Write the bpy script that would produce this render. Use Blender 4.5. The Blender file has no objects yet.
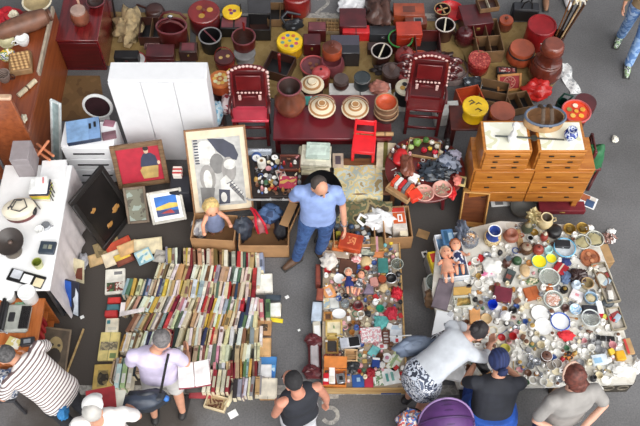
import bpy, bmesh, math, random
from mathutils import Vector, Matrix
RND = random.Random(11)
sc = bpy.context.scene
COL = sc.collection
CAM_H, DEP, FOC = 8.5, math.radians(59), 843.0
UPV = Vector((0, math.sin(DEP), math.cos(DEP))); FWD = Vector((0, math.cos(DEP), -math.sin(DEP)))
def P(px, py, z=0.0):
    d = Vector(((px-320)/FOC, 0, 0)) + UPV*(-(py-213)/FOC) + FWD
    return Vector((0, 0, CAM_H)) + d*((z-CAM_H)/d.z)
def ppm(px, py, z=0.0):                       # picture pixels per metre at that point
    return FOC/((P(px, py, z)-Vector((0, 0, CAM_H))).dot(FWD))
def sdep(py): return math.sin(DEP+math.atan((py-213)/FOC))
def lin(c):
    c = c/255.0
    return c/12.92 if c <= .04045 else ((c+.055)/1.055)**2.4
def L3(c): return (lin(c[0]), lin(c[1]), lin(c[2]), 1)

# ---------------------------------------------------------------- materials
MATS = {}
def _new(key):
    m = bpy.data.materials.new(str(key)); m.use_nodes = True
    return m, m.node_tree.nodes, m.node_tree.links, m.node_tree.nodes['Principled BSDF']
def _coord(N, Lk, scale=(1, 1, 1), rot=(0, 0, 0)):
    t = N.new('ShaderNodeTexCoord'); mp = N.new('ShaderNodeMapping')
    mp.inputs['Scale'].default_value = scale; mp.inputs['Rotation'].default_value = rot
    Lk.new(t.outputs['Object'], mp.inputs[0]); return mp.outputs[0]
def _ramp(N, cols, const=False):
    r = N.new('ShaderNodeValToRGB'); e = r.color_ramp.elements
    if const: r.color_ramp.interpolation = 'CONSTANT'
    n = len(cols)
    while len(e) < n: e.new(.5)
    for i, c in enumerate(cols):
        e[i].position = i/n if const else i/max(1, n-1); e[i].color = L3(c)
    return r
def M(c, rough=.55, metal=0.0, var=.12, scale=9.0, bump=.0, coat=0.0):
    key = ('s', tuple(c), rough, metal, var, scale, bump, coat)
    if key in MATS: return MATS[key]
    m, N, Lk, b = _new('solid_%d' % len(MATS))
    n = N.new('ShaderNodeTexNoise'); n.inputs['Scale'].default_value = scale; n.inputs['Detail'].default_value = 3
    Lk.new(_coord(N, Lk), n.inputs['Vector'])
    lo = tuple(max(0, x*(1-var)) for x in c); hi = tuple(min(255, x*(1+var*.6)) for x in c)
    r = _ramp(N, [lo, lo, hi, hi]); Lk.new(n.outputs['Fac'], r.inputs[0]); Lk.new(r.outputs[0], b.inputs['Base Color'])
    b.inputs['Roughness'].default_value = rough; b.inputs['Metallic'].default_value = metal
    if coat: b.inputs['Coat Weight'].default_value = coat; b.inputs['Coat Roughness'].default_value = .12
    if bump:
        bp = N.new('ShaderNodeBump'); bp.inputs['Strength'].default_value = bump; bp.inputs['Distance'].default_value = .02
        Lk.new(n.outputs['Fac'], bp.inputs['Height']); Lk.new(bp.outputs[0], b.inputs['Normal'])
    MATS[key] = m; return m
def WOOD(c1, c2, rough=.45, axis=0, s=3.0, coat=.0):
    key = ('w', tuple(c1), tuple(c2), rough, axis, s, coat)
    if key in MATS: return MATS[key]
    m, N, Lk, b = _new('wood_%d' % len(MATS))
    sc3 = [s*9]*3; sc3[axis] = s
    n = N.new('ShaderNodeTexNoise'); n.inputs['Scale'].default_value = 1; n.inputs['Detail'].default_value = 5; n.inputs['Distortion'].default_value = .6
    Lk.new(_coord(N, Lk, sc3), n.inputs['Vector'])
    r = _ramp(N, [c1, c1, c2, c2]); Lk.new(n.outputs['Fac'], r.inputs[0]); Lk.new(r.outputs[0], b.inputs['Base Color'])
    b.inputs['Roughness'].default_value = rough
    if coat: b.inputs['Coat Weight'].default_value = coat; b.inputs['Coat Roughness'].default_value = .15
    MATS[key] = m; return m
def VOR(cols, scale=40.0, rough=.6, feature='F1'):
    key = ('v', tuple(map(tuple, cols)), scale, rough)
    if key in MATS: return MATS[key]
    m, N, Lk, b = _new('print_%d' % len(MATS))
    n = N.new('ShaderNodeTexVoronoi'); n.inputs['Scale'].default_value = scale
    Lk.new(_coord(N, Lk), n.inputs['Vector'])
    s = N.new('ShaderNodeSeparateColor'); Lk.new(n.outputs['Color'], s.inputs[0])
    r = _ramp(N, cols, True); Lk.new(s.outputs[0], r.inputs[0]); Lk.new(r.outputs[0], b.inputs['Base Color'])
    b.inputs['Roughness'].default_value = rough; MATS[key] = m; return m
def BLOTCH(cols, scale=12.0, rough=.7, detail=2.0):
    key = ('b', tuple(map(tuple, cols)), scale, rough)
    if key in MATS: return MATS[key]
    m, N, Lk, b = _new('blotch_%d' % len(MATS))
    n = N.new('ShaderNodeTexNoise'); n.inputs['Scale'].default_value = scale; n.inputs['Detail'].default_value = detail
    Lk.new(_coord(N, Lk), n.inputs['Vector'])
    mr = N.new('ShaderNodeMapRange'); mr.inputs[1].default_value = .3; mr.inputs[2].default_value = .7
    Lk.new(n.outputs['Fac'], mr.inputs[0])
    r = _ramp(N, cols, True); Lk.new(mr.outputs[0], r.inputs[0]); Lk.new(r.outputs[0], b.inputs['Base Color'])
    b.inputs['Roughness'].default_value = rough; MATS[key] = m; return m
def STRIPE(c1, c2, axis, period, rough=.8, duty=.5, phase=0):
    key = ('st', tuple(c1), tuple(c2), tuple(axis), period, duty)
    if key in MATS: return MATS[key]
    m, N, Lk, b = _new('stripe_%d' % len(MATS))
    t = N.new('ShaderNodeTexCoord'); d = N.new('ShaderNodeVectorMath'); d.operation = 'DOT_PRODUCT'
    d.inputs[1].default_value = Vector(axis).normalized()/period
    Lk.new(t.outputs['Object'], d.inputs[0])
    f = N.new('ShaderNodeMath'); f.operation = 'FRACT'; Lk.new(d.outputs['Value'], f.inputs[0])
    r = _ramp(N, [c1, c2], True); r.color_ramp.elements[1].position = duty
    Lk.new(f.outputs[0], r.inputs[0]); Lk.new(r.outputs[0], b.inputs['Base Color'])
    b.inputs['Roughness'].default_value = rough; MATS[key] = m; return m
def GLASS(c=(225, 235, 235), rough=.05):
    key = ('g', tuple(c), rough)
    if key in MATS: return MATS[key]
    m, N, Lk, b = _new('glass_%d' % len(MATS))
    b.inputs['Base Color'].default_value = L3(c); b.inputs['Roughness'].default_value = rough
    b.inputs['Transmission Weight'].default_value = .8; b.inputs['IOR'].default_value = 1.3
    MATS[key] = m; return m

# ---------------------------------------------------------------- mesh collector
def rotz(a): return Matrix.Rotation(math.radians(a), 4, 'Z')
class MB:
    def __init__(s): s.v = []; s.f = []; s.fm = []; s.m = 0; s.T = Matrix()
    def add(s, vs, fs, m=None, ms=None):
        k = len(s.v); s.v += [tuple(s.T @ Vector(v)) for v in vs]
        for i, f in enumerate(fs):
            s.f.append([k+j for j in f]); s.fm.append(ms[i] if ms else (s.m if m is None else m))
        return s
    def box(s, c, d, b=.004, m=None, rz=0, R=None):
        hx, hy, hz = d[0]/2, d[1]/2, d[2]/2; b = min(b, hx*.9, hy*.9, hz*.9)
        H = (hx, hy, hz); vs = []; ix = {}
        for sx in (-1, 1):
            for sy in (-1, 1):
                for sz in (-1, 1):
                    sg = (sx, sy, sz)
                    for a in range(3):
                        ix[sg, a] = len(vs)
                        vs.append(Vector([sg[k]*(H[k] if k == a else H[k]-b) for k in range(3)]))
        fs = []
        for a in range(3):
            o1, o2 = (a+1) % 3, (a+2) % 3
            for sa in (-1, 1):
                q = []
                for (p, r) in ((-1, -1), (1, -1), (1, 1), (-1, 1)):
                    g = [0, 0, 0]; g[a] = sa; g[o1] = p; g[o2] = r; q.append(ix[tuple(g), a])
                fs.append(q if sa > 0 else q[::-1])
            for p in (-1, 1):
                for r in (-1, 1):
                    g0 = [0, 0, 0]; g0[o1] = p; g0[o2] = r; g1 = g0[:]; g0[a] = -1; g1[a] = 1
                    q = [ix[tuple(g0), o1], ix[tuple(g1), o1], ix[tuple(g1), o2], ix[tuple(g0), o2]]
                    fs.append(q if p*r < 0 else q[::-1])
        for sx in (-1, 1):
            for sy in (-1, 1):
                for sz in (-1, 1):
                    t = [ix[(sx, sy, sz), a] for a in range(3)]
                    fs.append(t if sx*sy*sz > 0 else t[::-1])
        Rm = R if R is not None else rotz(rz)
        c = Vector(c)
        return s.add([c + (Rm @ v) for v in vs], fs, m)
    def lathe(s, prof, seg=20, m=None, ms=None, c=(0, 0, 0), sx=1, sy=1, square=False):
        vs = []; fs = []; fm = []; rings = []; c = Vector(c)
        for (r, z) in prof:
            if r < 1e-6: rings.append([len(vs)]); vs.append(c+Vector((0, 0, z)))
            else:
                rings.append(list(range(len(vs), len(vs)+seg)))
                for k in range(seg):
                    a = 2*math.pi*k/seg
                    vs.append(c+Vector((r*sx*math.cos(a), r*sy*math.sin(a), z)))
        for i in range(len(rings)-1):
            A, B = rings[i], rings[i+1]; mi = ms[i] if ms else (s.m if m is None else m)
            for k in range(seg):
                k2 = (k+1) % seg
                if len(A) == 1 and len(B) == 1: continue
                if len(A) == 1: fs.append([A[0], B[k2], B[k]][::-1])
                elif len(B) == 1: fs.append([A[k], A[k2], B[0]])
                else: fs.append([A[k], A[k2], B[k2], B[k]])
                fm.append(mi)
        return s.add(vs, fs, ms=fm)
    def tube(s, pts, rad, seg=8, m=None, closed=False, flat=1.0, up=None, caps=True):
        pts = [Vector(p) for p in pts]; n = len(pts)
        rad = [rad]*n if not hasattr(rad, '__len__') else list(rad)
        vs = []; fs = []; prev = None
        if not closed and caps == 'round':
            d0 = (pts[0]-pts[1]).normalized(); d1 = (pts[-1]-pts[-2]).normalized()
            A = [(pts[0]+d0*rad[0]*math.sin(a), rad[0]*math.cos(a)) for a in (1.35, .9, .45)]
            B = [(pts[-1]+d1*rad[-1]*math.sin(a), rad[-1]*math.cos(a)) for a in (.45, .9, 1.35)]
            pts = [a[0] for a in A]+pts+[b[0] for b in B]; rad = [a[1] for a in A]+rad+[b[1] for b in B]; n = len(pts)
        for i in range(n):
            if closed: d = pts[(i+1) % n]-pts[i-1]
            else: d = pts[min(i+1, n-1)]-pts[max(i-1, 0)]
            if d.length < 1e-9: d = Vector((0, 0, 1))
            d.normalize()
            if prev is None:
                u = Vector(up) if up is not None else (Vector((0, 0, 1)) if abs(d.z) < .9 else Vector((0, 1, 0)))
            else: u = prev
            u = (u-d*u.dot(d)); u.normalize(); prev = u; w = d.cross(u)
            for k in range(seg):
                a = 2*math.pi*k/seg
                vs.append(pts[i]+(u*math.cos(a)*flat+w*math.sin(a))*rad[i])
        for i in range(n if closed else n-1):
            j = (i+1) % n
            for k in range(seg):
                k2 = (k+1) % seg
                fs.append([i*seg+k, i*seg+k2, j*seg+k2, j*seg+k])
        if not closed and caps:
            fs.append(list(range(seg))[::-1]); fs.append([(n-1)*seg+k for k in range(seg)])
        return s.add(vs, fs, m)
    def ball(s, c, r, seg=12, rings=8, m=None, R=None):
        r = (r, r, r) if not hasattr(r, '__len__') else r
        prof = [(math.sin(math.pi*i/rings), -math.cos(math.pi*i/rings)) for i in range(rings+1)]
        t = MB().lathe(prof, seg); Rm = R if R is not None else Matrix(); c = Vector(c)
        return s.add([c + (Rm @ Vector((v[0]*r[0], v[1]*r[1], v[2]*r[2]))) for v in t.v], t.f, m)
    def prism(s, poly, z0, z1, m=None):
        n = len(poly); vs = [(p[0], p[1], z0) for p in poly]+[(p[0], p[1], z1) for p in poly]
        ar = sum(poly[i][0]*poly[(i+1) % n][1]-poly[(i+1) % n][0]*poly[i][1] for i in range(n))
        fs = [list(range(n))[::-1], list(range(n, 2*n))]+[[i, (i+1) % n, n+(i+1) % n, n+i] for i in range(n)]
        if ar < 0: fs = [f[::-1] for f in fs]
        return s.add(vs, fs, m)
    def blob(s, c, r, amp=.2, seed=0, seg=18, rings=12, freq=3.0, m=None, flatb=True):
        from mathutils import noise
        t = MB().ball((0, 0, 0), 1, seg, rings); c = Vector(c); vs = []
        for v in t.v:
            v = Vector(v); k = 1+amp*2*noise.noise(v*freq*.5+Vector((seed*7.3, seed*1.7, 0)))+amp*noise.noise(v*freq+Vector((seed, 0, 9)))
            w = Vector((v.x*r[0]*k, v.y*r[1]*k, v.z*r[2]*k))
            if flatb and w.z < -r[2]*.75: w.z = -r[2]*.75
            vs.append(c+w)
        return s.add(vs, t.f, m)
    def grid(s, fn, nu, nv, th=.004, m=None):
        vs = []; fs = []
        for k in (0, 1):
            for i in range(nu+1):
                for j in range(nv+1):
                    p = Vector(fn(i/nu, j/nv)); vs.append(p-Vector((0, 0, th*k)))
        W = nv+1; O = (nu+1)*W
        for i in range(nu):
            for j in range(nv):
                q = [i*W+j, (i+1)*W+j, (i+1)*W+j+1, i*W+j+1]; fs.append(q); fs.append([O+x for x in q][::-1])
        for i in range(nu):
            fs.append([i*W, O+i*W, O+(i+1)*W, (i+1)*W]); fs.append([i*W+nv, (i+1)*W+nv, O+(i+1)*W+nv, O+i*W+nv])
        for j in range(nv):
            fs.append([j, j+1, O+j+1, O+j]); fs.append([nu*W+j, O+nu*W+j, O+nu*W+j+1, nu*W+j+1])
        return s.add(vs, fs, m)
    def mesh(s, name, sharp=38):
        me = bpy.data.meshes.new(name); me.from_pydata(s.v, [], s.f); me.update()
        me.polygons.foreach_set('material_index', s.fm)
        bm = bmesh.new(); bm.from_mesh(me); bmesh.ops.recalc_face_normals(bm, faces=bm.faces); bm.to_mesh(me); bm.free()
        me.polygons.foreach_set('use_smooth', [True]*len(me.polygons))
        try: me.set_sharp_from_angle(angle=math.radians(sharp))
        except Exception: pass
        return me
def obj(name, mb, mats, parent=None, label=None, sharp=38):
    me = mb.mesh(name, sharp) if isinstance(mb, MB) else mb
    for m in (mats if isinstance(mats, (list, tuple)) else [mats]): me.materials.append(m)
    o = bpy.data.objects.new(name, me); COL.objects.link(o)
    if parent: o.parent = parent
    if label: o['label'] = label
    return o
USED = {}
def tag(o, label, cat, group=None):
    o['label'] = label; o['category'] = cat; o['kind'] = 'thing'
    if group: o['group'] = group
    if label in USED and not group: print('DUP LABEL', label)
    n = len(label.split())
    if n < 4 or n > 16: print('LABEL LEN', n, label)
    USED[label] = o; return o
def place(o, loc, rz=0, mat=None):
    o.location = loc
    if mat is not None: o.matrix_world = Matrix.Translation(Vector(loc)) @ mat.to_4x4()
    else: o.rotation_euler = (0, 0, math.radians(rz))
    return o
def thing(name, label, cat, loc, rz=0, group=None, mat=None):
    o = bpy.data.objects.new(name, None); COL.objects.link(o); o.empty_display_size = .05
    place(o, loc, rz, mat); return tag(o, label, cat, group)
def single(name, mb, mats, label, cat, loc, rz=0, group=None, mat=None, sharp=38):
    o = obj(name, mb, mats, sharp=sharp); place(o, loc, rz, mat); return tag(o, label, cat, group)
def struct(name, mb, mats, sharp=38):
    o = obj(name, mb, mats, sharp=sharp); o['kind'] = 'structure'; return o
def remesh(mb, voxel, smooth=4, name='body'):
    me = mb.mesh('tmp'); o = bpy.data.objects.new('tmp', me); COL.objects.link(o)
    r = o.modifiers.new('r', 'REMESH'); r.mode = 'VOXEL'; r.voxel_size = voxel; r.use_smooth_shade = True
    if smooth:
        k = o.modifiers.new('s', 'SMOOTH'); k.factor = .5; k.iterations = smooth
    dg = bpy.context.evaluated_depsgraph_get(); dg.update()
    out = bpy.data.meshes.new_from_object(o.evaluated_get(dg)); out.name = name
    out.materials.clear()
    bpy.data.objects.remove(o); bpy.data.meshes.remove(me)
    out.polygons.foreach_set('material_index', [0]*len(out.polygons))
    out.polygons.foreach_set('use_smooth', [True]*len(out.polygons)); return out
LM = {'centre': [], 'right': [], 'bench': [], 'round': []}              # landmarks used to describe the small things around them
OCC = {'centre': [], 'right': [], 'bench': [], 'round': []}             # discs already taken on each spread
def mark(area, phrase, x, y, r=.06):
    if area:
        if phrase: LM[area].append((phrase, x, y))
        OCC[area].append((x, y, r))

# ---------------------------------------------------------------- kinds of ware
PROF = dict(
 bowl=[(0, 0), (.5, 0), (.55, .1), (.85, .5), (1, 1), (.94, 1), (.8, .55), (.45, .2), (0, .16)],
 plate=[(0, 0), (.55, 0), (.62, .2), (1, .85), (1, 1), (.6, .5), (0, .42)],
 bucket=[(0, 0), (.85, 0), (.87, .03), (1, .97), (1, 1), (.9, 1), (.8, .08), (0, .08)],
 tub=[(0, 0), (.9, 0), (1, .1), (1, .97), (.98, 1), (.9, 1), (.88, .1), (0, .1)],
 jar=[(0, 0), (.6, 0), (.7, .05), (1, .45), (.95, .7), (.62, .92), (.62, 1), (.52, 1), (.5, .9), (0, .5)],
 vase=[(0, 0), (.55, 0), (.6, .04), (1, .5), (.85, .72), (.45, .85), (.5, .95), (.7, 1), (.6, 1), (.36, .88), (0, .5)],
 flare=[(0, 0), (.7, 0), (.8, .05), (1, .3), (.95, .45), (.55, .68), (.52, .78), (.74, 1), (.66, 1), (.42, .78), (0, .5)],
 drum=[(0, 0), (.95, 0), (1, .06), (1, .94), (.95, 1), (0, 1)],
 pot=[(0, 0), (.6, 0), (.85, .15), (1, .5), (.92, .85), (.8, 1), (.7, 1), (.8, .8), (0, .3)],
 waist=[(0, 0), (.8, 0), (.85, .05), (.68, .45), (.75, .75), (1, .85), (1, .97), (.96, 1), (0, 1)],
 cup=[(0, 0), (.6, 0), (.65, .06), (.95, .7), (1, 1), (.9, 1), (.84, .7), (.5, .15), (0, .12)],
 bottle=[(0, 0), (.95, 0), (1, .05), (1, .55), (.8, .68), (.3, .78), (.3, .97), (.36, .98), (.36, 1), (0, 1)],
 glass=[(0, 0), (.6, 0), (.6, .04), (.1, .08), (.1, .45), (.7, .6), (1, .8), (.9, 1), (.85, 1), (.9, .8), (.6, .62), (0, .55)],
 dome=[(0, 0), (1, 0), (.98, .2), (.8, .65), (.45, .93), (0, 1)],
 cone=[(0, 0), (1, 0), (1, .12), (.7, .4), (.38, .62), (.36, .85), (.3, 1), (0, .95)],
 flat=[(0, 0), (1, 0), (1, .7), (.95, 1), (0, 1)],
 rimlid=[(0, 0), (1, 0), (1, .8), (.96, 1), (.88, 1), (.86, .6), (0, .6)],
)
def prof(name, r, h): return [(a*r, b*h) for a, b in PROF[name]]
def bail(r, z, h, n=12, t=.006, ang=0):
    pts = []
    for i in range(n+1):
        a = math.pi*i/n; pts.append((r*math.cos(a)*math.cos(ang), r*math.cos(a)*math.sin(ang), z+h*math.sin(a)))
    return pts
def pot(name, label, cat, px, py, zb, rpx, h, pf, mat, lid=None, knob=None, rim=None, handle=None, spout=None, decal=None, foot=None,
        fill=None, rz=0, area=None, lm=None, group=None, sx=1, sy=1, seg=20, inner=None, tilt=None):
    """a turned or round-bodied vessel; lid=(profile, height, material), handle=(kind, material), knob=(radius share, material)"""
    c = P(px, py, zb+h*.5); s = ppm(px, py, zb+h*.5); r = rpx/s; loc = (c.x, c.y, zb)
    simple = not (lid or knob or handle or spout or decal or rim or foot or fill)
    pr = prof(pf, r, h)
    mats = [mat]; ms = None
    if inner:
        mats = [mat, inner]; k = max(range(len(pr)), key=lambda i: pr[i][1]*1000+i); ms = [0 if i < k else 1 for i in range(len(pr)-1)]
    b = MB().lathe(pr, seg, ms=ms, sx=sx, sy=sy)
    mtx = None
    if tilt: mtx = rotz(rz) @ Matrix.Rotation(math.radians(tilt), 4, 'X')
    mark(area, lm, c.x, c.y, r*max(sx, sy))
    if simple: return single(name, b, mats, label, cat, loc, rz, group, mtx)
    t = thing(name, label, cat, loc, rz, group, mtx)
    obj('body', b, mats, t); top = h
    if rim:
        rr = r*rim[0] if isinstance(rim, tuple) else r; rm = rim[1] if isinstance(rim, tuple) else rim
        q = MB().tube([(rr*sx*math.cos(2*math.pi*i/24), rr*sy*math.sin(2*math.pi*i/24), h) for i in range(24)], r*.07, 6, closed=True)
        obj('rim', q, rm, t)
    if fill:
        obj('content', MB().blob((0, 0, h*.72), (r*.72, r*.72, h*.22), .25, len(label), flatb=False), fill, t)
    if lid:
        lp, lh, lmx = lid[:3]; k = lid[3] if len(lid) > 3 else 1.03
        q = MB().lathe([(a*r*k, h+.001+z*lh) for a, z in PROF[lp]], seg, sx=sx, sy=sy); lo = obj('lid', q, lmx, t); top = h+lh
        if knob:
            kr = r*knob[0]; obj('knob', MB().lathe([(0, top-.004), (kr*.6, top-.004), (kr*.5, top+kr*.4), (kr, top+kr), (kr*.7, top+kr*1.6), (0, top+kr*1.8)], 12), knob[1], lo)
        if decal:
            for q, mm in decal(r*k, top, pf): obj('painted_motif', q, mm, lo)
    elif decal:
        for q, mm in decal(r, top, pf): obj('painted_motif', q, mm, t)
    if handle:
        for hd in (handle if isinstance(handle, list) else [handle]):
            k, hm = hd[:2]; q = MB()
            if k == 'bail': q.tube(bail(r*.95, top*.9, hd[2] if len(hd) > 2 else r*1.1), max(.005, r*.05), 8)
            elif k == 'bar': q.box((0, 0, h-.006), (2*r*.98, r*.16, .014), rz=hd[2] if len(hd) > 2 else 60)
            elif k == 'mug':
                q.tube([(r*.9, 0, h*.8), (r*1.35, 0, h*.85), (r*1.6, 0, h*.55), (r*1.35, 0, h*.25), (r*.8, 0, h*.2)], max(.004, r*.1), 8)
            elif k == 'stick':
                q.tube([(r*.8, 0, h*.8), (r*1.9, 0, h*.95)], max(.008, r*.12), 8, caps='round')
            elif k == 'post': q.box((r*.9, 0, h+.05), (.016, .03, .16), .004)
            elif k == 'ears':
                for sg in (-1, 1): obj('handle', MB().tube([(sg*r*.9, -r*.25, h*.75), (sg*r*1.2, -r*.2, h*.8), (sg*r*1.2, r*.2, h*.8), (sg*r*.9, r*.25, h*.75)], r*.08, 8), hm, t)
            if q.v: obj('handle', q, hm, t)
    if spout:
        obj('spout', MB().tube([(-r*.75, 0, h*.35), (-r*1.25, 0, h*.6), (-r*1.6, 0, h*.95)], [r*.22, r*.15, r*.1], 8), spout, t)
    if foot:
        q = MB().lathe([(0, 0), (r*.8, 0), (r*.7, .01), (0, .01)], seg); obj('foot_ring', q, foot, t)
    return t
def motif(cols, n=5, rr=.5, sz=.22, centre=True):
    """painted blossoms on a round lid: one thin disc cluster"""
    def fn(r, z, pf):
        b = MB()
        if centre: b.lathe([(0, z+.0016), (r*sz*.8, z+.0016), (r*sz*.8, z-.002), (0, z-.002)], 8, m=0)
        for i in range(n):
            a = 2*math.pi*i/n+.3
            b.lathe([(0, z+.0012+.0003*(i % 2)), (r*sz, z+.0012+.0003*(i % 2)), (r*sz, z-.002), (0, z-.002)], 7, m=i % len(cols), c=(r*rr*math.cos(a), r*rr*math.sin(a), 0))
        if n <= 4:                             # few blossoms: each its own small piece
            out = []
            for i in range(n):
                a = 2*math.pi*i/n+.3; q = MB().lathe([(0, z+.0012), (r*sz, z+.0012), (r*sz, z-.002), (0, z-.002)], 9, c=(r*rr*math.cos(a), r*rr*math.sin(a), 0)); out.append((q, M(cols[i % len(cols)])))
            return out
        return [(b, [M(c) for c in cols])]
    return fn
def brush(col):
    """dark brushed strokes on a round top, like a painted bird"""
    def fn(r, z, pf):
        out = []
        for pts in ([(-.5, .35), (-.25, .5), (-.05, .3), (-.3, .2), (-.45, .05)], [(.0, .1), (.25, .25), (.5, .1)], [(-.1, -.45), (.15, -.3), (.4, -.5), (.2, -.6)]):
            out.append((MB().tube([(x*r, y*r, z) for x, y in pts], [r*.03]+[r*.08]*(len(pts)-2)+[r*.02], 6), M(col)))
        return out
    return fn
def crate(name, label, cat, px, py, zb, wpx, dpx, h, mat, rz=0, kind='closed', parts=None, area=None, lm=None, group=None, lid=None, inner=None, cells=(2, 1),
          latch=None, tiltx=0, art=None, wall=.012, band=None):
    """box-like ware: PX,PY is the centre of its top face; kind closed / open / lidded / cells / tray"""
    c = P(px, py, zb+h); s = ppm(px, py, zb+h); w = wpx/s; d = dpx/s/sdep(py); loc = (c.x, c.y, zb)
    mtx = rotz(rz) @ Matrix.Rotation(math.radians(tiltx), 4, 'X') if tiltx else None
    mark(area, lm, c.x, c.y, (w+d)*.25)
    bv = min(.006, h*.2, w*.08)
    b = MB()
    if kind in ('closed', 'lidded'):
        hh = h if kind == 'closed' else h*.68
        b.box((0, 0, hh/2), (w, d, hh), bv)
        if kind == 'closed' and not (latch or art or band): return single(name, b, mat, label, cat, loc, rz, group, mtx)
        t = thing(name, label, cat, loc, rz, group, mtx); obj('body', b, mat, t)
        if kind == 'lidded':
            obj('lid', MB().box((0, 0, hh+(h-hh)/2+.0005), (w*1.03, d*1.03, h-hh-.001), bv), lid or mat, t)
    else:
        t = thing(name, label, cat, loc, rz, group, mtx)
        bt = min(wall, h*.25)
        b.box((0, 0, bt/2), (w, d, bt), .001, m=1)
        for sx in (-1, 1): b.box((sx*(w-wall)/2, 0, h/2+bt*.1), (wall, d, h), .002)
        for sy in (-1, 1): b.box((0, sy*(d-wall)/2, h/2+bt*.1), (w-2*wall, wall, h), .002)
        obj('body', b, [mat, inner or mat], t)
        if kind == 'cells':
            for i in range(1, cells[0]): obj('divider', MB().box((w*(i/cells[0]-.5), 0, h*.5), (wall*.8, d-2*wall, h*.94), .002), lid or mat, t)
            for j in range(1, cells[1]): obj('divider', MB().box((0, d*(j/cells[1]-.5), h*.48), (w-2*wall, wall*.8, h*.9), .002), lid or mat, t)
        elif lid:                                 # an opened lid standing up along the back edge
            obj('lid', MB().box((0, 0, d*.42), (w, wall, d*.84), .003), lid, t).matrix_local = Matrix.Translation((0, d/2+wall*.6, h)) @ Matrix.Rotation(math.radians(-28), 4, 'X')
    if latch: obj('latch', MB().box((0, -d/2-.003, h*.62), (w*.12, .008, h*.2), .002), latch, t)
    if band: obj('stripe', MB().box((0, 0, h/2+.001), (w*band[0], d*1.01, h*1.005), .001), band[1], t)
    if art:
        for i_, (x0, y0, x1, y1, mm) in enumerate(art):
            obj('printed_panel', MB().box(((x0+x1)/2*w/2, (y0+y1)/2*d/2, h+.0006+.0007*i_), (abs(x1-x0)*w/2, abs(y1-y0)*d/2, .0022), .0005), mm, t)
    return t
def heap(name, label, cat, px, py, zb, rxpx, rypx, h, mat, amp=.25, seed=1, freq=4.0, area=None, lm=None, group=None, rz=0):
    c = P(px, py, zb+h*.5); s = ppm(px, py, zb); rx = rxpx/s; ry = rypx/s/sdep(py)
    mark(area, lm, c.x, c.y, (rx+ry)*.5)
    return single(name, MB().blob((0, 0, h*.43), (rx, ry, h*.57), amp, seed, 28, 18, freq), mat, label, cat, (c.x, c.y, zb), rz, group, sharp=70)
def board(name, label, cat, bl, br, tl, zb, zt, t=.02):
    """a rectangular panel that leans: picture corners of its lower edge and of its upper end; returns root (x along, z up the panel, -y faces us), width, height"""
    zl, zr_ = zb if hasattr(zb, '__len__') else (zb, zb); A, B, D = P(*bl, zl), P(*br, zr_), P(*tl, zt)
    u = B-A; w = u.length; u.normalize(); v = D-A; v -= u*v.dot(u); h = v.length; v.normalize()
    n = v.cross(u); R = Matrix((u, n, v)).transposed()
    root = thing(name, label, cat, (A+B)/2, mat=R)
    return root, w, h
def framed(root, w, h, fm, fw=.04, ft=.03, mats=None):
    b = MB()
    for sx in (-1, 1): b.box((sx*(w-fw)/2, 0, h/2), (fw, ft, h), .005)
    for z in (fw/2, h-fw/2): b.box((0, 0, z), (w-2*fw, ft, fw), .005)
    obj('picture_frame', b, fm, root)
# ================================================================ camera, light, ground
cam = bpy.data.cameras.new('camera'); co = bpy.data.objects.new('camera', cam); COL.objects.link(co)
cam.sensor_width = 36; cam.lens = FOC/640*36; cam.clip_end = 200
co.location = (0, 0, CAM_H); co.rotation_euler = (math.pi/2-DEP, 0, 0); sc.camera = co
sc.view_settings.view_transform = 'Standard'; sc.view_settings.look = 'None'; sc.view_settings.gamma = 1; sc.view_settings.exposure = 0
W = bpy.data.worlds.new('overcast_sky'); sc.world = W; W.use_nodes = True
wn, wl = W.node_tree.nodes, W.node_tree.links
tc = wn.new('ShaderNodeTexCoord'); dp = wn.new('ShaderNodeVectorMath'); dp.operation = 'DOT_PRODUCT'
dp.inputs[1].default_value = Vector((.45, -.6, .6)).normalized()
wl.new(tc.outputs['Generated'], dp.inputs[0])
wr = wn.new('ShaderNodeValToRGB'); e = wr.color_ramp.elements
mr = wn.new('ShaderNodeMapRange'); mr.inputs[1].default_value = -1; mr.inputs[2].default_value = 1; wl.new(dp.outputs['Value'], mr.inputs[0])
e[0].position = .2; e[0].color = (.13, .14, .16, 1); e[1].position = 1; e[1].color = (2.6, 2.6, 2.6, 1)
k = e.new(.6); k.color = (.52, .55, .6, 1)
wl.new(mr.outputs[0], wr.inputs[0]); wl.new(wr.outputs[0], wn['Background'].inputs[0]); wn['Background'].inputs[1].default_value = 1.0
sun = bpy.data.lights.new('hazy_sun', 'SUN'); so = bpy.data.objects.new('hazy_sun', sun); COL.objects.link(so)
sun.energy = 2.0; sun.angle = math.radians(50); sun.color = (1, .98, .95)
so.rotation_euler = Vector((-.35, .75, -1)).to_track_quat('-Z', 'Y').to_euler()

# ground: worn asphalt, darker and browner in two soft-edged patches among the stalls
g, N, Lk, bs = _new('asphalt')
v = _coord(N, Lk)
n1 = N.new('ShaderNodeTexNoise'); n1.inputs['Scale'].default_value = 55; n1.inputs['Detail'].default_value = 4; Lk.new(v, n1.inputs[0])
n2 = N.new('ShaderNodeTexNoise'); n2.inputs['Scale'].default_value = 1.1; n2.inputs['Detail'].default_value = 4; Lk.new(v, n2.inputs[0])
r1 = _ramp(N, [(80, 80, 83), (110, 109, 110), (131, 130, 130)]); Lk.new(n1.outputs[0], r1.inputs[0])
r2 = _ramp(N, [(215, 214, 212), (255, 255, 255)]); r2.color_ramp.elements[0].position = .35; r2.color_ramp.elements[1].position = .65; Lk.new(n2.outputs[0], r2.inputs[0])
mx = N.new('ShaderNodeMix'); mx.data_type = 'RGBA'; mx.blend_type = 'MULTIPLY'; mx.inputs[0].default_value = 1
Lk.new(r1.outputs[0], mx.inputs[6]); Lk.new(r2.outputs[0], mx.inputs[7])
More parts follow.
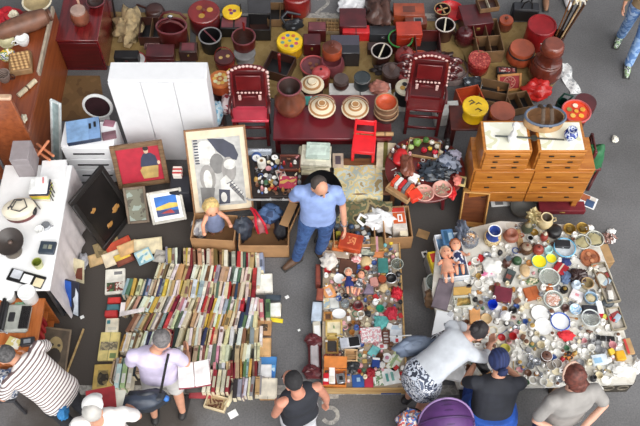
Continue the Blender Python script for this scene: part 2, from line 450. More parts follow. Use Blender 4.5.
n3 = N.new('ShaderNodeTexNoise'); n3.inputs['Scale'].default_value = 2.2; n3.inputs['Detail'].default_value = 5; Lk.new(v, n3.inputs[0])
def dark_patch(cx, cy, rx, ry):
    mp = N.new('ShaderNodeMapping'); mp.inputs['Location'].default_value = (-cx/rx, -cy/ry, 0); mp.inputs['Scale'].default_value = (1/rx, 1/ry, 0); Lk.new(v, mp.inputs[0])
    ln = N.new('ShaderNodeVectorMath'); ln.operation = 'LENGTH'; Lk.new(mp.outputs[0], ln.inputs[0])
    ad = N.new('ShaderNodeMath'); ad.operation = 'MULTIPLY_ADD'; ad.inputs[1].default_value = .9; Lk.new(n3.outputs[0], ad.inputs[0]); Lk.new(ln.outputs['Value'], ad.inputs[2])
    m_ = N.new('ShaderNodeMapRange'); m_.inputs[1].default_value = 1.3; m_.inputs[2].default_value = 1.65; m_.inputs[3].default_value = 1; m_.inputs[4].default_value = 0; Lk.new(ad.outputs[0], m_.inputs[0])
    return m_.outputs[0]
src = mx.outputs[2]
for (cx, cy, rx, ry, col, f) in ((-2.1, 4.0, 1.15, 1.9, (66, 59, 53), .9), (1.3, 4.75, .9, .75, (72, 67, 63), .8)):
    s_ = dark_patch(cx, cy, rx, ry); m2 = N.new('ShaderNodeMix'); m2.data_type = 'RGBA'
    sc_ = N.new('ShaderNodeMath'); sc_.operation = 'MULTIPLY'; sc_.inputs[1].default_value = f; Lk.new(s_, sc_.inputs[0])
    Lk.new(sc_.outputs[0], m2.inputs[0]); Lk.new(src, m2.inputs[6]); m2.inputs[7].default_value = L3(col); src = m2.outputs[2]
Lk.new(src, bs.inputs['Base Color']); bs.inputs['Roughness'].default_value = .85
bp = N.new('ShaderNodeBump'); bp.inputs['Strength'].default_value = .25; bp.inputs['Distance'].default_value = .01; Lk.new(n1.outputs[0], bp.inputs['Height']); Lk.new(bp.outputs[0], bs.inputs['Normal'])
struct('floor', MB().box((0, 6, -.05), (24, 22, .1), .001), g)
paint = BLOTCH([(128, 125, 121), (150, 146, 140), (166, 162, 154), (140, 137, 132)], 14)
y0 = P(320, 390).y
struct('trim_1', MB().box((-.7, y0, .001), (4.6, .1, .006), .001), paint)
struct('trim_2', MB().box((-.55, P(300, 16).y, .001), (5.0, .09, .006), .001), paint)
struct('shade_deck', MB().box((-2, 6.2, 13), (26, 10.4, .8), .02), M((150, 146, 140), .9, 0, .15, 1.2))  # unseen bridge deck, added overhead to shade the back stalls
def ribbon(pts, w=.05):
    pts = [Vector((p[0], p[1], 0)) for p in pts]; n = len(pts); vs = []
    for i in range(n):
        d = (pts[min(i+1, n-1)]-pts[max(i-1, 0)]).normalized(); q = Vector((-d.y, d.x, 0))*w/2
        for z in (0, .004): vs += [pts[i]+q+Vector((0, 0, z)), pts[i]-q+Vector((0, 0, z))]
    fs = []
    for i in range(n-1):
        a, b = i*4, i*4+4; fs += [[a+2, b+2, b+3, a+3], [a, a+1, b+1, b], [a, b, b+2, a+2], [a+1, a+3, b+3, b+1]]
    fs += [[0, 2, 3, 1], [(n-1)*4, (n-1)*4+1, (n-1)*4+3, (n-1)*4+2]]
    return MB().add(vs, fs)
c5 = P(331, 410)
def arcp(cx, cy, r, a0, a1, n=14): return [(cx+r*math.cos(math.radians(a0+(a1-a0)*i/n)), cy+r*math.sin(math.radians(a0+(a1-a0)*i/n))) for i in range(n+1)]
o = struct('trim_3', ribbon([(.08, .14), (.0, .14), (-.07, .14), (-.075, .08), (-.075, .035)]+arcp(-.01, -.055, .08, 125, -150), .042), paint); o.location = (c5.x, c5.y, .001)
c2 = P(322, 7)
o = struct('trim_4', ribbon(arcp(0, .09, .085, 150, -35)+[(.03, .0), (-.08, -.12), (-.03, -.13), (.1, -.13)], .045), paint); o.location = (c2.x, c2.y, .001)
for i, (x, y) in enumerate([(311, 19), (331, 18), (296, 18), (158, 11)]): pass

# cardboard and canvas laid under the lacquer ware
def sheet(name, label, cat, pts, z, th, mat, seed=0):
    w = [P(x, y, z) for x, y in pts]; c = sum(w, Vector())/len(w)
    return single(name, MB().prism([(p.x-c.x, p.y-c.y) for p in w], 0, th), mat, label, cat, (c.x, c.y, z))
kraft = BLOTCH([(138, 112, 68), (150, 124, 76), (158, 132, 84), (146, 118, 72)], 5, .75)
sheet('cardboard_sheet', 'flattened brown cardboard spread under the lacquer buckets behind the red table', 'cardboard', [(196, 24), (300, 18), (452, 22), (470, 72), (400, 100), (255, 98), (196, 70)], .001, .008, kraft)
sheet('cardboard_sheet', 'flattened brown cardboard under the lacquer boxes beside the cane bundle', 'cardboard', [(455, 24), (545, 22), (556, 82), (540, 100), (474, 96)], .001, .008, kraft)
sheet('cardboard_sheet', 'flattened brown cardboard beside the mahogany chest and khaki cloth', 'cardboard', [(112, 12), (190, 14), (190, 60), (105, 66)], .001, .008, kraft)
sheet('cardboard_sheet', 'creased brown cardboard on the ground in front of the mahogany chest', 'cardboard', [(62, 76), (100, 76), (106, 116), (56, 122)], .001, .008, BLOTCH([(104, 78, 48), (118, 90, 56), (128, 98, 62)], 4))

# ================================================================ furniture helpers
def front(xl, xr, y, z):
    A = P(xl, y, z); B = P(xr, y, z); return A, B, (B-A).length
def legs4(t, w, d, h, m, s=.05, inset=.03, y0=0):
    for sx in (-1, 1):
        for sy in (-1, 1):
            obj('leg', MB().box((sx*(w/2-inset), y0+sy*(d/2-inset), h/2), (s, s, h), .004), m, t)
def chest(name, label, xl, xr, y, zt, z0, d, wood, rows, metal, top=None, leg=False):
    """drawer furniture; rows = list of rows, each a list of width shares"""
    A, B, w = front(xl, xr, y, zt); t = thing(name, label, 'chest of drawers', ((A.x+B.x)/2, A.y+d/2, z0 if not leg else 0))
    off = 0 if not leg else z0; H = zt-z0
    obj('carcass', MB().box((0, .01, off+H/2), (w, d-.02, H), .006), wood, t)
    if top: obj('marble_top', MB().box((0, .005, off+H+.001), (w*.88, d*.86, .008), .002), top, t)
    rh = (H-.03)/len(rows)
    for i, row in enumerate(rows):
        x = -w/2+.015; z = off+H-.015-(i+.5)*rh
        for sh in row:
            dw = (w-.03)*sh
            dr = obj('drawer', MB().box((x+dw/2, -d/2+.008, z), (dw-.012, .022, rh-.012), .004), wood, t)
            for hx in ((.27, .73) if dw > .3 else (.5,)):
                obj('handle', MB().box((x+dw*hx, -d/2-.007, z+.005), (.055, .012, .018), .003), metal, dr)
            x += dw
    if leg: legs4(t, w, d, z0+.01, wood, .06, .05)
    return t
honey = WOOD((196, 128, 54), (164, 98, 36), .35, 0, 2.5, .3); iron = M((40, 34, 30), .4, .6)
marble = BLOTCH([(236, 234, 214), (246, 244, 232), (222, 220, 186), (240, 236, 220)], 4, .25)
chest('chest_of_drawers', 'long honey wood chest with two smaller drawer chests standing on it', 474, 596, 171, .85, .2, .46, honey, [[.5, .5], [.5, .5], [.5, .5]], iron, None, True)
chest('chest_of_drawers', 'small honey chest carrying the white porcelain figurine on its marble top', 484, 533, 152.5, 1.2, .852, .42, honey, [[1], [1], [1]], iron, marble)
chest('chest_of_drawers', 'small honey chest carrying the blue and white vase on its marble top', 539, 588, 152.5, 1.2, .852, .42, honey, [[1], [1], [1]], iron, marble)

# white wardrobe
white = M((236, 236, 238), .35, 0, .012); offw = M((222, 220, 218), .45, 0, .05)
A, B, w = front(107, 206, 82, 1.5); d = .28
t = thing('wardrobe', 'tall white wardrobe standing behind the leaning pictures', 'wardrobe', ((A.x+B.x)/2, A.y+d/2, 0))
obj('body', MB().box((0, .012, .75), (w, d-.02, 1.5), .008), white, t)
for i in range(3):
    dw = w/3; dr = obj('door', MB().box((-w/2+dw*(i+.5), -d/2+.006, .8), (dw-.008, .02, 1.36), .003), white, t)
# small white drawer cabinet
A, B, w = front(60, 113, 147, .75); d = .36
t = thing('drawer_cabinet', 'low white drawer cabinet with black handles left of the white wardrobe'.replace('left of', 'beside'), 'cabinet', ((A.x+B.x)/2, A.y+d/2, 0))
obj('body', MB().box((0, .01, .375), (w, d-.02, .75), .006), white, t)
for i in range(3):
    dr = obj('drawer', MB().box((0, -d/2+.006, .63-i*.22), (w-.02, .022, .2), .004), white, t)
    obj('handle', MB().box((0, -d/2-.012, .63-i*.22), (w*.6, .016, .018), .004), M((30, 30, 32), .4), dr)
# long white table with cloth
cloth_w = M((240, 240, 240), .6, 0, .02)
ytop, ybot = 5.28, P(47, 290, .75).y
t = thing('trestle_table', 'long table under a white plastic cloth beside the black lacquer panel', 'table', (-3.125, (ytop+ybot)/2, 0))
L = ytop-ybot
obj('table_top', MB().box((0, 0, .735), (.75, L, .03), .006), cloth_w, t)
legs4(t, .75, L, .72, M((120, 120, 122), .4, .6), .035, .06)
def skirt(u, v):
    y = -L/2+u*L; k = .018*math.sin(u*34)+.012*math.sin(u*61+1); return (.378+(k+.028)*v, y, .738-.70*v)
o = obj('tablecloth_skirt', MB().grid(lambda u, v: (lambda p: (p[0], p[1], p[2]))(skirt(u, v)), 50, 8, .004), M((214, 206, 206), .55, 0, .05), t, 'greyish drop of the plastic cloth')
# writing-machine cabinet
orange = WOOD((190, 112, 58), (160, 86, 38), .4, 1, 3, .2)
t = thing('side_cabinet', 'low orange wood cabinet with an open end under the typewriter', 'cabinet', (-3.22, (3.73+2.98)/2, 0))
w, d = .78, .74
obj('top', MB().box((0, 0, .585), (w, d, .03), .005), orange, t)
for sy in (-1, 1): obj('side_panel', MB().box((0, sy*(d/2-.012), .285), (w-.02, .024, .57), .003), orange, t)
obj('shelf', MB().box((-.02, 0, .3), (w-.06, d-.05, .02), .003), orange, t); obj('shelf', MB().box((-.02, 0, .06), (w-.06, d-.05, .02), .003), orange, t)
obj('back_panel', MB().box((-w/2+.02, 0, .285), (.015, d-.05, .55), .002), orange, t)
for i in range(7):
    c = RND.choice([(150, 24, 34), (120, 20, 30), (170, 40, 44)])
    single('bound_volume', MB().box((0, 0, .11), (.16, .045, .22), .004), M(c, .5), 'dark red volume standing on the shelf inside the typewriter cabinet', 'book', (-2.94, 3.1+i*.075, .311), 0, 'red volumes inside the typewriter cabinet')
# mahogany chest with kettle
maho = WOOD((122, 30, 32), (84, 18, 20), .25, 1, 2, .6)
A, B, w = front(55, 97, 40, .6); d = 1.0
t = thing('mahogany_chest', 'polished mahogany chest carrying a copper pot at the far stall corner', 'chest', ((A.x+B.x)/2, A.y+d/2, 0))
obj('body', MB().box((0, .01, .29), (w, d-.02, .58), .01), maho, t); obj('top', MB().box((0, 0, .59), (w*1.03, d+.02, .02), .006), maho, t)
obj('door', MB().box((0, -d/2+.008, .3), (w*.92, .02, .48), .004), WOOD((92, 18, 24), (66, 12, 16), .35, 0, 2, .3), t)
# brown desk far left
brownw = WOOD((164, 88, 46), (134, 66, 32), .4, 1, 2, .25)
t = thing('wooden_desk', 'big brown desk heaped with a lying pot, mug and wicker ware', 'desk', (-3.95, 6.62, 0)); w, d = 1.3, 1.9
obj('top', MB().box((0, 0, .785), (w, d, .03), .006), WOOD((150, 76, 42), (122, 58, 30), .3, 1, 2, .4), t)
for sx in (-1, 1): obj('side_panel', MB().box((sx*(w/2-.012), 0, .385), (.026, d, .77), .004), brownw, t)
obj('front_panel', MB().box((0, -d/2+.02, .5), (w-.06, .022, .52), .004), brownw, t)
obj('rim_board', MB().box((w/2-.012, .42, .84), (.03, d-.85, .09), .006), M((176, 160, 140), .35), t)
# plain board end beside it
t = thing('bed_headboard', 'brown wooden headboard with pale top edge behind the tall grey carton', 'headboard', (-3.58, 5.6, 0))
obj('panel', MB().box((0, 0, .76), (.66, .05, 1.52), .008), brownw, t); obj('top_rail', MB().box((0, 0, 1.54), (.68, .07, .04), .012), M((206, 170, 140), .4), t)
# red lacquer table
redl = M((108, 30, 38), .28, 0, .12, 4, 0, .4); redd = M((74, 16, 20), .35, 0, .15, 5, 0, .2)
A, B, w = front(273, 392, 139, .5); d = .66
t = thing('lacquer_table', 'long dark red lacquer table carrying two bamboo lidded bowls', 'table', ((A.x+B.x)/2, A.y+d/2, 0))
obj('top', MB().box((0, 0, .48), (w, d, .04), .006), redl, t); obj('apron', MB().box((0, -d/2+.03, .41), (w-.1, .02, .1), .004), redd, t)
legs4(t, w, d, .46, redd, .06, .05)
# dim bench with bric-a-brac, low quilt box
dk = M((44, 34, 30), .6)
A, B, w = front(253, 301, 197, .45); d = .6
t = thing('bench_table', 'dark low bench table covered with trays of clocks and figurines', 'table', ((A.x+B.x)/2, A.y+d/2, 0))
obj('top', MB().box((0, 0, .43), (w, d, .04), .006), dk, t)
legs4(t, w, d, .41, dk, .05, .05)
for sx in (-1, 1): obj('steel_edge', MB().tube([(sx*w*.24-.21, -d/2-.012, .44), (sx*w*.24-.19, -d/2-.03, .44), (sx*w*.24+.19, -d/2-.03, .44), (sx*w*.24+.21, -d/2-.012, .44)], .013, 8), M((214, 214, 212), .25, .6), t)
A, B, w = front(334, 398, 194, .35); d = .5
t = thing('low_table', 'low wooden table covered by a worn map-like quilt under the red chair', 'table', ((A.x+B.x)/2, A.y+d/2, 0))
obj('top', MB().box((0, 0, .335), (w, d, .03), .006), WOOD((120, 80, 50), (96, 60, 38)), t); legs4(t, w, d, .32, WOOD((120, 80, 50), (96, 60, 38)), .05, .05)
qx, qy = (A.x+B.x)/2, A.y
# round lacquer table
c = P(425, 168, .5); r = 40/ppm(425, 168, .5)
t = thing('round_table', 'round dark red table heaped with toys, cloth and coin bowls', 'table', (c.x, c.y, 0))
obj('top', MB().lathe([(0, .46), (r*.97, .46), (r, .47), (r, .49), (r*.97, .5), (0, .5)], 40), M((104, 34, 32), .3, 0, .12, 4, 0, .3), t)
for a in (45, 135, 225, 315): obj('leg', MB().tube([(r*.62*math.cos(math.radians(a)), r*.62*math.sin(math.radians(a)), .46), (r*.75*math.cos(math.radians(a)), r*.75*math.sin(math.radians(a)), 0)], [.03, .022], 10), redl, t)
RT = c
# lacquer bench behind the chests
A, B, w = front(453, 476, 138, .5); 
t = thing('lacquer_stand', 'dark red wooden stand carrying the yellow stool beside the drawer chests', 'stand', (P(482, 118, .6).x, 6.06, 0))
obj('top', MB().box((0, 0, .585), (.75, .36, .03), .006), M((92, 40, 32), .35, 0, .2), t); legs4(t, .75, .36, .57, M((60, 24, 22), .4), .05, .04)
for i in range(4): obj('rung', MB().box((-.355, 0, .12+i*.12), (.02, .3, .02), .004), M((60, 24, 22), .4), t)

# toddler chair
redp = M((232, 40, 48), .35, 0, .05)
c = P(363, 150, .36)
t = thing('toddler_chair', 'small bright red plastic chair standing on the quilt', 'chair', (c.x, 5.7, .366), -6)
s_, sh = .27, .2
obj('seat', MB().box((0, 0, sh), (s_, .25, .022), .008), redp, t)
b = MB()
for sx in (-1, 1): b.tube([(sx*.115, .115, sh), (sx*.115, .135, .3), (sx*.11, .155, .44)], .015, 8, flat=1.3)
b.box((0, .15, .405), (.235, .02, .075), .008, R=Matrix.Rotation(math.radians(-8), 4, 'X')); b.box((0, .125, .25), (.22, .018, .04), .008)
obj('backrest', b, redp, t)
for sx in (-1, 1):
    for sy in (-1, 1): obj('leg', MB().box((sx*.118, sy*.105, sh/2), (.036, .036, sh), .008), redp, t)
for sx in (-1, 1): obj('side_brace', MB().box((sx*.118, 0, sh-.03), (.02, .2, .04), .005), redp, t)
obj('front_apron', MB().box((0, -.11, sh-.03), (.21, .018, .04), .006), redp, t)

# carved lacquer armchairs
def altar_chair(px, yfront, w, label, scroll, rz=0):
    x = P(px, 110, .6).x; t = thing('carved_armchair', label, 'chair', (x, yfront+.22, 0), rz)
    rl = M((106, 26, 28), .22, 0, .15, 5, 0, .5); gold = M((226, 190, 182), .35, 0, .1); rd = M((78, 20, 22), .3, 0, .15, 5, 0, .4)
    obj('seat', MB().box((0, .085, .5), (w, .24, .035), .008), M((206, 66, 84) if not scroll else (112, 28, 30), .2, 0, .08, 5, 0, .5), t)
    for sx in (-1, 1):
        obj('leg', MB().box((sx*(w/2-.025), -.01, .25), (.045, .045, .5), .006), rl, t)
        obj('leg', MB().box((sx*(w/2-.025), .175, .25), (.045, .045, .5), .006), rl, t)
        obj('back_post', MB().tube([(sx*(w/2-.025), .18, .5), (sx*(w/2-.02), .2, .8), (sx*(w/2-.03), .24, 1.1)], .025, 8), rl, t)
        obj('armrest', MB().tube([(sx*(w/2-.01), .19, .72), (sx*(w/2+.01), .09, .72), (sx*(w/2+.012), 0, .70), (sx*(w/2+.012), -.03, .66)], .018, 8), rd, t)
        obj('arm_post', MB().tube([(sx*(w/2-.01), .0, .51), (sx*(w/2), -.0, .7)], .015, 8), rl, t)
        b = MB()
        for i in range(9): b.ball((sx*(w/2+.005), .19+.006*i, .6+i*.058), (.018, .014, .022), 8, 5)
        obj('carved_edging', b, gold, t, 'pale carved beading')
    bk = obj('backrest', MB().box((0, .205, .83), (w-.07, .03, .58), .006, R=Matrix.Rotation(math.radians(-6), 4, 'X')), rd, t)
    b = MB()
    for i in range(7): b.ball((-(w*.3)+i*w*.1, .17, .79), (.017, .012, .016), 8, 5)
    for sx in (-1, 1): b.box((sx*w*.27, .178, .69), (.035, .016, .09), .004)
    obj('carved_frieze', b, gold, bk)
    obj('back_panel', MB().box((0, .18, .96), (w*.66, .02, .22), .006, R=Matrix.Rotation(math.radians(-6), 4, 'X')), rl, bk)
    obj('lower_panel', MB().box((0, .185, .64), (w*.36, .02, .16), .006), rl, bk)
    b = MB()
    if not scroll: b.prism([(-w*.5, 1.08), (-w*.34, 1.16), (0, 1.19), (w*.34, 1.16), (w*.5, 1.08), (w*.42, 1.05), (-w*.42, 1.05)], -.02, .02)
    else: b.prism([(-w*.55, 1.1), (-w*.45, 1.17), (-w*.2, 1.19), (0, 1.22), (w*.2, 1.19), (w*.45, 1.17), (w*.55, 1.1), (w*.4, 1.04), (-w*.4, 1.04)], -.02, .02)
    b.v = [(p[0], .245+p[2], p[1]) for p in b.v]
    obj('crest_rail', b, rl, t)
    b = MB()
    for i in range(11):
        u = i/10*2-1; b.ball((u*w*.5, .228, 1.19-.1*u*u), (.022, .016, .018), 8, 5)
    obj('carved_crest', b, gold, t)
    if scroll:
        for sx in (-1, 1):
            for j in range(3):
                b = MB(); gb = MB()
                cx, cz, rr = sx*(w*.5+.05+.03*(j == 1)), 1.1-j*.13, .075-.008*j
                pts = [(cx+sx*rr*(1-k/26)*math.cos(k*.55), .23, cz+rr*(1-k/26)*math.sin(k*.55)) for k in range(20)]
                b.tube(pts, .018, 7); 
                gb.ball((pts[3][0], .212, pts[3][2]), (.012, .008, .012), 7, 5)  # pale beads stand in for highlights on the scroll carving
                so_ = obj('scroll_ear', b, rd, t); obj('highlight_bead', gb, gold, so_)
    for z, y in ((.14, -.01), (.3, .17), (.36, -.01)): obj('stretcher', MB().box((0, y, z), (w-.07, .024, .035), .005), rl, t)
    for sx in (-1, 1): obj('stretcher', MB().box((sx*(w/2-.025), .085, .18), (.024, .17, .03), .005), rl, t)
altar_chair(250, 5.88, .44, 'dark red carved armchair with pink seat behind the leaning poster', False)
altar_chair(426, 6.04, .44, 'dark red carved armchair with scrolled ears behind the round table', True, -6)

# black swivel chair behind the man in blue
t = thing('office_chair', 'black round-backed chair behind the man in the blue shirt', 'chair', (.02, 4.93, 0), 180)
bk_ = M((28, 28, 32), .6)
obj('seat', MB().lathe([(0, .4), (.2, .4), (.22, .43), (.2, .46), (0, .47)], 24), bk_, t)
q = []
b = MB().grid(lambda u, v: (.25*math.sin((u-.5)*2.2), -.25*math.cos((u-.5)*2.2)+.02, .53+v*.3*math.sin(math.pi*(.2+.6*u))), 18, 8, .03); obj('backrest', b, bk_, t)
obj('post', MB().tube([(0, 0, .08), (0, 0, .42)], .025, 10), M((60, 60, 62), .3, .8), t)
for k in range(5): obj('leg', MB().tube([(0, 0, .1), (.24*math.cos(k*1.2566), .24*math.sin(k*1.2566), .03)], [.022, .014], 8, caps='round'), bk_, t)
obj('back_bracket', MB().box((0, -.2, .5), (.06, .03, .2), .008), bk_, t)

# ================================================================ display boards for the two small-goods spreads
ZC, ZR = .13, .36
def platform(name, label, pts, z, th, mat, rim=None, legm=None):
    w = [P(x, y, z) for x, y in pts]; c = sum(w, Vector())/len(w); pl = [(p.x-c.x, p.y-c.y) for p in w]
    t = thing(name, label, 'display board', (c.x, c.y, 0))
    obj('top', MB().prism(pl, z-th, z-.0015), mat, t)
    if rim:
        for i in rim[0]:
            a, b_ = Vector((*pl[i], 0)), Vector((*pl[(i+1) % len(pl)], 0)); d_ = b_-a
            obj('edge_board', MB().box((a+b_)/2+Vector((0, 0, z-th/2+.008)), (d_.length, .018, th+.03), .003, rz=math.degrees(math.atan2(d_.y, d_.x))), rim[1], t)
    if legm:
        for (x, y) in legm[0]: q = P(x, y, z); obj('leg', MB().box((q.x-c.x, q.y-c.y, (z-th)/2), (.06, .06, z-th), .004), legm[1], t)
    return t
CPOLY = [(323, 242), (399, 240), (407, 389), (322, 389)]
platform('display_board', 'low tray board of small trinkets between the books and the crockery', CPOLY, ZC, ZC-.004, BLOTCH([(150, 132, 112), (176, 160, 140), (126, 110, 94)], 5), ([0, 1, 2], WOOD((198, 164, 110), (170, 130, 80))))
RPOLY = [(437, 238), (470, 228), (500, 221), (592, 226), (606, 262), (612, 276), (624, 330), (637, 374), (634, 383), (560, 386), (458, 388), (440, 336), (432, 292)]
platform('display_board', 'broad raised board under white plastic sheet covered with crockery', RPOLY, ZR, .05, BLOTCH([(196, 190, 178), (206, 202, 192), (214, 211, 204), (200, 195, 184)], 4, .5), None, ([(446, 248), (585, 236), (470, 378), (560, 380), (560, 240)], WOOD((120, 90, 60), (90, 66, 44))))
# two dark loudspeaker boxes carrying the near edge
for (x, lb) in ((582, 'dark loudspeaker box under the crockery board behind the woman in grey'), (616, 'dark loudspeaker box under the outer corner of the crockery board')):
    q = P(x, 391, .16); t = thing('loudspeaker_box', lb, 'loudspeaker', (q.x, P(600, 384.5, .3).y+.15, .0), 2)
    obj('cabinet', MB().box((0, 0, .15), (.33, .26, .3), .008), M((58, 52, 44), .6), t)
    for sx in (-1, 1): 
        g_ = obj('cone_ring', MB().add(*(lambda m_: (m_.v, m_.f))((lambda: (lambda q_: q_)(MB().tube([(.055*math.cos(k*.35), .055*math.sin(k*.35), 0) for k in range(18)], .008, 6, closed=True)))())), M((120, 112, 98), .5), t)
        g_.rotation_euler = (math.pi/2, 0, 0); g_.location = (sx*.075, -.133, .15)
# ================================================================ lacquer ware on the ground at the back
RED = M((128, 34, 32), .25, 0, .15, 6, 0, .5); DRED = M((88, 30, 28), .28, 0, .18, 6, 0, .45); MAR = M((86, 26, 30), .3, 0, .18, 6, 0, .4)
BRN = M((112, 56, 40), .3, 0, .2, 6, 0, .4); ORB = M((164, 74, 44), .32, 0, .18, 6, 0, .35); DBR = M((66, 36, 30), .35, 0, .2, 6, 0, .3)
BLK = M((30, 28, 29), .4, 0, .2); DGR = M((54, 54, 58), .45); PNK = M((190, 84, 84), .35, 0, .15, 6, 0, .3); PLUM = M((118, 58, 64), .35, 0, .15, 6, 0, .3)
TAN = M((176, 140, 96), .6); CRM = M((226, 216, 190), .55); WHT = M((240, 240, 238), .4, 0, .04); GOLD = M((206, 160, 70), .4); YEL = M((240, 196, 30), .4, 0, .08, 6, 0, .2)
STEEL = M((190, 192, 196), .25, .8); GRY = M((132, 130, 130), .6); BRASS = M((176, 146, 76), .3, .7); CLOTHK = M((172, 150, 112), .85, 0, .2, 12, .3)
ORG = M((196, 80, 42), .4, 0, .12, 6, 0, .2); SCAR = M((206, 36, 40), .35, 0, .1, 6, 0, .2)
RIMW = M((128, 98, 68), .5)
Z0 = .012
pot('saucepan', 'squat dark brown pan with a short handle at the far pale line', 'pan', 155, 12, 0, 10, .1, 'pot', DBR, lid=('dome', .04, DBR, .9), handle=('stick', DBR), rz=160)
heap('cloth_sack', 'crumpled khaki cloth sack slumped beside the mahogany chest', 'sack', 128, 25, Z0, 12, 15, .28, CLOTHK, .3, 3)
t = thing('folding_easel', 'thin black folding easel standing before the khaki sack', 'easel', P(112, 26, 0))
for i, (a, c) in enumerate((((-.03, 0, 0), (-.05, .2, .75)), ((.03, .02, 0), (.03, .24, .8)), ((.07, -.05, 0), (.09, .2, .8)))): obj('leg', MB().tube([a, c], .012, 8, caps='round'), BLK, t)
obj('crossbar', MB().tube([(-.05, .17, .66), (.09, .17, .7)], .01, 8), BLK, t)
crate('divided_box', 'black divided box with a pale rim behind the oval lacquer basket', 'box', 151, 27, Z0, 23, 20, .16, DBR, 0, 'cells', wall=.009, inner=BLK, lid=RIMW, cells=(2, 1))
crate('picture_tile', 'small square tile with a greyish picture beside the oval basket', 'tile', 152, 43, Z0, 15, 9, .05, BLOTCH([(120, 84, 80), (150, 120, 116), (90, 60, 60)], 20), 0)
t = pot('carved_basket', 'oval red-brown lacquer basket with a carved arched handle', 'basket', 173, 34, Z0, 15, .3, 'tub', DRED, rim=PLUM, sx=1, sy=.72, inner=MAR)
r = 15/ppm(173, 34, .2)
for sy in (-1, 1): obj('carved_handle', MB().tube([(-r*.9, sy*r*.45+.06, .28), (-r*.55, sy*r*.45+.06, .38), (0, sy*r*.4+.06, .42), (r*.55, sy*r*.45+.06, .38), (r*.9, sy*r*.45+.06, .28)], .022, 8, flat=.6), DRED, t)
obj('carved_flower', MB().ball((0, .04, .43), (.04, .02, .03), 10, 6), STEEL, t)
crate('lacquer_case', 'flat black case on the ground just behind the wardrobe', 'case', 126, 54, Z0, 24, 8, .16, BLK, 0, latch=MAR)
pot('rimmed_plate', 'pale plate with a red rim behind the wardrobe', 'plate', 136, 61, Z0, 10, .05, 'plate', WHT, rim=PNK)
crate('maroon_box', 'dark maroon chest behind the wardrobe below the oval basket', 'box', 160, 50, Z0, 27, 12, .2, MAR, 0, 'lidded')
crate('maroon_box', 'dark maroon chest with a pale top beside the black bucket', 'box', 188, 47, Z0, 18, 10, .18, DBR, 0, latch=BRASS, art=[(-.7, -.7, .7, .8, PLUM)])
pot('lidded_drum', 'wide red lidded drum with golden leaves painted on top', 'box', 205, 20, Z0, 15.5, .26, 'drum', MAR, lid=('flat', .035, RED), decal=motif([(190, 146, 60), (170, 110, 50)], 3, .4, .2, False), knob=(.12, BRN))
pot('wooden_bucket', 'black wooden bucket with a stick inside beside the red drum', 'bucket', 211, 42, Z0, 11, .24, 'bucket', BLK, rim=GRY, inner=M((18, 16, 18)), handle=('bar', PLUM, -50))
pot('yellow_tray', 'round yellow tray with an upright dark handle', 'tray', 232, 12, .2, 10, .025, 'flat', YEL, decal=motif([(120, 70, 110), (190, 60, 60)], 3, .25, .2), handle=('post', BLK))
crate('picture_box', 'black twin box with two pinkish picture panels under the yellow tray', 'box', 234, 22, Z0, 27, 13, .17, BLK, 0, art=[(-.92, -.8, -.06, .7, PLUM), (.06, -.8, .92, .7, PLUM)], latch=STEEL)
crate('fabric_case', 'dark open case holding a folded purple cloth', 'case', 259, 22, Z0, 23, 16, .2, BLK, 0, 'open', lid=DGR, inner=DBR)
crate('divided_box', 'black twin compartment box with pale wooden rim near the far line', 'box', 280, 11, Z0, 25, 17, .14, RIMW, 0, 'cells', wall=.009, inner=BLK, lid=RIMW)
t = pot('stone_stand', 'grey stone stand under the maroon pail behind the carved chair', 'stand', 245, 56, Z0, 11, .16, 'waist', GRY)
pot('lacquer_pail', 'maroon pail with an upright handle standing on the grey stone stand', 'pail', 244, 41, .174, 11.5, .17, 'tub', DRED, rim=PLUM, handle=('post', RED), inner=DBR, rz=90)
pot('hoop_basket', 'round red lidded basket with a tall hoop handle and two gold blossoms', 'basket', 225, 62, Z0, 10, .14, 'drum', RED, lid=('flat', .03, DRED), decal=motif([(214, 180, 110)], 2, .35, .2, False), handle=('bail', RED, .2))
pot('round_box', 'round yellow box with a wreath of small flowers on its lid', 'box', 290, 47, Z0, 13, .16, 'drum', M((190, 140, 30), .4), lid=('flat', .04, YEL), decal=motif([(110, 150, 130), (200, 110, 60), (90, 120, 160), (210, 90, 110)], 8, .55, .16))
t = thing('iron_tool', 'black cast iron tool with a curved arm near the yellow flowered box', 'tool', P(293, 29, Z0), 20)
obj('body', MB().blob((0, 0, .08), (.14, .09, .09), .25, 4), M((62, 64, 68), .35, .5), t); obj('arm', MB().tube([(-.1, 0, .12), (-.14, .05, .22), (-.05, .08, .26), (.12, .05, .18)], [.02, .022, .02, .015], 8, caps='round'), M((62, 64, 68), .35, .5), t)
crate('carrier_box', 'slanting black carrier box with an upright red handle', 'box', 279, 63, Z0, 27, 20, .16, DBR, -20, 'open', inner=BLK)
t = thing('carrier_grip', 'red wooden carrier handle standing against the black carrier box', 'handle', P(280, 72, Z0), -12)
obj('post', MB().box((0, 0, .16), (.035, .03, .32), .006), RED, t); obj('grip', MB().ball((0, 0, .33), (.028, .028, .03), 10, 6), RED, t)
pot('red_hamper', 'deep red round hamper at the far line beyond the black iron tool', 'hamper', 297, 2, Z0, 14, .3, 'drum', RED, lid=('dome', .05, RED))
t = crate('type_tray', 'wooden printing tray with a grid of small dark cells', 'tray', 333, 25, Z0, 34, 13, .06, M((150, 132, 104)), -3, 'cells', inner=DBR, lid=TAN, cells=(9, 4), wall=.008)
crate('stepped_chest', 'upper small maroon chest of the stepped pair by the printing tray', 'chest', 317, 26, Z0, 18, 9, .22, MAR, 0, latch=BRASS, art=[(-.9, -.8, .9, .8, PLUM)])
crate('stepped_chest', 'lower small maroon chest in front of the stepped pair', 'chest', 312, 39, Z0, 17, 11, .22, MAR, 0, latch=BRASS)
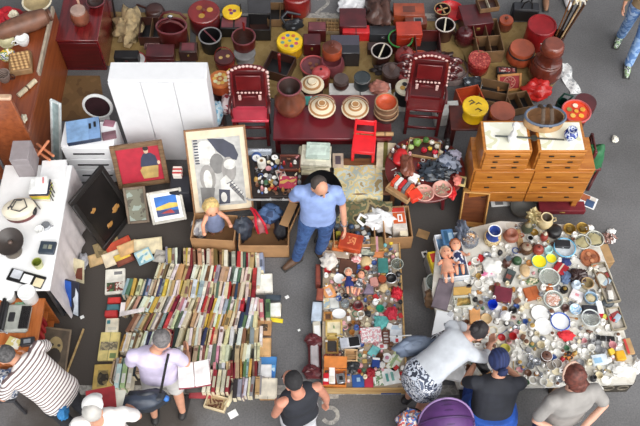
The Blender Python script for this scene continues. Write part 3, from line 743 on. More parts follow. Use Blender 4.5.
t = crate('writing_box', 'black lacquer writing box with a shining sloped lid', 'box', 345, 44, Z0, 29, 18, .26, M((40, 38, 44), .2, 0, .1, 6, 0, .5), 0, art=[(-.98, -.1, .98, .98, M((72, 66, 78), .12, 0, .05, 6, 0, .8))])
t = pot('gourd_jar', 'tall turned wooden jar with bulging pinkish foot and small lid', 'jar', 332, 66, Z0, 13, .24, 'pot', PLUM)
pot('gourd_jar_top', 'orange-brown lidded pot standing on the pinkish bulging jar', 'pot', 332, 51, .25, 10, .14, 'drum', ORB, lid=('cone', .06, BRN, .9), knob=(.2, BRN)).name = 'lidded_pot'
pot('round_tray', 'round maroon tray with a painted leaf beside the pinkish jar', 'tray', 313, 66, .1, 12.5, .03, 'rimlid', PLUM, decal=motif([(150, 90, 60)], 3, .3, .16, False), rim=PNK)
pot('tray_stand', 'dark round box under the maroon leaf tray', 'box', 312, 71, Z0, 10, .085, 'drum', MAR)
heap('plastic_bag', 'white plastic bag lying at the far stall line', 'bag', 353, 4, 0, 15, 8, .16, M((236, 236, 238), .4, 0, .04), .25, 8, 5)
crate('leather_box', 'dark maroon leather box in front of the white plastic bag', 'box', 353, 17, Z0, 27, 18, .2, MAR, 0, latch=BRASS)
crate('flat_red_box', 'flat bright red box leaning out below the maroon leather box', 'box', 356, 29, Z0, 27, 8, .16, SCAR, 0, band=(.04, DRED))
crate('slate_case', 'flat grey-black case beside the flat red box', 'case', 383, 30, Z0, 27, 9, .15, DGR, 0, latch=STEEL)
t = heap('leather_bag', 'crumpled brown leather bag behind the flat black case', 'bag', 379, 13, Z0, 13, 13, .3, M((84, 56, 48), .4, 0, .2), .28, 5)
heap('green_cloth', 'small green cloth lying behind the brown leather bag', 'cloth', 378, 1, 0, 8, 5, .08, M((80, 150, 90), .8), .2, 2)
t = thing('chain_heap', 'tangle of silver metal ornaments lying before the flat black case', 'chain', P(376, 38, Z0)); b = MB()
for i in range(14): b.tube([(x_+.035*math.cos(k*1.05), y_+.025*math.sin(k*1.05), .012+.006*(i % 3)) for k in range(6) for (x_, y_) in [(-.16+.025*i, .03*math.sin(i*2.1))]], .006, 6, closed=True)
obj('links', b, STEEL, t)
crate('small_chest', 'little brown chest between the writing box and the barred bucket', 'chest', 376, 46, Z0, 17, 8, .1, DBR, 0, latch=BRASS)
pot('wooden_bucket', 'dark bucket with a pale bar across it behind the red table', 'bucket', 381, 57, Z0, 10, .24, 'bucket', DBR, rim=M((196, 186, 178)), inner=BLK, handle=('bar', CRM, 70))
pot('wrapped_basket', 'round basket with its rim wrapped in bright green cloth', 'basket', 400, 43, Z0, 12, .18, 'tub', DRED, rim=M((52, 142, 62), .5), inner=DRED)
pot('round_jar', 'glossy red-brown jar with a bulging domed lid beside the green-rimmed basket', 'jar', 404, 61, Z0, 10, .2, 'drum', DRED, lid=('dome', .12, M((140, 52, 50), .25, 0, .1, 6, 0, .6), 1.0), knob=(.25, DRED))
crate('long_box', 'long orange-brown box at the far line by the leather bag', 'box', 409, 9, Z0, 31, 12, .2, ORB, 0, latch=BRASS, art=[(-.4, -.5, .4, .5, BRN)])
crate('label_box', 'brown wooden box with a white label on its top', 'box', 416, 20, Z0, 22, 8, .16, BRN, 0, art=[(-.2, -.6, .6, .6, M((150, 150, 150))), (-.1, -.4, .5, .4, DGR)])
crate('lacquer_box', 'bright orange-red lacquer box in front of the label box', 'box', 409, 28, Z0, 25, 13, .24, M((190, 60, 38), .3, 0, .1, 6, 0, .4), 2, 'lidded')
crate('deep_box', 'deep dark open box with a reddish rim beside the green-rimmed basket', 'box', 428, 41, Z0, 25, 22, .22, DRED, 0, 'open', inner=BLK)
pot('wooden_bucket', 'dark bucket with a pale rim and bar beside the red basin', 'bucket', 444, 31, Z0, 9.5, .24, 'bucket', DBR, rim=M((196, 186, 178)), inner=BLK, handle=('bar', CRM, 80))
pot('red_basin', 'wide bright red plastic basin at the far line', 'basin', 450, 13, Z0, 14, .1, 'bowl', SCAR)
t = pot('trivet_basket', 'small dark basket with a crossed wooden grid inside the red basin', 'basket', 442, 12, .04, 8, .12, 'bucket', DBR, rim=TAN, inner=BLK)
for a in (20, 110): obj('grid_bar', MB().box((0, 0, .115), (.16, .02, .012), .002, rz=a), TAN, t)
pot('wooden_tub', 'orange-brown tub with a half lid and two pale battens', 'tub', 419, 66, Z0, 13, .17, 'drum', ORB, lid=('rimlid', .03, ORG), handle=[('bar', CRM, 75), ('bail', PNK, .16)])
heap('root_carving', 'dark gnarled root carving behind the scrolled chair', 'carving', 436, 60, Z0, 14, 7, .16, DBR, .5, 11, 6)
pot('straw_hat', 'greyish round domed hat beside the dark root carving', 'hat', 453, 72, Z0, 14, .14, 'dome', M((122, 106, 102), .7, 0, .1, 30), rim=DBR)
pot('lacquer_kettle', 'round dark brown teapot with a knobbed lid', 'teapot', 464, 38, Z0, 10, .2, 'pot', M((72, 26, 28), .15, 0, .1, 6, 0, .7), lid=('dome', .06, MAR, .8), knob=(.22, DBR), spout=DBR, handle=('mug', BRN), rz=-30)
crate('maroon_chest', 'dark maroon trunk carrying a small open wooden box at the far edge', 'trunk', 476, 14, Z0, 30, 20, .24, MAR, 8, latch=BRASS)
crate('divided_box', 'small open wooden box on top of the maroon trunk', 'box', 488, 2, .255, 20, 12, .08, RIMW, 10, 'cells', wall=.009, inner=DBR, lid=CRM)
crate('divided_box', 'four-compartment wooden box between the teapot and the small pot', 'box', 488, 35, Z0, 26, 32, .22, RIMW, 4, 'cells', wall=.009, inner=M((50, 32, 22)), lid=RIMW, cells=(2, 2))
pot('small_pot', 'small brown lidded pot beside the black handbag', 'pot', 505, 25, Z0, 7.5, .16, 'pot', BRN, lid=('flat', .025, ORB, .95), knob=(.25, BRN))
t = thing('handbag', 'black leather handbag with two raised handles', 'bag', P(523, 18, .0), -4)
obj('body', MB().box((0, 0, .12), (.36, .17, .24), .03), M((34, 34, 38), .4), t); obj('flap', MB().box((0, -.02, .235), (.34, .14, .02), .008), DGR, t)
for sy in (-.06, .05): obj('handle', MB().tube([(-.07, sy, .24), (-.05, sy, .34), (0, sy, .38), (.05, sy, .34), (.07, sy, .24)], .011, 8), BLK, t)
pot('oil_drum', 'bright red metal can with a worn lid and white mark', 'can', 539, 35, 0, 14, .34, 'drum', M((150, 26, 30), .35, 0, .1), lid=('rimlid', .03, M((150, 34, 40), .35)))
q = P(541, 44, .2)
t = USED['bright red metal can with a worn lid and white mark']; obj('white_mark', MB().ball((.02, -14/ppm(539, 35, .17)+.004, .2), (.035, .012, .022), 10, 6), WHT, t)
pot('ginger_jar', 'fat orange-brown jar with a dark band under its lid', 'jar', 520, 56, Z0, 14.5, .2, 'pot', ORB, lid=('flat', .06, M((176, 84, 54), .3, 0, .12, 6, 0, .4), .86), rim=(.85, BLK))
t = pot('turned_jar', 'big dark brown turned jar with stepped shoulders', 'jar', 545, 70, 0, 17, .3, 'pot', M((96, 42, 30), .2, 0, .2, 6, 0, .6), lid=('flat', .03, BRN, .8))
r = 17/ppm(545, 70, .15)
q = obj('neck', MB().lathe([(0, .31), (r*.66, .31), (r*.78, .36), (r*.62, .4), (r*.58, .5), (r*.68, .53), (0, .53)], 24), M((96, 42, 30), .2, 0, .2, 6, 0, .6), t)
obj('cap', MB().lathe([(0, .53), (r*.6, .53), (r*.66, .58), (r*.6, .63), (r*.5, .65), (0, .65)], 24), M((128, 62, 44), .2, 0, .15, 6, 0, .6), t)
cx = P(556, 45, .0)
pot('cane_holder', 'dark round holder of the canes behind the big turned jar', 'holder', 556, 42, 0, 7, .3, 'bucket', DBR)
hold = USED['dark round holder of the canes behind the big turned jar'].location
CN = [(96, 62, 40), (40, 34, 32), (170, 130, 84), (60, 44, 36), (140, 96, 60), (30, 28, 28), (190, 160, 120), (84, 60, 44)]
HD = ['crook handle of pale horn', 'straight pale grip', 'curled cream handle', 'silver knob', 'white carved handle', 'bent tan handle', 'plain flat top', 'hooked ivory handle']
WD = ['brown', 'black', 'light tan', 'dark brown', 'mid brown', 'jet black', 'pale bamboo', 'dull brown']
for i in range(8):
    a = i*.785; bx, by = .035*math.cos(a), .035*math.sin(a); tx, ty = .06+.1*math.cos(a)+.06, .05+.1*math.sin(a)
    t = thing('walking_cane', '%s walking cane with %s in the bundle' % (WD[i], HD[i]), 'cane', (hold.x, hold.y, .035), 0, 'walking canes in the round holder')
    obj('shaft', MB().tube([(bx, by, 0), (tx, ty, .82)], .011, 8), M(CN[i], .4), t)
    d = Vector((math.cos(a*1.7), math.sin(a*1.7), 0)); e_ = Vector((tx, ty, .82))
    obj('grip', MB().tube([e_, e_+d*.02+Vector((0, 0, .05)), e_+d*.07+Vector((0, 0, .06)), e_+d*.11+Vector((0, 0, .02))], [.012, .014, .014, .01], 8, caps='round'), M([(214, 196, 160), (226, 220, 206), (206, 190, 150)][i % 3], .4), t)
pot('carved_box', 'round red box with a carved lid in front of the four-compartment box', 'box', 478, 65, Z0, 11, .16, 'drum', RED, lid=('flat', .05, BLOTCH([(176, 62, 56), (130, 36, 36), (200, 100, 84)], 40, .4)))
crate('black_tin', 'shiny black tin with painted white reflections beside the carved red box', 'tin', 473, 81, Z0, 17, 9, .1, BLOTCH([(30, 32, 36), (60, 64, 70), (176, 184, 190)], 14, .15), 4, 'lidded')  # pale blotches put the reflections into the tin's colour
crate('orange_tray', 'orange-red slanting tray behind the yellow stool', 'tray', 470, 94, Z0, 24, 15, .2, ORG, 15, 'open', inner=M((186, 64, 34)))
crate('black_tin', 'small black tin with a reddish picture beside the ginger jar', 'tin', 507, 70, Z0, 20, 7, .1, BLK, -4, art=[(-.8, -.6, .8, .6, BLOTCH([(60, 30, 30), (150, 60, 60), (200, 190, 180)], 30))])
t, w, h = board('medallion_picture', 'square wooden frame with a red medallion panel', 'picture', (497, 92), (521, 90), (495, 75), .012, .2)
framed(t, w, h, M((190, 130, 74), .4), .03, .025); obj('panel', MB().box((0, .006, h/2), (w-.04, .01, h-.04), .001), M((150, 36, 40), .5), t)
b = MB()
for k in range(8): b.tube([(.0+.06*math.cos(k*.785+.1*j)*(.5+.5*(j % 2)), -.001, h/2+.06*math.sin(k*.785+.1*j)*(.5+.5*(j % 2))) for j in range(4)], .006, 6)
b.tube([(.075*math.cos(k*.3), -.001, h/2+.075*math.sin(k*.3)) for k in range(21)], .006, 6, closed=True); obj('medallion', b, M((200, 140, 120)), t)
heap('red_bag', 'shiny red plastic bag swelling beside the big turned jar', 'bag', 537, 89, 0, 14, 9, .2, M((200, 40, 36), .25, 0, .08), .2, 6, 4)
crate('shelf_box', 'black twin-shelf box with pale rim lying slanted behind the yellow stool', 'box', 494, 91, .02, 28, 22, .16, RIMW, -14, 'cells', wall=.009, inner=BLK, lid=RIMW, cells=(1, 2))
crate('shelf_box', 'small black open box with crossed slats beside the red bag', 'box', 520, 100, .02, 22, 16, .14, RIMW, 14, 'cells', wall=.009, inner=BLK, lid=RIMW, cells=(2, 1))
pot('yellow_stool', 'bright yellow waisted drum stool with black writing-like strokes on top', 'stool', 474, 112, .601, 12.5, .19, 'waist', M((236, 190, 24), .35, 0, .06, 5, 0, .3), lid=('flat', .025, YEL, 1.04), decal=brush((84, 66, 24)))
pot('round_box', 'round rust-brown lidded box beside the yellow stool', 'box', 501, 116, .601, 13, .12, 'drum', DRED, lid=('flat', .04, M((164, 84, 58), .3, 0, .12, 6, 0, .4), .98))
pot('flower_tray', 'round orange-red tray painted with gold flowers beyond the drawer chests', 'tray', 576, 112, .78, 14, .035, 'rimlid', M((222, 74, 44), .35, 0, .06), decal=motif([(236, 170, 60), (236, 214, 190), (150, 150, 80), (240, 190, 90)], 5, .5, .2), rim=PNK)
pot('wooden_stool', 'dark round stool under the orange-red flower tray', 'stool', 577, 122, .002, 11, .777, 'waist', MAR)
t = thing('maroon_chair', 'dark maroon folding chair beyond the drawer chests', 'chair', (3.12, 5.55, 0), 90)
for s_ in (-1, 1): obj('leg', MB().box((s_*.12, .04, .4), (.035, .035, .8), .006), MAR, t); obj('leg', MB().box((s_*.12, -.08, .24), (.035, .035, .48), .006), MAR, t)
obj('seat', MB().box((0, -.02, .46), (.3, .17, .03), .006), DRED, t)
for z in (.6, .7, .78): obj('back_slat', MB().box((0, .04, z), (.22, .02, .05), .005), DRED, t)
heap('green_bag', 'dark green bag hanging by the end of the drawer chests', 'bag', 592, 158, .3, 11, 9, .5, M((46, 110, 70), .6, 0, .12, 8, .2), .16, 4, 3)
t = thing('newspaper_sheet', 'long crumpled strip of newspaper lying on the asphalt', 'newspaper', P(568, 79, 0), 0)
a0, b0 = P(562, 64), P(575, 94); c = P(568, 79)
dv = b0-a0; nv = Vector((-dv.y, dv.x, 0)).normalized()
obj('sheet', MB().grid(lambda u, v: (a0-c)+dv*u+nv*(v-.5)*.15+Vector((.02*math.sin(u*9), 0, .012+.01*math.sin(u*14+v*5))), 24, 5, .003), BLOTCH([(206, 206, 206), (226, 226, 224), (170, 172, 174)], 24), t)
# on the drawer chests
t = pot('oval_basket', 'big oval basket with blue rim and two broad strap handles on a drawer chest', 'basket', 544, 120, 1.202, 20, .14, 'tub', M((190, 150, 104), .6), rim=M((96, 108, 128)), sx=1, sy=.62, inner=M((132, 96, 66)))
r = 20/ppm(544, 120, 1.27)
for sx in (-.25, .2): obj('strap_handle', MB().tube([(sx*r, -r*.6, .1), (sx*r, -r*.5, .2), (sx*r*.9, 0, .26), (sx*r, r*.5, .2), (sx*r, r*.6, .1)], .022, 8, flat=.35, up=(0, 1, 0)), M((78, 60, 44), .6), t)
t = pot('porcelain_figurine', 'white porcelain figurine of a twisted stem on the marble chest top', 'figurine', 512, 138, 1.206, 4.5, .13, 'vase', WHT, lid=('cone', .11, WHT, .7), knob=(.9, WHT))
c = P(534, 138, 1.22)
t = thing('ornate_sword', 'long thin sword lying across both marble chest tops', 'sword', (c.x, c.y, 1.219), -4)
obj('blade', MB().box((-.18, 0, 0), (.46, .022, .008), .002), M((120, 124, 120), .3, .8), t); obj('grip', MB().tube([(.05, 0, 0), (.32, 0, 0)], .009, 8), M((70, 66, 60), .5), t); obj('guard', MB().lathe([(0, -.01), (.035, -.01), (.035, .01), (0, .01)], 14), M((90, 90, 84), .4, .7), t)
pot('porcelain_vase', 'small blue and white porcelain vase on the marble chest top', 'vase', 571, 134, 1.206, 7, .16, 'vase', BLOTCH([(30, 52, 128), (36, 60, 140), (210, 216, 232), (40, 60, 130)], 22, .2), rim=(.65, M((200, 206, 220), .2)))
t = thing('dark_green_mug', 'dark green handled jug on the far side of the oval basket', 'jug', (P(562, 104, .7).x, P(562, 104, .7).y, .0)); b = MB().lathe(prof('tub', .07, .74), 16); obj('body', b, M((24, 60, 50), .3), t); obj('handle', MB().tube([(.05, .0, .74), (.1, .02, .82), (0, .04, .84), (-.05, .02, .76)], .014, 8), M((24, 60, 50), .3), t); t.name = 'umbrella_stand'
t['label'] = 'dark green tall stand with a looped handle behind the oval basket'; t['category'] = 'stand'
heap('cream_scrap', 'curled white paper scrap lying alone on the asphalt', 'scrap', 615, 139, 0, 3.5, 3, .05, M((232, 228, 214)), .2, 1)
# ================================================================ red table top and its back cloth
zt = .501
pot('big_vase', 'large brown flared vase with a brass ring at the end of the red table', 'vase', 290, 98, zt, 16, .42, 'flare', M((120, 66, 46), .3, 0, .25, 5, 0, .3), rim=(.72, PLUM), inner=M((50, 28, 22)))
bw = STRIPE((232, 216, 186), (176, 128, 80), (0, 0, 1), .03, .35, .62)
for (x, y, lb) in ((322, 110, 'bamboo bowl with a conical lid on the middle of the red table'), (355, 111, 'bamboo bowl with a conical lid standing near the red toddler chair')):
    pot('lidded_bowl', lb, 'bowl', x, y, zt, 13.5, .09, 'bowl', M((92, 72, 50), .4), lid=('cone', .09, bw, 1.02), handle=('bail', M((150, 110, 90)), .17))
pot('lidded_bowl', 'bamboo bowl with a conical lid behind the red table', 'bowl', 312, 87, .3, 12, .08, 'bowl', M((92, 72, 50), .4), lid=('cone', .08, bw, 1.02))
crate('bowl_plinth', 'dark box standing behind the red table under a bamboo bowl', 'box', 312, 92, 0, 22, 14, .298, DBR)
crate('teal_box', 'flat teal box at the back edge of the red table', 'box', 311, 100, zt, 14, 8, .03, M((70, 160, 150), .4), 0, band=(.05, WHT))
for i, (z, mm, r_) in enumerate(((0, M((60, 44, 40), .3), 12), (.075, M((126, 92, 70), .3), 11.5), (.15, M((58, 44, 38), .3), 11))):
    pot('nested_bowl', ['lowest dark bowl of the stack on the red table', 'middle brown bowl of the stack on the red table', 'topmost bowl with an orange inside on the red table stack'][i], 'bowl', 386, 113-i*4.5, zt+z, r_, .074, 'drum' if i < 2 else 'bowl', mm, inner=ORG if i == 2 else None, rim=(1.0, M((150, 120, 90))))
t = thing('paper_roll', 'pale brown rolled paper lying on the front edge of the red table', 'roll', (P(372, 133, .53).x, P(372, 134, .53).y, .53)); obj('tube', MB().tube([(-.22, 0, 0), (.25, 0, 0)], .026, 14), M((176, 140, 96), .7), t)
for s_ in (-.14, .15): obj('string_wrap', MB().tube([(s_-.012, 0, 0), (s_+.012, 0, 0)], .028, 14), M((120, 90, 60)), t)
crate('white_cloth_box', 'low box under a white cloth behind the red table', 'box', 360, 89, 0, 62, 12, .3, M((226, 222, 218), .8, 0, .06), 0, band=(.02, GRY))
zk = .302
pot('sewing_jar', 'dark round jar with a checkered neck and flat cap behind the red table', 'jar', 341, 84, zk, 8, .11, 'pot', DBR, lid=('flat', .05, M((90, 74, 70), .3), .95), rim=(.8, WHT))
pot('dark_canister', 'dark grey dented canister behind the red table', 'canister', 362, 82, zk, 8, .16, 'drum', M((52, 58, 60), .3, .3), rim=GRY, lid=('rimlid', .02, M((70, 76, 78), .3, .3)))
pot('lidded_jar', 'pinkish red round lidded jar behind the bamboo bowls', 'jar', 321, 78, Z0, 9, .2, 'drum', RED, lid=('dome', .06, M((206, 84, 84), .3, 0, .1, 6, 0, .4)), knob=(.14, DBR))
heap('wooden_fish', 'pinkish carved wooden fish drum on the white cloth box', 'carving', 379, 87, zk, 10, 6, .1, M((186, 120, 104), .4, 0, .2), .2, 7, 4)
pot('ink_box', 'dark round ink box with a ridged lid behind the wooden fish', 'box', 391, 77, Z0, 9.5, .22, 'drum', DBR, lid=('rimlid', .04, M((96, 78, 74), .3)), knob=(.4, M((110, 90, 84), .3)))
heap('metal_clamp', 'dark metal clamp lying behind the round ink box', 'tool', 385, 69, Z0, 12, 3.5, .14, M((70, 62, 62), .3, .4), .3, 2, 5)
pot('lidded_jar', 'pinkish brown small jar behind the ornate scrolled chair', 'jar', 405, 80, Z0, 8, .2, 'drum', PLUM, lid=('dome', .05, PNK))
pot('tea_tin', 'black drum tin with a gold pattern on its top by the scrolled chair', 'tin', 405, 94, .12, 10, .24, 'drum', BLK, lid=('rimlid', .02, CRM), decal=motif([(196, 150, 70), (40, 36, 34)], 4, .35, .25), rim=CRM)
crate('tin_plinth', 'white low box under the black drum tin', 'box', 405, 99, 0, 22, 14, .118, M((220, 216, 210)))
crate('white_carton', 'white carton standing behind the round table and the carved chair', 'carton', 447, 108, 0, 24, 14, .22, M((216, 214, 208)), 4, 'lidded')
# ================================================================ on the brown desk and mahogany chest
zd = .802
t = pot('copper_kettle', 'faceted copper pot with a tall spout-like handle on the mahogany chest', 'pot', 80, 17, .602, 9.5, .2, 'pot', M((150, 92, 70), .3, .3, .2), lid=('flat', .03, M((190, 160, 146), .25, .3), .8), handle=('post', M((186, 150, 130), .3)), rz=90)
pot('dark_pan', 'dark bowl behind the copper pot on the mahogany chest', 'bowl', 96, 3, .602, 9, .08, 'bowl', M((60, 40, 36), .3), rim=PLUM)
t = thing('lying_jar', 'long brown earthenware jar lying on its side on the desk', 'jar', P(24, 24, zd+.135), 0)
q = MB(); q.T = Matrix.Rotation(math.radians(28), 4, 'Z') @ Matrix.Rotation(math.radians(90), 4, 'Y')
q.lathe([(0, -.34), (.06, -.34), (.09, -.3), (.115, -.1), (.12, .12), (.1, .27), (.05, .31), (0, .31)], 24); obj('body', q, M((122, 84, 66), .45, 0, .15), t)
q = MB(); q.T = Matrix.Rotation(math.radians(28), 4, 'Z') @ Matrix.Rotation(math.radians(90), 4, 'Y'); q.lathe([(.05, .3), (.075, .31), (.075, .34), (.04, .34), (.04, .3)], 20); obj('mouth_ring', q, M((100, 66, 52), .45), t)
pot('enamel_basin', 'pale basin with brown inside on the far corner of the desk', 'basin', 38, 4, zd, 14, .1, 'bowl', CRM, inner=M((176, 156, 116)), rim=CRM)
pot('white_mug', 'white mug lying by the brown jar on the desk', 'mug', 23, 41, zd, 7, .1, 'cup', WHT, handle=('mug', WHT), rz=200)
heap('red_cloth', 'crumpled bright red cloth at the far end of the desk', 'cloth', 6, 15, zd, 12, 7, .09, M((190, 24, 40), .6), .3, 6)
t = thing('blossom_dish', 'red dish with a skull-like white carving on the desk', 'dish', P(15, 19, zd+.03)); obj('dish', MB().lathe(prof('bowl', .12, .06), 20), M((140, 24, 34), .3), t); obj('white_carving', MB().blob((0, 0, .07), (.06, .05, .05), .3, 3), CRM, t)
t = thing('wicker_basket', 'stacked split-bamboo steamer with rolled ends on the desk', 'steamer', P(22, 66, zd), 12)
b = MB()
for k in range(6): b.tube([(-.1, -.12+k*.045, .1+.008*(k % 2)), (.12, -.12+k*.045, .11)], .022, 8, flat=.5)
obj('slats', b, STRIPE((206, 166, 112), (150, 110, 70), (1, .2, 0), .05), t, sharp=60)
obj('frame', MB().box((0, 0, .045), (.26, .3, .09), .01), M((150, 118, 82), .7), t)
t = thing('rolled_mat', 'pale rolled bamboo mat beside the steamer on the desk', 'mat', P(27, 88, zd+.03), 55); obj('roll', MB().tube([(-.14, 0, 0), (.14, 0, 0)], .03, 12), M((206, 190, 160), .7), t); obj('tie', MB().tube([(-.01, 0, 0), (.01, 0, 0)], .032, 12), M((90, 60, 40)), t)
pot('figured_bowl', 'bowl with blue, green and white painting on the desk edge', 'bowl', 8, 57, zd, 8, .08, 'bowl', BLOTCH([(60, 84, 140), (230, 226, 214), (70, 130, 80), (220, 180, 60), (236, 232, 226)], 18, .3))
pot('figured_bowl', 'pale green round bowl above the painted bowl on the desk', 'bowl', 8, 44, zd, 8, .08, 'bowl', M((206, 200, 160), .35))
pot('woven_cup', 'woven grey-brown cup in the corner of the desk', 'cup', 4, 77, zd, 7, .12, 'cup', STRIPE((150, 130, 120), (90, 74, 66), (0, 0, 1), .02), handle=('mug', DBR))
heap('cream_shell', 'small cream shell on the front end of the desk', 'shell', 23, 119, zd, 3.5, 4.5, .05, CRM, .2, 3)
t, w, h = board('hung_dish_back', 'big round dark mirror with a white rim leaning behind the drawer cabinet', 'mirror', (88, 120), (114, 120), (88, 92), .3, .72); t.name = 'round_mirror'
R_ = w*.52
q = MB(); q.T = Matrix.Translation((0, 0, h*.5)) @ Matrix.Rotation(math.pi/2, 4, 'X'); q.lathe([(0, -.012), (R_*.93, -.012), (R_*.93, .012), (0, .012)], 32); obj('glass', q, M((52, 30, 34), .12), t)
q = MB().tube([(R_*math.cos(k*.2618), 0, h*.5+R_*math.sin(k*.2618)) for k in range(24)], .02, 8, closed=True); obj('rim', q, WHT, t); obj('stand', MB().box((0, .03, .15), (.2, .02, .36), .004), WHT, t)
# ================================================================ carved chair neighbours
pot('lidded_drum', 'orange round box with cream blossoms beside the wardrobe', 'box', 221, 84, .45, 11, .14, 'drum', M((176, 78, 40), .35), lid=('flat', .03, M((214, 120, 60), .35)), decal=motif([(246, 220, 150), (240, 190, 90), (250, 236, 190)], 9, .5, .2))
pot('pot_stand', 'dark red round stand under the orange blossom box', 'stand', 221, 96, 0, 10, .448, 'waist', DRED)
pot('yellow_plate', 'round yellow lid standing behind the orange blossom box', 'lid', 235, 76, .2, 11, .03, 'flat', YEL)
pot('pot_stand', 'dark red round stand under the yellow lid', 'stand', 235, 80, 0, 9, .198, 'drum', MAR)
heap('fish_cushion', 'pale blue patterned fan-shaped cushion beside the wardrobe', 'cushion', 217, 112, .35, 6, 10, .22, BLOTCH([(110, 170, 200), (196, 216, 226), (150, 196, 216)], 12), .1, 2)
crate('cushion_box', 'dark box under the pale blue cushion beside the wardrobe', 'box', 218, 118, 0, 13, 16, .348, DBR)
heap('red_cushion', 'dull pink and white cushion behind the pale blue one', 'cushion', 226, 104, .3, 5, 9, .2, BLOTCH([(150, 50, 60), (220, 200, 200), (130, 40, 50)], 10), .1, 5)
# ================================================================ white long table and its goods
zw = .751
crate('grey_carton', 'tall plain grey carton at the back end of the white table', 'box', 20, 150, zw, 18, 19, .34, M((150, 142, 144), .6, 0, .05), 2, 'lidded')
crate('white_box', 'low white box beside the tall grey carton on the table', 'box', 53, 170, zw, 24, 20, .06, M((236, 236, 236), .5, 0, .03), 3, 'lidded')
t = thing('stick_bundle', 'crossed orange wooden sticks leaning behind the grey carton', 'sticks', P(43, 156, zw), 0)
for i, (a, c) in enumerate((((-.12, .1, .0), (.12, -.12, .1)), ((-.08, .14, .03), (.16, -.08, .12)), ((-.1, -.1, .02), (.08, .1, .14)))): obj('stick', MB().tube([a, c], .016, 8, caps='round'), M((206, 130, 92), .6), t)
sb = [((236, 236, 232), 18, 15, .03), ((40, 40, 60), 19, 16, .025), ((210, 170, 70), 19, 15, .04), ((190, 196, 70), 18, 15, .03), ((200, 190, 176), 19, 15, .04)]
z = zw+.001
SN = ['dark-spined lowest', 'second from bottom', 'yellow-green middle', 'golden', 'topmost white']
for i in range(5):
    c_, w_, d_, h_ = sb[4-i]; crate('book', '%s book in the small stack on the white table' % SN[i], 'book', 43+(i % 2), 186, z, w_, d_, h_, M(c_, .6), -2+i, art=[(-.8, -.8, .8, .8, M(tuple(min(255, x+14) for x in c_)))], group='small stack on the white table').location.xy = (P(43, 194, zw).x+.006*(i % 2), P(43, 194, zw).y); z += h_+.002
crate('folded_paper', 'white folded paper with a pink mark on top of the small book stack', 'paper', 41, 181, z+.002, 12, 9, .012, WHT, 10, art=[(.2, -.6, .5, .8, M((220, 130, 130)))])
t = thing('wire_rack', 'thin black wire rack standing beside the small book stack', 'rack', P(54, 196, zw)); 
for k in range(3): obj('wire', MB().tube([(0, -.06+k*.05, 0), (0, -.06+k*.05, .16), (.02, -.04+k*.05, .17)], .006, 6), BLK, t)
t = thing('rice_cooker', 'cream oval kitchen machine with a cable wound over it on the table', 'appliance', P(22, 214, zw), 14)
obj('base', MB().lathe([(0, 0), (.15, 0), (.16, .02), (.15, .05), (0, .05)], 24, sx=1.05, sy=.75), M((110, 60, 58), .4), t)
obj('housing', MB().lathe([(0, .05), (.15, .05), (.17, .08), (.165, .13), (.12, .16), (0, .17)], 28, sx=1.05, sy=.75), M((232, 222, 200), .3, 0, .04), t)
obj('cable', MB().tube([(-.1, -.02, .165), (-.02, .08, .175), (.08, .06, .18), (.1, -.04, .17), (.02, -.08, .175), (-.06, -.04, .185), (0, .06, .185), (.16, .07, .1), (.2, 0, .02)], .007, 6), M((70, 66, 64)), t)
for sx in (-.05, -.02): obj('button', MB().ball((sx-.04, .0, .168), (.012, .012, .008), 8, 5), DGR, t)
obj('side_vent', MB().ball((.15, -.03, .08), (.03, .07, .045), 12, 6), BLK, t)
t = thing('desk_lamp', 'dark brown dish-shaped lamp lying tilted on the white table', 'lamp', P(14, 252, zw)); q = MB(); q.T = Matrix.Translation((0, .04, .13)) @ Matrix.Rotation(math.radians(16), 4, 'X')
obj('base', MB().lathe([(0, 0), (.085, 0), (.09, .01), (.08, .07), (.05, .1), (0, .1)], 24), M((96, 88, 78), .4), t)
q.lathe([(0, -.02), (.06, -.02), (.13, .03), (.15, .05), (.145, .055), (.05, 0), (.02, .0), (0, .02)], 28); obj('shade', q, M((60, 52, 48), .4), t)
q = MB(); q.T = Matrix.Translation((0, .04, .13)) @ Matrix.Rotation(math.radians(16), 4, 'X'); q.ball((0, 0, .02), (.025, .025, .02), 10, 6); obj('knob', q, M((110, 90, 80), .3), t)
pot('espresso_cup', 'small white cup beside the cream kitchen machine', 'cup', 40, 231, zw, 4.5, .07, 'cup', WHT, rim=WHT)
pot('chrome_cup', 'small chrome cup beside the white cup on the table', 'cup', 46, 226, zw, 4.5, .05, 'drum', STEEL, handle=('mug', STEEL))
crate('scale', 'dark slate pocket scale with two dials on the white table', 'scale', 47, 247, zw, 16, 12, .04, M((58, 68, 80), .4), -4, art=[(-.5, -.3, .0, .4, M((120, 126, 120))), (.15, -.3, .6, .4, M((150, 150, 130)))])
pot('green_cup', 'yellow-green cup with dark green inside on the white table', 'cup', 38, 264, zw, 5, .09, 'bucket', M((190, 190, 140), .4), inner=M((120, 134, 40)), rim=M((190, 190, 140)))
crate('watch_tray', 'black tray with three pale cards near the front table edge', 'tray', 26, 278, zw, 38, 12, .022, BLK, -16, art=[(-.85, -.5, -.3, .9, M((206, 208, 214))), (-.2, -.8, .35, .6, WHT), (.5, -.9, .98, .5, M((220, 206, 170)))])
t = thing('side_table', 'white side table at the frame edge behind the cream machine', 'table', (-3.69, 4.75, 0))
obj('top', MB().box((0, 0, .9), (.3, 1.25, .03), .005), WHT, t); legs4(t, .3, 1.25, .88, STEEL, .03, .03)
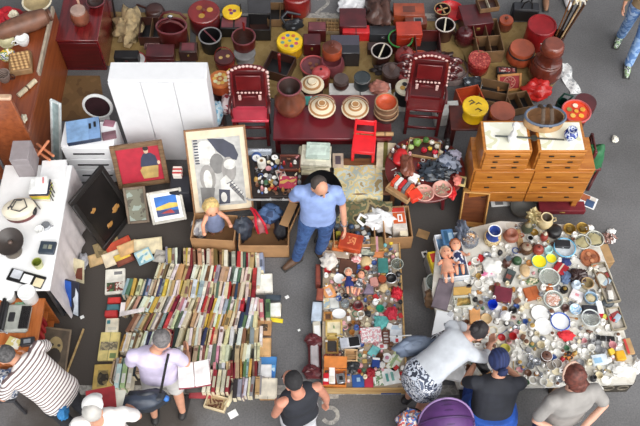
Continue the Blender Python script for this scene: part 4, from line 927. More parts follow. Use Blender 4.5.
# pane leaning between desk and drawer cabinet
t, w, h = board('glazed_screen', 'white framed glass pane leaning between the desk and drawer cabinet', 'window pane', (52, 160), (62, 165), (45, 96), .02, .85)
framed(t, w, h, M((214, 222, 222), .35), .03, .03); obj('glass', MB().box((0, .004, h/2), (w-.05, .006, h-.05), .001), M((168, 190, 192), .1), t)
crate('ice_box', 'slate blue cloth folded over a flat dark case on the drawer cabinet', 'case', 83, 130, zw, 33, 22, .06, M((40, 52, 76), .5), 12, art=[(-1, -.95, .3, 1, M((130, 164, 204), .7)), (.3, -.95, 1, 1, M((120, 152, 194), .7)), (.35, .0, .5, .5, BLK), (.65, .1, .8, .6, BLK)])
crate('small_wallet', 'dusky pink card on the back of the drawer cabinet', 'card', 109, 123, zw, 11, 6, .012, M((150, 100, 116)), -10, art=[(-.8, -.8, .8, .8, M((160, 112, 126)))])
crate('small_wallet', 'dull purple wallet near the drawer cabinet front', 'wallet', 109, 135, zw, 14, 8, .02, M((116, 84, 92)), 14, art=[(-.9, -.8, .9, .1, M((130, 96, 104)))])
# black lacquer panel, one corner on the ground and one on the table edge
A, B = P(64, 203, .78), P(100, 251, .03)
PANEL_Z = min((k*.01 for k in range(60, 160)), key=lambda z: abs((P(97, 164, z)-A).dot((B-A).normalized())))
print('panel', PANEL_Z, (B-A).length, (P(97, 164, PANEL_Z)-A).length)
t, w, h = board('lacquer_painting', 'big black lacquer panel with small gold figures leaning on its corner', 'panel', (64, 203), (100, 251), (97, 164), (.78, .03), PANEL_Z)
t.location.x += .05; framed(t, w, h, M((30, 27, 26), .4), .06, .04); obj('panel', MB().box((0, .008, h/2), (w-.08, .016, h-.08), .002), M((26, 23, 22), .3, 0, .3, 3), t)
for i, (x, z, s_) in enumerate(((.18, .72, 1), (.28, .42, .8), (-.1, .3, .7))): obj('gold_figure', MB().blob((x*w, -.002, z*h), (.035*s_, .008, .05*s_), .35, i, flatb=False), M((160, 116, 60), .45), t)
# ================================================================ pictures
def poly(b, pts, w, h, y, m): # flat painted shape on a panel
    b.prism([((x-.5)*w, z*h) for x, z in pts], y-.0012, y, m)
def paint_on(root, name, shapes, w, h, y, mats):
    b = MB()
    for i, (m, pts) in enumerate(shapes): 
        q = MB(); poly(q, pts, w, h, 0, m); b.add([(v[0], y-.0006*i-v[2], v[1]) for v in q.v], q.f, m)
    return obj(name, b, mats, root)
def ell(cx, cz, rx, rz_, n=14, a0=0, a1=360): return [(cx+rx*math.cos(math.radians(a0+(a1-a0)*k/n)), cz+rz_*math.sin(math.radians(a0+(a1-a0)*k/n))) for k in range(n)]
t, w, h = board('painting', 'framed red painting of a seated dark-jacketed figure', 'painting', (119, 189), (170, 182), (106, 147), .25, .75)
framed(t, w, h, WOOD((134, 104, 74), (98, 72, 48), .5, 0, 6), .055, .04)
obj('canvas', MB().box((0, .008, h/2), (w-.07, .01, h-.07), .001), M((178, 36, 56), .6, 0, .08), t)
paint_on(t, 'painted_figure', [(2, [(.52, .16), (.8, .16), (.84, .42), (.72, .5), (.58, .5), (.48, .36)]), (0, [(.5, .44), (.86, .44), (.82, .66), (.74, .74), (.6, .74), (.54, .64)]), (1, ell(.66, .8, .045, .07)), (3, ell(.66, .85, .055, .05)), (1, ell(.86, .5, .03, .045)), (2, ell(.56, .34, .05, .07))], w, h, .002, [M((56, 60, 82)), M((206, 176, 150)), M((190, 160, 96)), M((50, 42, 40))])
t, w, h = board('poster', 'tall framed black and white print of overlapping curved shapes', 'picture', (194, 215), (254, 209), (175, 131), .22, .95)
framed(t, w, h, WOOD((150, 104, 60), (118, 78, 42), .4), .022, .03)
obj('mount', MB().box((0, .008, h/2), (w-.03, .01, h-.03), .001), M((224, 208, 180), .7, 0, .05), t)
obj('print', MB().box((0, .0025, h*.48), (w*.78, .004, h*.8), .001), M((186, 184, 180), .7, 0, .1, 14), t)
G1, G2, G3, G4 = M((56, 58, 74)), M((120, 118, 116)), M((214, 212, 206)), M((150, 146, 142))
shp = [(2, ell(.3, .72, .17, .14)), (0, [(.36, .88), (.62, .86), (.78, .78), (.84, .66), (.8, .6), (.62, .64), (.5, .72)]), (1, ell(.48, .58, .12, .12)), (3, ell(.3, .42, .13, .16)), (2, ell(.3, .4, .07, .12)), (3, ell(.66, .5, .12, .15)), (2, ell(.68, .56, .1, .06)), (1, [(.16, .1), (.34, .1), (.4, .3), (.16, .32)]), (2, [(.5, .38), (.6, .44), (.86, .2), (.86, .12), (.5, .12)]), (0, [(.44, .1), (.62, .1), (.64, .26), (.46, .28)]), (2, ell(.53, .18, .05, .06)), (1, [(.64, .3), (.86, .1), (.86, .16), (.66, .36)])]
for k in range(9): shp.append((0, [(.13, .86-k*.033), (.2, .86-k*.033), (.2, .875-k*.033), (.13, .875-k*.033)]))
for k in range(6): shp.append((0, [(.6+k*.04, .33-k*.03), (.7+k*.03, .36-k*.03), (.7+k*.03, .37-k*.03), (.6+k*.04, .34-k*.03)]))
paint_on(t, 'printed_shapes', shp, w, h, -.0005, [G1, G2, G3, G4])
t, w, h = board('painting', 'small white-framed landscape picture with a blue sky', 'painting', (153, 225), (187, 219), (147, 193), .12, .45)
framed(t, w, h, M((196, 192, 182), .5), .03, .025); obj('mount', MB().box((0, .008, h/2), (w-.04, .008, h-.04), .001), WHT, t)
paint_on(t, 'painted_view', [(0, [(.18, .2), (.82, .2), (.82, .82), (.18, .82)]), (1, [(.18, .4), (.82, .44), (.82, .56), (.6, .6), (.18, .5)]), (2, [(.18, .2), (.82, .2), (.82, .34), (.18, .42)]), (3, [(.3, .3), (.7, .26), (.6, .4)])], w, h, .003, [M((50, 110, 190)), M((220, 190, 90)), M((60, 70, 110)), M((170, 60, 60))])
t, w, h = board('painting', 'pale weathered picture half hidden under the red painting', 'painting', (128, 224), (150, 222), (121, 188), .06, .4)
framed(t, w, h, M((120, 104, 88), .6), .03, .025); obj('canvas', MB().box((0, .006, h/2), (w-.04, .01, h-.04), .001), BLOTCH([(150, 160, 150), (120, 120, 104), (90, 84, 74)], 8), t)
crate('dark_box', 'dark box behind the tall black and white print', 'box', 180, 184, .0, 20, 18, .42, M((40, 40, 48)), 0)
crate('red_white_carton', 'small red and white striped carton on the dark box by the tall print', 'carton', 177, 170, .423, 9, 8, .1, STRIPE((190, 50, 50), (230, 220, 210), (0, 1, 0), .05), 0, 'lidded')
# ================================================================ cardboard boxes
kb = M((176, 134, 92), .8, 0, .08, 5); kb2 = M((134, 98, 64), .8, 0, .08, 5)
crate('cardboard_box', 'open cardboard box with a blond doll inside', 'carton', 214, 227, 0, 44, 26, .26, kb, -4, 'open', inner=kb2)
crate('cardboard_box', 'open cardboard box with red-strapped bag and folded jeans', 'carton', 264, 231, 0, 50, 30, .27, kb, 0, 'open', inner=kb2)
q = P(293, 222, .2); t = thing('cardboard_flap', 'loose cardboard sheet standing beside the box of jeans', 'cardboard', (q.x, q.y, 0), 70); obj('sheet', MB().box((0, 0, .17), (.32, .012, .34), .002, R=Matrix.Rotation(.2, 4, 'X')), kb, t); obj('fold', MB().box((0, .05, .345), (.32, .1, .01), .002), kb, t)
def doll(label, px, py, z, rz, hair, dress, s=1.0, lie=False):
    t = thing('doll', label, 'doll', P(px, py, z), rz)
    if lie: t.rotation_euler = (math.radians(-78), 0, math.radians(rz))
    sk = M((226, 160, 128), .4)
    b = MB(); b.ball((0, 0, .2*s), (.055*s, .04*s, .07*s), 12, 8); b.ball((0, -.005*s, .34*s), (.06*s, .06*s, .068*s), 14, 10); b.tube([(0, 0, .25*s), (0, 0, .3*s)], .022*s, 8)
    for sx in (-1, 1):
        b.tube([(sx*.05*s, 0, .25*s), (sx*.1*s, -.04*s, .2*s), (sx*.11*s, -.1*s, .19*s)], [.022*s, .018*s, .016*s], 8, caps='round'); b.ball((sx*.11*s, -.115*s, .19*s), .02*s, 8, 6)
        b.tube([(sx*.03*s, 0, .15*s), (sx*.035*s, -.03*s, .07*s), (sx*.035*s, -.02*s, .0)], [.03*s, .025*s, .018*s], 8, caps='round')
    b.ball((0, -.064*s, .335*s), .01*s, 6, 5)
    obj('body', remesh(b, .008*s, 2), sk, t)
    obj('hair', MB().blob((0, .016*s, .362*s), (.068*s, .062*s, .064*s), .12, 3, flatb=False), hair, t, sharp=80)
    obj('dress', MB().lathe([(0, .1*s), (.085*s, .1*s), (.07*s, .16*s), (.056*s, .24*s), (.03*s, .275*s), (0, .275*s)], 16), dress, t)
    for sx in (-1, 1): obj('eye', MB().ball((sx*.022*s, -.06*s, .345*s), .007*s, 6, 5), DBR, t)
doll('doll with blond bushy hair leaning out of a cardboard box', 216, 230, .03, 20, M((216, 184, 120), .7, 0, .2, 30, .3), M((120, 130, 160)), 1.4)
heap('grey_cloth', 'bundle of grey and white cloth beside the blond doll', 'cloth', 200, 228, .02, 8, 8, .22, BLOTCH([(150, 150, 156), (206, 204, 200), (90, 90, 96)], 9), .2, 9)
heap('dark_satchel', 'dark slate satchel slumped between the two cardboard boxes', 'bag', 243, 228, .05, 9, 10, .28, M((58, 64, 76), .5), .18, 4)
t = thing('red_strap_bag', 'pinkish clear bag with long red straps in the jeans box', 'bag', P(262, 228, .05)); obj('body', MB().blob((0, 0, .11), (.1, .1, .12), .2, 2), M((196, 130, 130), .25), t)
for sx in (-1, 1): obj('strap', MB().tube([(sx*.05+.02, -.13, .1), (sx*.05, -.1, .24), (sx*.02-.04, .0, .28), (-.08+sx*.015, .07, .28), (-.12, .12, .25)], .014, 8, flat=.5), M((206, 28, 52), .4), t)
heap('folded_jeans', 'pair of folded blue jeans piled at the back of the box', 'jeans', 270, 213, .2, 12, 9, .16, BLOTCH([(50, 66, 100), (78, 104, 146), (40, 50, 76)], 7), .14, 6)
heap('black_jacket', 'black jacket stuffed in the end of the jeans box', 'jacket', 281, 228, .03, 7, 10, .26, M((32, 32, 38), .7), .2, 5)
# ================================================================ bench goods
zb = .451
crate('steel_tray', 'shallow shiny steel tray at the back of the bench', 'tray', 259, 152, zb, 26, 7, .03, STEEL, 0, 'tray', inner=M((200, 206, 214), .2, .6))
def clock(label, px, py, r, z, c): 
    t = thing('alarm_clock', label, 'clock', P(px, py, z)); 
    q = MB(); q.T = Matrix.Translation((0, 0, r+.01)) @ Matrix.Rotation(math.radians(70), 4, 'X'); q.lathe([(0, -.02), (r, -.02), (r*1.03, 0), (r, .02), (0, .02)], 20); obj('case', q, c, t)
    q = MB(); q.T = Matrix.Translation((0, 0, r+.01)) @ Matrix.Rotation(math.radians(70), 4, 'X'); q.lathe([(0, .021), (r*.85, .021), (r*.85, .023), (0, .023)], 20); obj('dial', q, WHT, t)
    q = MB(); q.T = Matrix.Translation((0, 0, r+.01)) @ Matrix.Rotation(math.radians(70), 4, 'X'); q.box((0, r*.25, .025), (r*.1, r*.6, .003)); q.box((r*.2, 0, .025), (r*.5, r*.1, .003)); obj('hands', q, BLK, t)
    for sx in (-1, 1): obj('foot', MB().ball((sx*r*.5, 0, .008), .01, 6, 5), c, t)
clock('white-faced alarm clock with a blue base beside the steel tray', 257, 160, .055, zb, M((70, 100, 160)))
clock('dark-cased round clock in the middle of the bench', 275, 159, .045, zb, BLK)
t = thing('toilet_roll', 'thick white paper roll standing on the bench', 'roll', P(262, 166, zb)); obj('roll', MB().lathe([(.018, 0), (.05, 0), (.05, .11), (.018, .11), (.018, 0)], 20), M((236, 232, 220), .8), t); obj('core', MB().lathe([(.02, .0), (.02, .112), (.016, .112), (.016, 0), (.02, 0)], 16), TAN, t)
crate('figurine_tray', 'square brown tray full of little figures on the bench', 'tray', 290, 162, zb, 21, 15, .05, BRN, 0, 'tray', inner=DBR)
crate('magazine', 'magazine with a pink and yellow cover at the bench front', 'magazine', 288, 182, zb, 18, 12, .02, M((190, 60, 84)), -3, art=[(-.9, -.3, .9, .9, BLOTCH([(214, 170, 90), (190, 60, 90), (230, 210, 160)], 9))])
crate('tilted_picture', 'small tilted picture of dark figures beside the figurine tray', 'picture', 281, 174, zb, 9, 10, .015, M((200, 190, 180)), 20, art=[(-.8, -.8, .8, .8, BLOTCH([(50, 46, 50), (170, 120, 110), (200, 190, 180)], 18))])
SMALL = [('red', (176, 40, 40)), ('white', (232, 228, 220)), ('gold', (190, 150, 80)), ('brown', (120, 80, 56)), ('green', (70, 110, 80)), ('grey', (130, 130, 134)), ('pink', (206, 140, 140)), ('black', (44, 42, 44))]
def figurine(name, label, x, y, z, s, c, kind=0, group=None, c2=None):
    """little moulded figure: base, body and head in one casting"""
    m = M(c, .35); t = thing(name, label, 'figurine', (x, y, z), RND.uniform(0, 360), group)
    if kind == 0: obj('body', MB().lathe([(0, 0), (.4*s, 0), (.42*s, .06*s), (.3*s, .5*s), (.34*s, .8*s), (.16*s, 1.05*s), (0, 1.08*s)], 10), m, t); obj('head', MB().ball((0, 0, 1.2*s), .2*s, 8, 6), M(c2 or tuple(min(255, k+40) for k in c), .35), t)
    elif kind == 1:
        b = MB().ball((0, 0, .42*s), (.5*s, .3*s, .3*s), 10, 7); b.ball((.45*s, 0, .7*s), (.22*s, .18*s, .2*s), 8, 6)
        for sx in (-.3, .3):
            for sy in (-.14, .14): b.tube([(sx*s, sy*s, .35*s), (sx*s, sy*s, 0)], .08*s, 6)
        obj('body', b, m, t); obj('tail', MB().tube([(-.45*s, 0, .5*s), (-.65*s, 0, .75*s)], .05*s, 6), m, t)
    else: obj('body', MB().lathe([(0, 0), (.45*s, 0), (.5*s, .1*s), (.2*s, .3*s), (.45*s, .6*s), (.3*s, 1*s), (0, 1.1*s)], 10), m, t); obj('base', MB().box((0, 0, .06*s), (1*s, 1*s, .12*s), .004), M(c2 or (90, 70, 50)), t)
    return t
i = 0
for (x, y) in ((284, 164), (289, 160), (295, 163), (291, 166), (297, 158)):
    q = P(x, y, zb+.012); nm, c = SMALL[(0, 3, 1, 0, 6)[i]]
    figurine('small_figurine', ['red standing figure nearest the tilted picture in the brown tray', 'brown animal figure in the brown figurine tray', 'white bust in the brown figurine tray', 'red animal figure at the front of the brown tray', 'pink standing figure in the far corner of the brown tray'][i], q.x, q.y, zb+.012, .045, c, i % 3); i += 1
BN = [(257, 184, 3, 'brown'), (259, 178, 1, 'white'), (266, 182, 4, 'green'), (272, 186, 2, 'gold'), (258, 172, 7, 'black'), (270, 176, 5, 'grey'), (262, 188, 6, 'pink'), (276, 188, 0, 'red'), (256, 179, 2, 'gold'), (266, 190, 1, 'white')]
BL = ['brown figure at the near bench corner', 'white figurine standing just before the paper roll', 'green animal figure in the bench clutter', 'gold ornament between the magazine and green animal', 'black figurine beside the white-faced clock', 'grey animal figure before the dark round clock', 'pink figurine at the bench front edge', 'red ornament next to the magazine', 'gold figurine close to the tall black and white print', 'white ornament at the bench front edge']
for k, (x, y, ci, nm) in enumerate(BN): q = P(x, y, zb+.03); figurine('small_figurine', BL[k], q.x, q.y, zb, .055, SMALL[ci][1], k % 3)
# old papers
t0 = P(315, 170, .3)
crate('paper_crate', 'dark crate under the pile of old papers', 'crate', 315, 158, 0, 32, 34, .34, DBR, 0)
z = .342
for k, (px, py, w_, d_, rz, c_) in enumerate(((314, 164, 31, 18, 2, (206, 196, 168)), (314, 158, 32, 22, -2, (214, 206, 182)), (315, 156, 31, 22, 3, (196, 190, 166)), (316, 155, 30, 20, -4, (222, 216, 196)), (318, 150, 24, 16, -3, (196, 212, 200)))):
    crate('paper_bundle', ['lowest cream paper bundle sticking out of the old pile', 'second yellowed paper bundle of the old pile', 'worn folder in the middle of the old paper pile', 'cream folder under the pale green top of the paper pile', 'pale green envelope on top of the old paper pile'][k], 'papers', px, py, z, w_, d_, .035, BLOTCH([c_, tuple(x-18 for x in c_), c_], 7), rz, art=[(-.7, -.6, .7, .6, M(tuple(min(255, x+12) for x in c_)))]); z += .037
crate('framed_picture', 'small dark framed panel standing by the quilt table', 'frame', 338, 160, .37, 11, 14, .02, M((190, 170, 150)), 0, art=[(-.5, -.6, .5, .6, M((90, 76, 84)))])
# quilt, striped cloth, camouflage cloth
qm = BLOTCH([(196, 176, 122), (214, 200, 156), (170, 180, 172), (206, 186, 130), (188, 196, 190), (160, 140, 96)], 7, .8, 3)
A, B = P(333, 194, .36), P(383, 200, .36)
t = thing('quilt', 'worn map-like yellow and grey quilt spread under the red chair', 'quilt', P(360, 180, .356))
c = P(360, 180, .356)
def quf(u, v):
    x = -.3+u*.56; y = .2-v*.52; z = .008+.008*math.sin(u*11+v*7)
    if v > .72: z -= (v-.72)*.9
    return (x, y, z)
obj('cloth', MB().grid(quf, 22, 22, .006), qm, t); obj('hem', MB().tube([quf(i/10, 1.0) for i in range(11)], .008, 6), M((150, 120, 80)), t)
c = P(386, 156, .356); t = thing('striped_cloth', 'cream folded cloth with one broad olive stripe', 'cloth', (c.x, c.y, .353), -4)
obj('cloth', MB().grid(lambda u, v: (-.11+u*.22, .16-v*.36, .05+.008*math.sin(v*9)), 12, 14, .05), M((222, 208, 178), .85), t); obj('stripe', MB().grid(lambda u, v: (-.035+u*.05, .16-v*.36, .0525+.008*math.sin(v*9)), 3, 14, .004), M((110, 104, 50), .85), t)
c = P(362, 204, .2); t = thing('camouflage_cloth', 'brown and green camouflage cloth hanging in front of the quilt table', 'cloth', (c.x, P(362, 200, .3).y-.12, 0))
obj('cloth', MB().grid(lambda u, v: (-.3+u*.64, .1-v*.2+.02*math.sin(u*12), .32-v*v*.2+.012*math.sin(u*15+v*3)), 26, 10, .006), BLOTCH([(112, 98, 66), (84, 88, 62), (140, 124, 88), (70, 60, 46)], 9, .85), t); obj('hem', MB().tube([(-.3+u*.064, -.1+.02*math.sin(u*1.2), .12+.012*math.sin(u*1.5+3)) for u in range(11)], .008, 6), M((90, 78, 56)), t)
heap('dark_sack', 'dark sack lying under the camouflage cloth', 'sack', 352, 212, 0, 12, 10, .14, M((50, 40, 36), .8), .2, 8)
# ================================================================ round table goods
zr = .501
heap('red_paper_box', 'bright red folded paper cone at the edge of the round table', 'paper', 401, 157, zr, 8, 8, .1, SCAR, .1, 3, 2).name = 'red_wrapping'
heap('brown_figure', 'brown glossy carved animal leaning on the round table', 'carving', 407, 166, zr, 7, 11, .14, M((134, 78, 60), .25, 0, .2), .22, 5)
crate('toy_basket', 'shallow wooden basket of toy vegetables on the round table', 'basket', 424, 148, zr, 32, 17, .05, TAN, -12, 'tray', inner=DBR)
VG = [('lettuce', 'green', (120, 160, 70), 417, 143, .05), ('toy_apple', 'red', (190, 30, 50), 424, 150, .035), ('toy_apple', 'crimson', (200, 40, 60), 435, 152, .035), ('toy_lemon', 'yellow', (226, 186, 50), 430, 148, .028), ('toy_cucumber', 'dark green', (70, 110, 50), 426, 140, .04), ('toy_garlic', 'cream', (226, 218, 196), 437, 146, .032), ('toy_radish', 'white', (230, 226, 214), 432, 142, .03), ('toy_cabbage', 'pale green', (170, 190, 120), 411, 147, .036)]
for n_, w_, c_, x, y, r_ in VG:
    q = P(x, y, zr+.04); t = thing(n_, '%s %s in the basket on the round table' % (w_, n_.replace('_', ' ')), 'toy vegetable', (q.x, q.y, zr+.012)); obj('body', MB().blob((0, 0, r_*.85), (r_, r_*.9, r_), .1, x, 14, 10), M(c_, .4), t); obj('stalk', MB().tube([(0, 0, r_*1.7), (.01, 0, r_*2.1)], .006, 6), M((90, 110, 50)), t)
heap('black_bag', 'heap of crumpled black plastic bag on the round table', 'bag', 437, 171, zr, 15, 9, .12, BLOTCH([(36, 40, 46), (60, 68, 78), (26, 28, 32)], 9, .25), .35, 4, 6)
heap('grey_shirt', 'crumpled blue-grey cloth piled behind the black plastic bag', 'cloth', 448, 163, zr, 12, 9, .1, BLOTCH([(90, 100, 120), (150, 156, 172), (60, 66, 80)], 9), .3, 9, 6)
heap('lilac_cloth', 'pale lilac cloth at the far edge of the round table', 'cloth', 453, 155, zr, 8, 5, .06, M((190, 186, 206), .8), .2, 2, 5)
t = thing('black_penguin', 'small black and white bird figure behind the toy vegetables', 'figurine', P(446, 148, zr)); obj('body', MB().lathe([(0, 0), (.035, 0), (.045, .05), (.03, .12), (0, .14)], 12), BLK, t); obj('belly', MB().ball((0, -.028, .06), (.024, .02, .04), 10, 6), WHT, t); obj('head', MB().ball((0, 0, .15), .03, 10, 7), BLK, t)
crate('card_box', 'open wooden box packed with red and white cartons', 'box', 402, 188, zr, 27, 16, .07, TAN, -38, 'tray', inner=TAN)
c0 = P(402, 188, zr)
for i, c_ in enumerate(((226, 70, 40), (230, 226, 220), (200, 40, 40), (120, 124, 130), (226, 90, 50))):
    a = math.radians(-38); u = -.1+i*.05
    single('matchbox', MB().box((0, 0, .04), (.042, .13, .08), .004), [M(c_, .5)], ['orange-red carton first in the open wooden card box', 'white carton in the open wooden card box', 'deep red carton in the middle of the card box', 'grey carton in the open wooden card box', 'salmon red carton last in the open wooden card box'][i], 'carton', (c0.x+u*math.cos(a), c0.y+u*math.sin(a), zr+.014), -38)
crate('orange_red_box', 'bright orange-red box at the near edge of the round table', 'box', 415, 194, zr, 12, 9, .08, M((236, 64, 40), .4), 30, 'lidded')
crate('white_carton', 'small white carton between the card box and the black bag', 'carton', 414, 177, zr, 9, 8, .06, WHT, -30, 'lidded')
for (x, y, lb) in ((442, 190, 'pinkish bowl of coins on the round table beside the drawer'), (424, 194, 'pinkish bowl of dark coins at the near table edge')):
    t = pot('coin_bowl', lb, 'bowl', x, y, zr, 9.5, .05, 'bowl', M((206, 150, 136), .4), rim=M((214, 160, 146)))
    q = MB(); r_ = 9.5/ppm(x, y, zr)
    for k in range(26): a, rr = RND.uniform(0, 6.28), r_*.72*math.sqrt(RND.random()); q.lathe([(0, 0), (.011, 0), (.011, .003), (0, .003)], 8, c=(rr*math.cos(a), rr*math.sin(a), .022+RND.random()*.014+.2*rr*rr/r_))
    o = obj('coins', q, BLOTCH([(176, 160, 120), (130, 120, 104), (206, 196, 170)], 60, .35), t); o['kind'] = 'stuff'
heap('red_toy', 'red plastic toy lying between the coin bowl and drawer chests', 'toy', 452, 193, zr, 4, 6, .05, SCAR, .25, 3)
heap('pink_scrap', 'salmon pink cloth scrap near the coin bowl', 'cloth', 457, 180, zr, 4, 5, .05, M((226, 130, 116)), .25, 4)
crate('gilt_picture', 'tiny gilt picture frame propped beside the drawer chests', 'frame', 462, 181, zr, 8, 10, .012, M((200, 180, 120), .4), -14, art=[(-.6, -.6, .6, .6, M((70, 60, 50)))])
for ph, x, y, r_ in (('the red paper cone', 401, 157, .09), ('the toy vegetable basket', 424, 148, .16), ('the brown carved animal', 407, 166, .1), ('the card box', 402, 188, .14), ('the black plastic bag', 437, 171, .15), ('the coin bowls', 433, 192, .19), ('the orange-red box', 415, 194, .07), ('the blue-grey cloth', 448, 163, .12)): q = P(x, y, zr); mark('round', ph, q.x, q.y, r_)
for ph, x, y, r_ in (('the white-faced clock', 257, 160, .06), ('the dark round clock', 275, 159, .05), ('the paper roll', 262, 166, .055), ('the figurine tray', 290, 162, .13), ('the bench magazine', 288, 182, .11), ('the tilted picture', 281, 174, .06), ('the steel tray', 259, 152, .1)): q = P(x, y, .45); mark('bench', ph, q.x, q.y, r_)
RL = [(393, 150, 1, 'white'), (398, 146, 5, 'grey'), (390, 155, 3, 'brown'), (418, 180, 2, 'gold'), (447, 182, 1, 'white'), (404, 147, 1, 'white')]
RB = ['white figurine beside the red paper cone', 'grey animal figure behind the red paper cone', 'brown ornament at the rim beside the striped cloth', 'gold figurine beside the small white carton', 'white animal figure before the black plastic bag', 'white ornament between red paper and toy basket']
for k, (x, y, ci, nm) in enumerate(RL): q = P(x, y, zr+.03); figurine('small_figurine', RB[k], q.x, q.y, zr, .05, SMALL[ci][1], k % 3)
# drawer lying against the chests, things under them
t, w, h = board('loose_drawer', 'loose brown drawer leaning upright against the chest of drawers', 'drawer', (458, 222), (484, 224), (467, 188), .01, .42); t.name = 'drawer_box'
b = MB()
dw = WOOD((120, 66, 34), (92, 48, 24), .5)
for sx in (-1, 1): b.box((sx*(w/2-.008), -.04, h/2), (.016, .1, h), .002)
for z in (.008, h-.008): b.box((0, -.04, z), (w-.03, .1, .016), .002)
obj('drawer_sides', b, WOOD((206, 160, 96), (180, 130, 70), .5), t); obj('drawer_bottom', MB().box((0, .006, h/2), (w, .012, h), .002), dw, t)
pot('wash_basin', 'dark metal basin under the honey wood chest', 'basin', 522, 209, 0, 13, .1, 'bowl', M((70, 68, 62), .4, .3), inner=M((84, 82, 78)))
crate('red_case', 'dark red flat case under the end of the honey chest', 'case', 562, 206, 0, 46, 10, .08, M((110, 26, 36)), 0, latch=BRASS)
crate('white_leaflet', 'white crumpled leaflet under the honey wood chest', 'leaflet', 501, 203, 0, 20, 6, .012, WHT, 4, art=[(-.6, -.6, .2, .6, GRY)])
crate('magazine', 'magazine with a blue and brown cover on the asphalt by the chests', 'magazine', 588, 201, 0, 17, 12, .012, WHT, -28, art=[(-.9, -.2, .1, .9, M((170, 96, 60))), (-.2, -.9, .8, .3, M((60, 84, 120))), (.2, .3, .8, .9, M((214, 206, 196)))])
crate('paper_scrap', 'tan cardboard scrap on the ground beside the round table', 'scrap', 423, 234, 0, 12, 8, .008, TAN, -22)
crate('paper_scrap', 'small white card with a dark print beside the doll box', 'card', 425, 254, 0, 6, 6, .006, WHT, 14, art=[(-.5, -.5, .6, .4, DGR)])
for k, (x, y, s_) in enumerate(((82, 317, 3), (233, 414, 7), (287, 297, 3), (299, 330, 2))):
    crate('paper_scrap', ['tiny white paper scrap on the dark ground by the table cloth', 'white note sheet lying in front of the books', 'tiny white scrap on bare asphalt beside the book spread', 'tiny pale scrap on the ground by the trinket board'][k], 'scrap', x, y, 0, s_*1.3, s_, .005, WHT, 30)
# ================================================================ typewriter cabinet goods, panels by the white table
zg = .601
t = thing('typewriter', 'grey portable typewriter with black keys on the orange cabinet', 'typewriter', P(17, 320, zg), 90)
obj('body', MB().box((0, .02, .035), (.3, .32, .07), .02), M((176, 178, 170), .4), t)
kb_ = obj('keyboard', MB().box((0, -.1, .072), (.25, .1, .012), .004), M((40, 36, 36)), t); b = MB()
for r_ in range(4):
    for k in range(10): b.box((-.108+k*.024, -.064-r_*.023, .082), (.017, .016, .01), .003)
o = obj('keys', b, M((24, 22, 24), .3), kb_); o['kind'] = 'stuff'
obj('carriage', MB().box((0, .12, .09), (.32, .08, .05), .01), M((52, 52, 54), .4), t); obj('platen_roller', MB().tube([(-.18, .12, .12), (.18, .12, .12)], .02, 12), BLK, t)
obj('type_basket', MB().box((0, .03, .078), (.1, .06, .02), .006), M((40, 40, 42)), t); obj('carriage_lever', MB().tube([(-.16, .1, .12), (-.2, .02, .13)], .008, 8, caps='round'), STEEL, t)
pot('foam_tub', 'white foam tub nearer the frame edge behind the typewriter', 'tub', 8, 296, zg, 8, .1, 'bucket', M((232, 232, 230), .6, 0, .03), lid=('flat', .015, WHT))
pot('foam_tub', 'tall white foam tub on the cabinet corner behind the typewriter', 'tub', 29, 296, zg, 8.5, .16, 'bucket', M((232, 232, 230), .6, 0, .03), lid=('rimlid', .02, WHT))
heap('green_wrap', 'scrap of green film between the two foam tubs', 'film', 20, 305, zg, 5, 3, .03, M((150, 196, 160), .4), .25, 2)
crate('camera', 'small black camera beside the typewriter keyboard', 'camera', 27, 341, zg, 14, 8, .05, M((56, 56, 60), .4), 8, art=[(-.5, -.5, .5, .5, M((140, 144, 150)))])
crate('yellow_packet', 'yellow and white packet beside the small black camera', 'packet', 13, 342, zg, 13, 9, .05, BLOTCH([(206, 190, 120), (226, 222, 206)], 10), -20, 'lidded')
t, w, h = board('blue_board', 'blue and black printed board leaning on the table cloth', 'board', (64, 313), (79, 317), (63, 279), .01, .4)
obj('panel', MB().box((0, .01, h/2), (w, .02, h), .003), M((34, 36, 52), .5), t); paint_on(t, 'printed_bands', [(0, [(.02, .25), (.5, .25), (.5, .98), (.02, .98)]), (1, [(.6, .05), (.95, .02), (.95, .7), (.8, .84), (.75, .6), (.6, .5), (.7, .3)])], w, h, -.001, [M((40, 90, 180)), M((206, 214, 224))])
t, w, h = board('portrait_board', 'dark portrait picture of a bearded face beside the orange cabinet', 'picture', (60, 378), (68, 372), (63, 330), .01, .22)
t, w, h = t, .3, .5
framed(t, w, h, M((120, 104, 84), .5), .02, .02); obj('print', MB().box((0, .004, h/2), (w-.03, .008, h-.03), .001), M((84, 72, 58), .6, 0, .2, 10), t)
paint_on(t, 'printed_face', [(0, ell(.5, .62, .26, .2)), (1, ell(.5, .4, .24, .18)), (1, ell(.38, .64, .06, .03)), (1, ell(.62, .64, .06, .03))], w, h, -.001, [M((150, 132, 92)), M((50, 42, 36))])
t.rotation_euler = (math.radians(-62), 0, math.radians(-8)); t.location = (P(52, 376, 0).x, P(52, 376, 0).y, .02)
t = single('wood_lath', MB().box((0, 0, .02), (.02, .62, .02), .003), WOOD((200, 170, 120), (170, 140, 90)), 'pale wooden lath lying on the ground beside the dark portrait', 'lath', (P(74, 356, 0).x, P(74, 356, 0).y, 0), -12)
t, w, h = board('poster_sheet', 'cream leaflet with a reddish picture propped at the table cloth', 'leaflet', (67, 279), (84, 284), (70, 257), .01, .28)
obj('sheet', MB().box((0, .004, h/2), (w, .008, h), .002), M((214, 204, 170)), t); paint_on(t, 'printed_picture', [(0, [(.45, .15), (.9, .15), (.9, .7), (.6, .6)])], w, h, -.001, [M((120, 66, 50))])
heap('plastic_scrap', 'grey plastic bag scrap beside the cream leaflet', 'bag', 82, 262, 0, 5, 8, .1, M((176, 176, 182), .4), .25, 3)
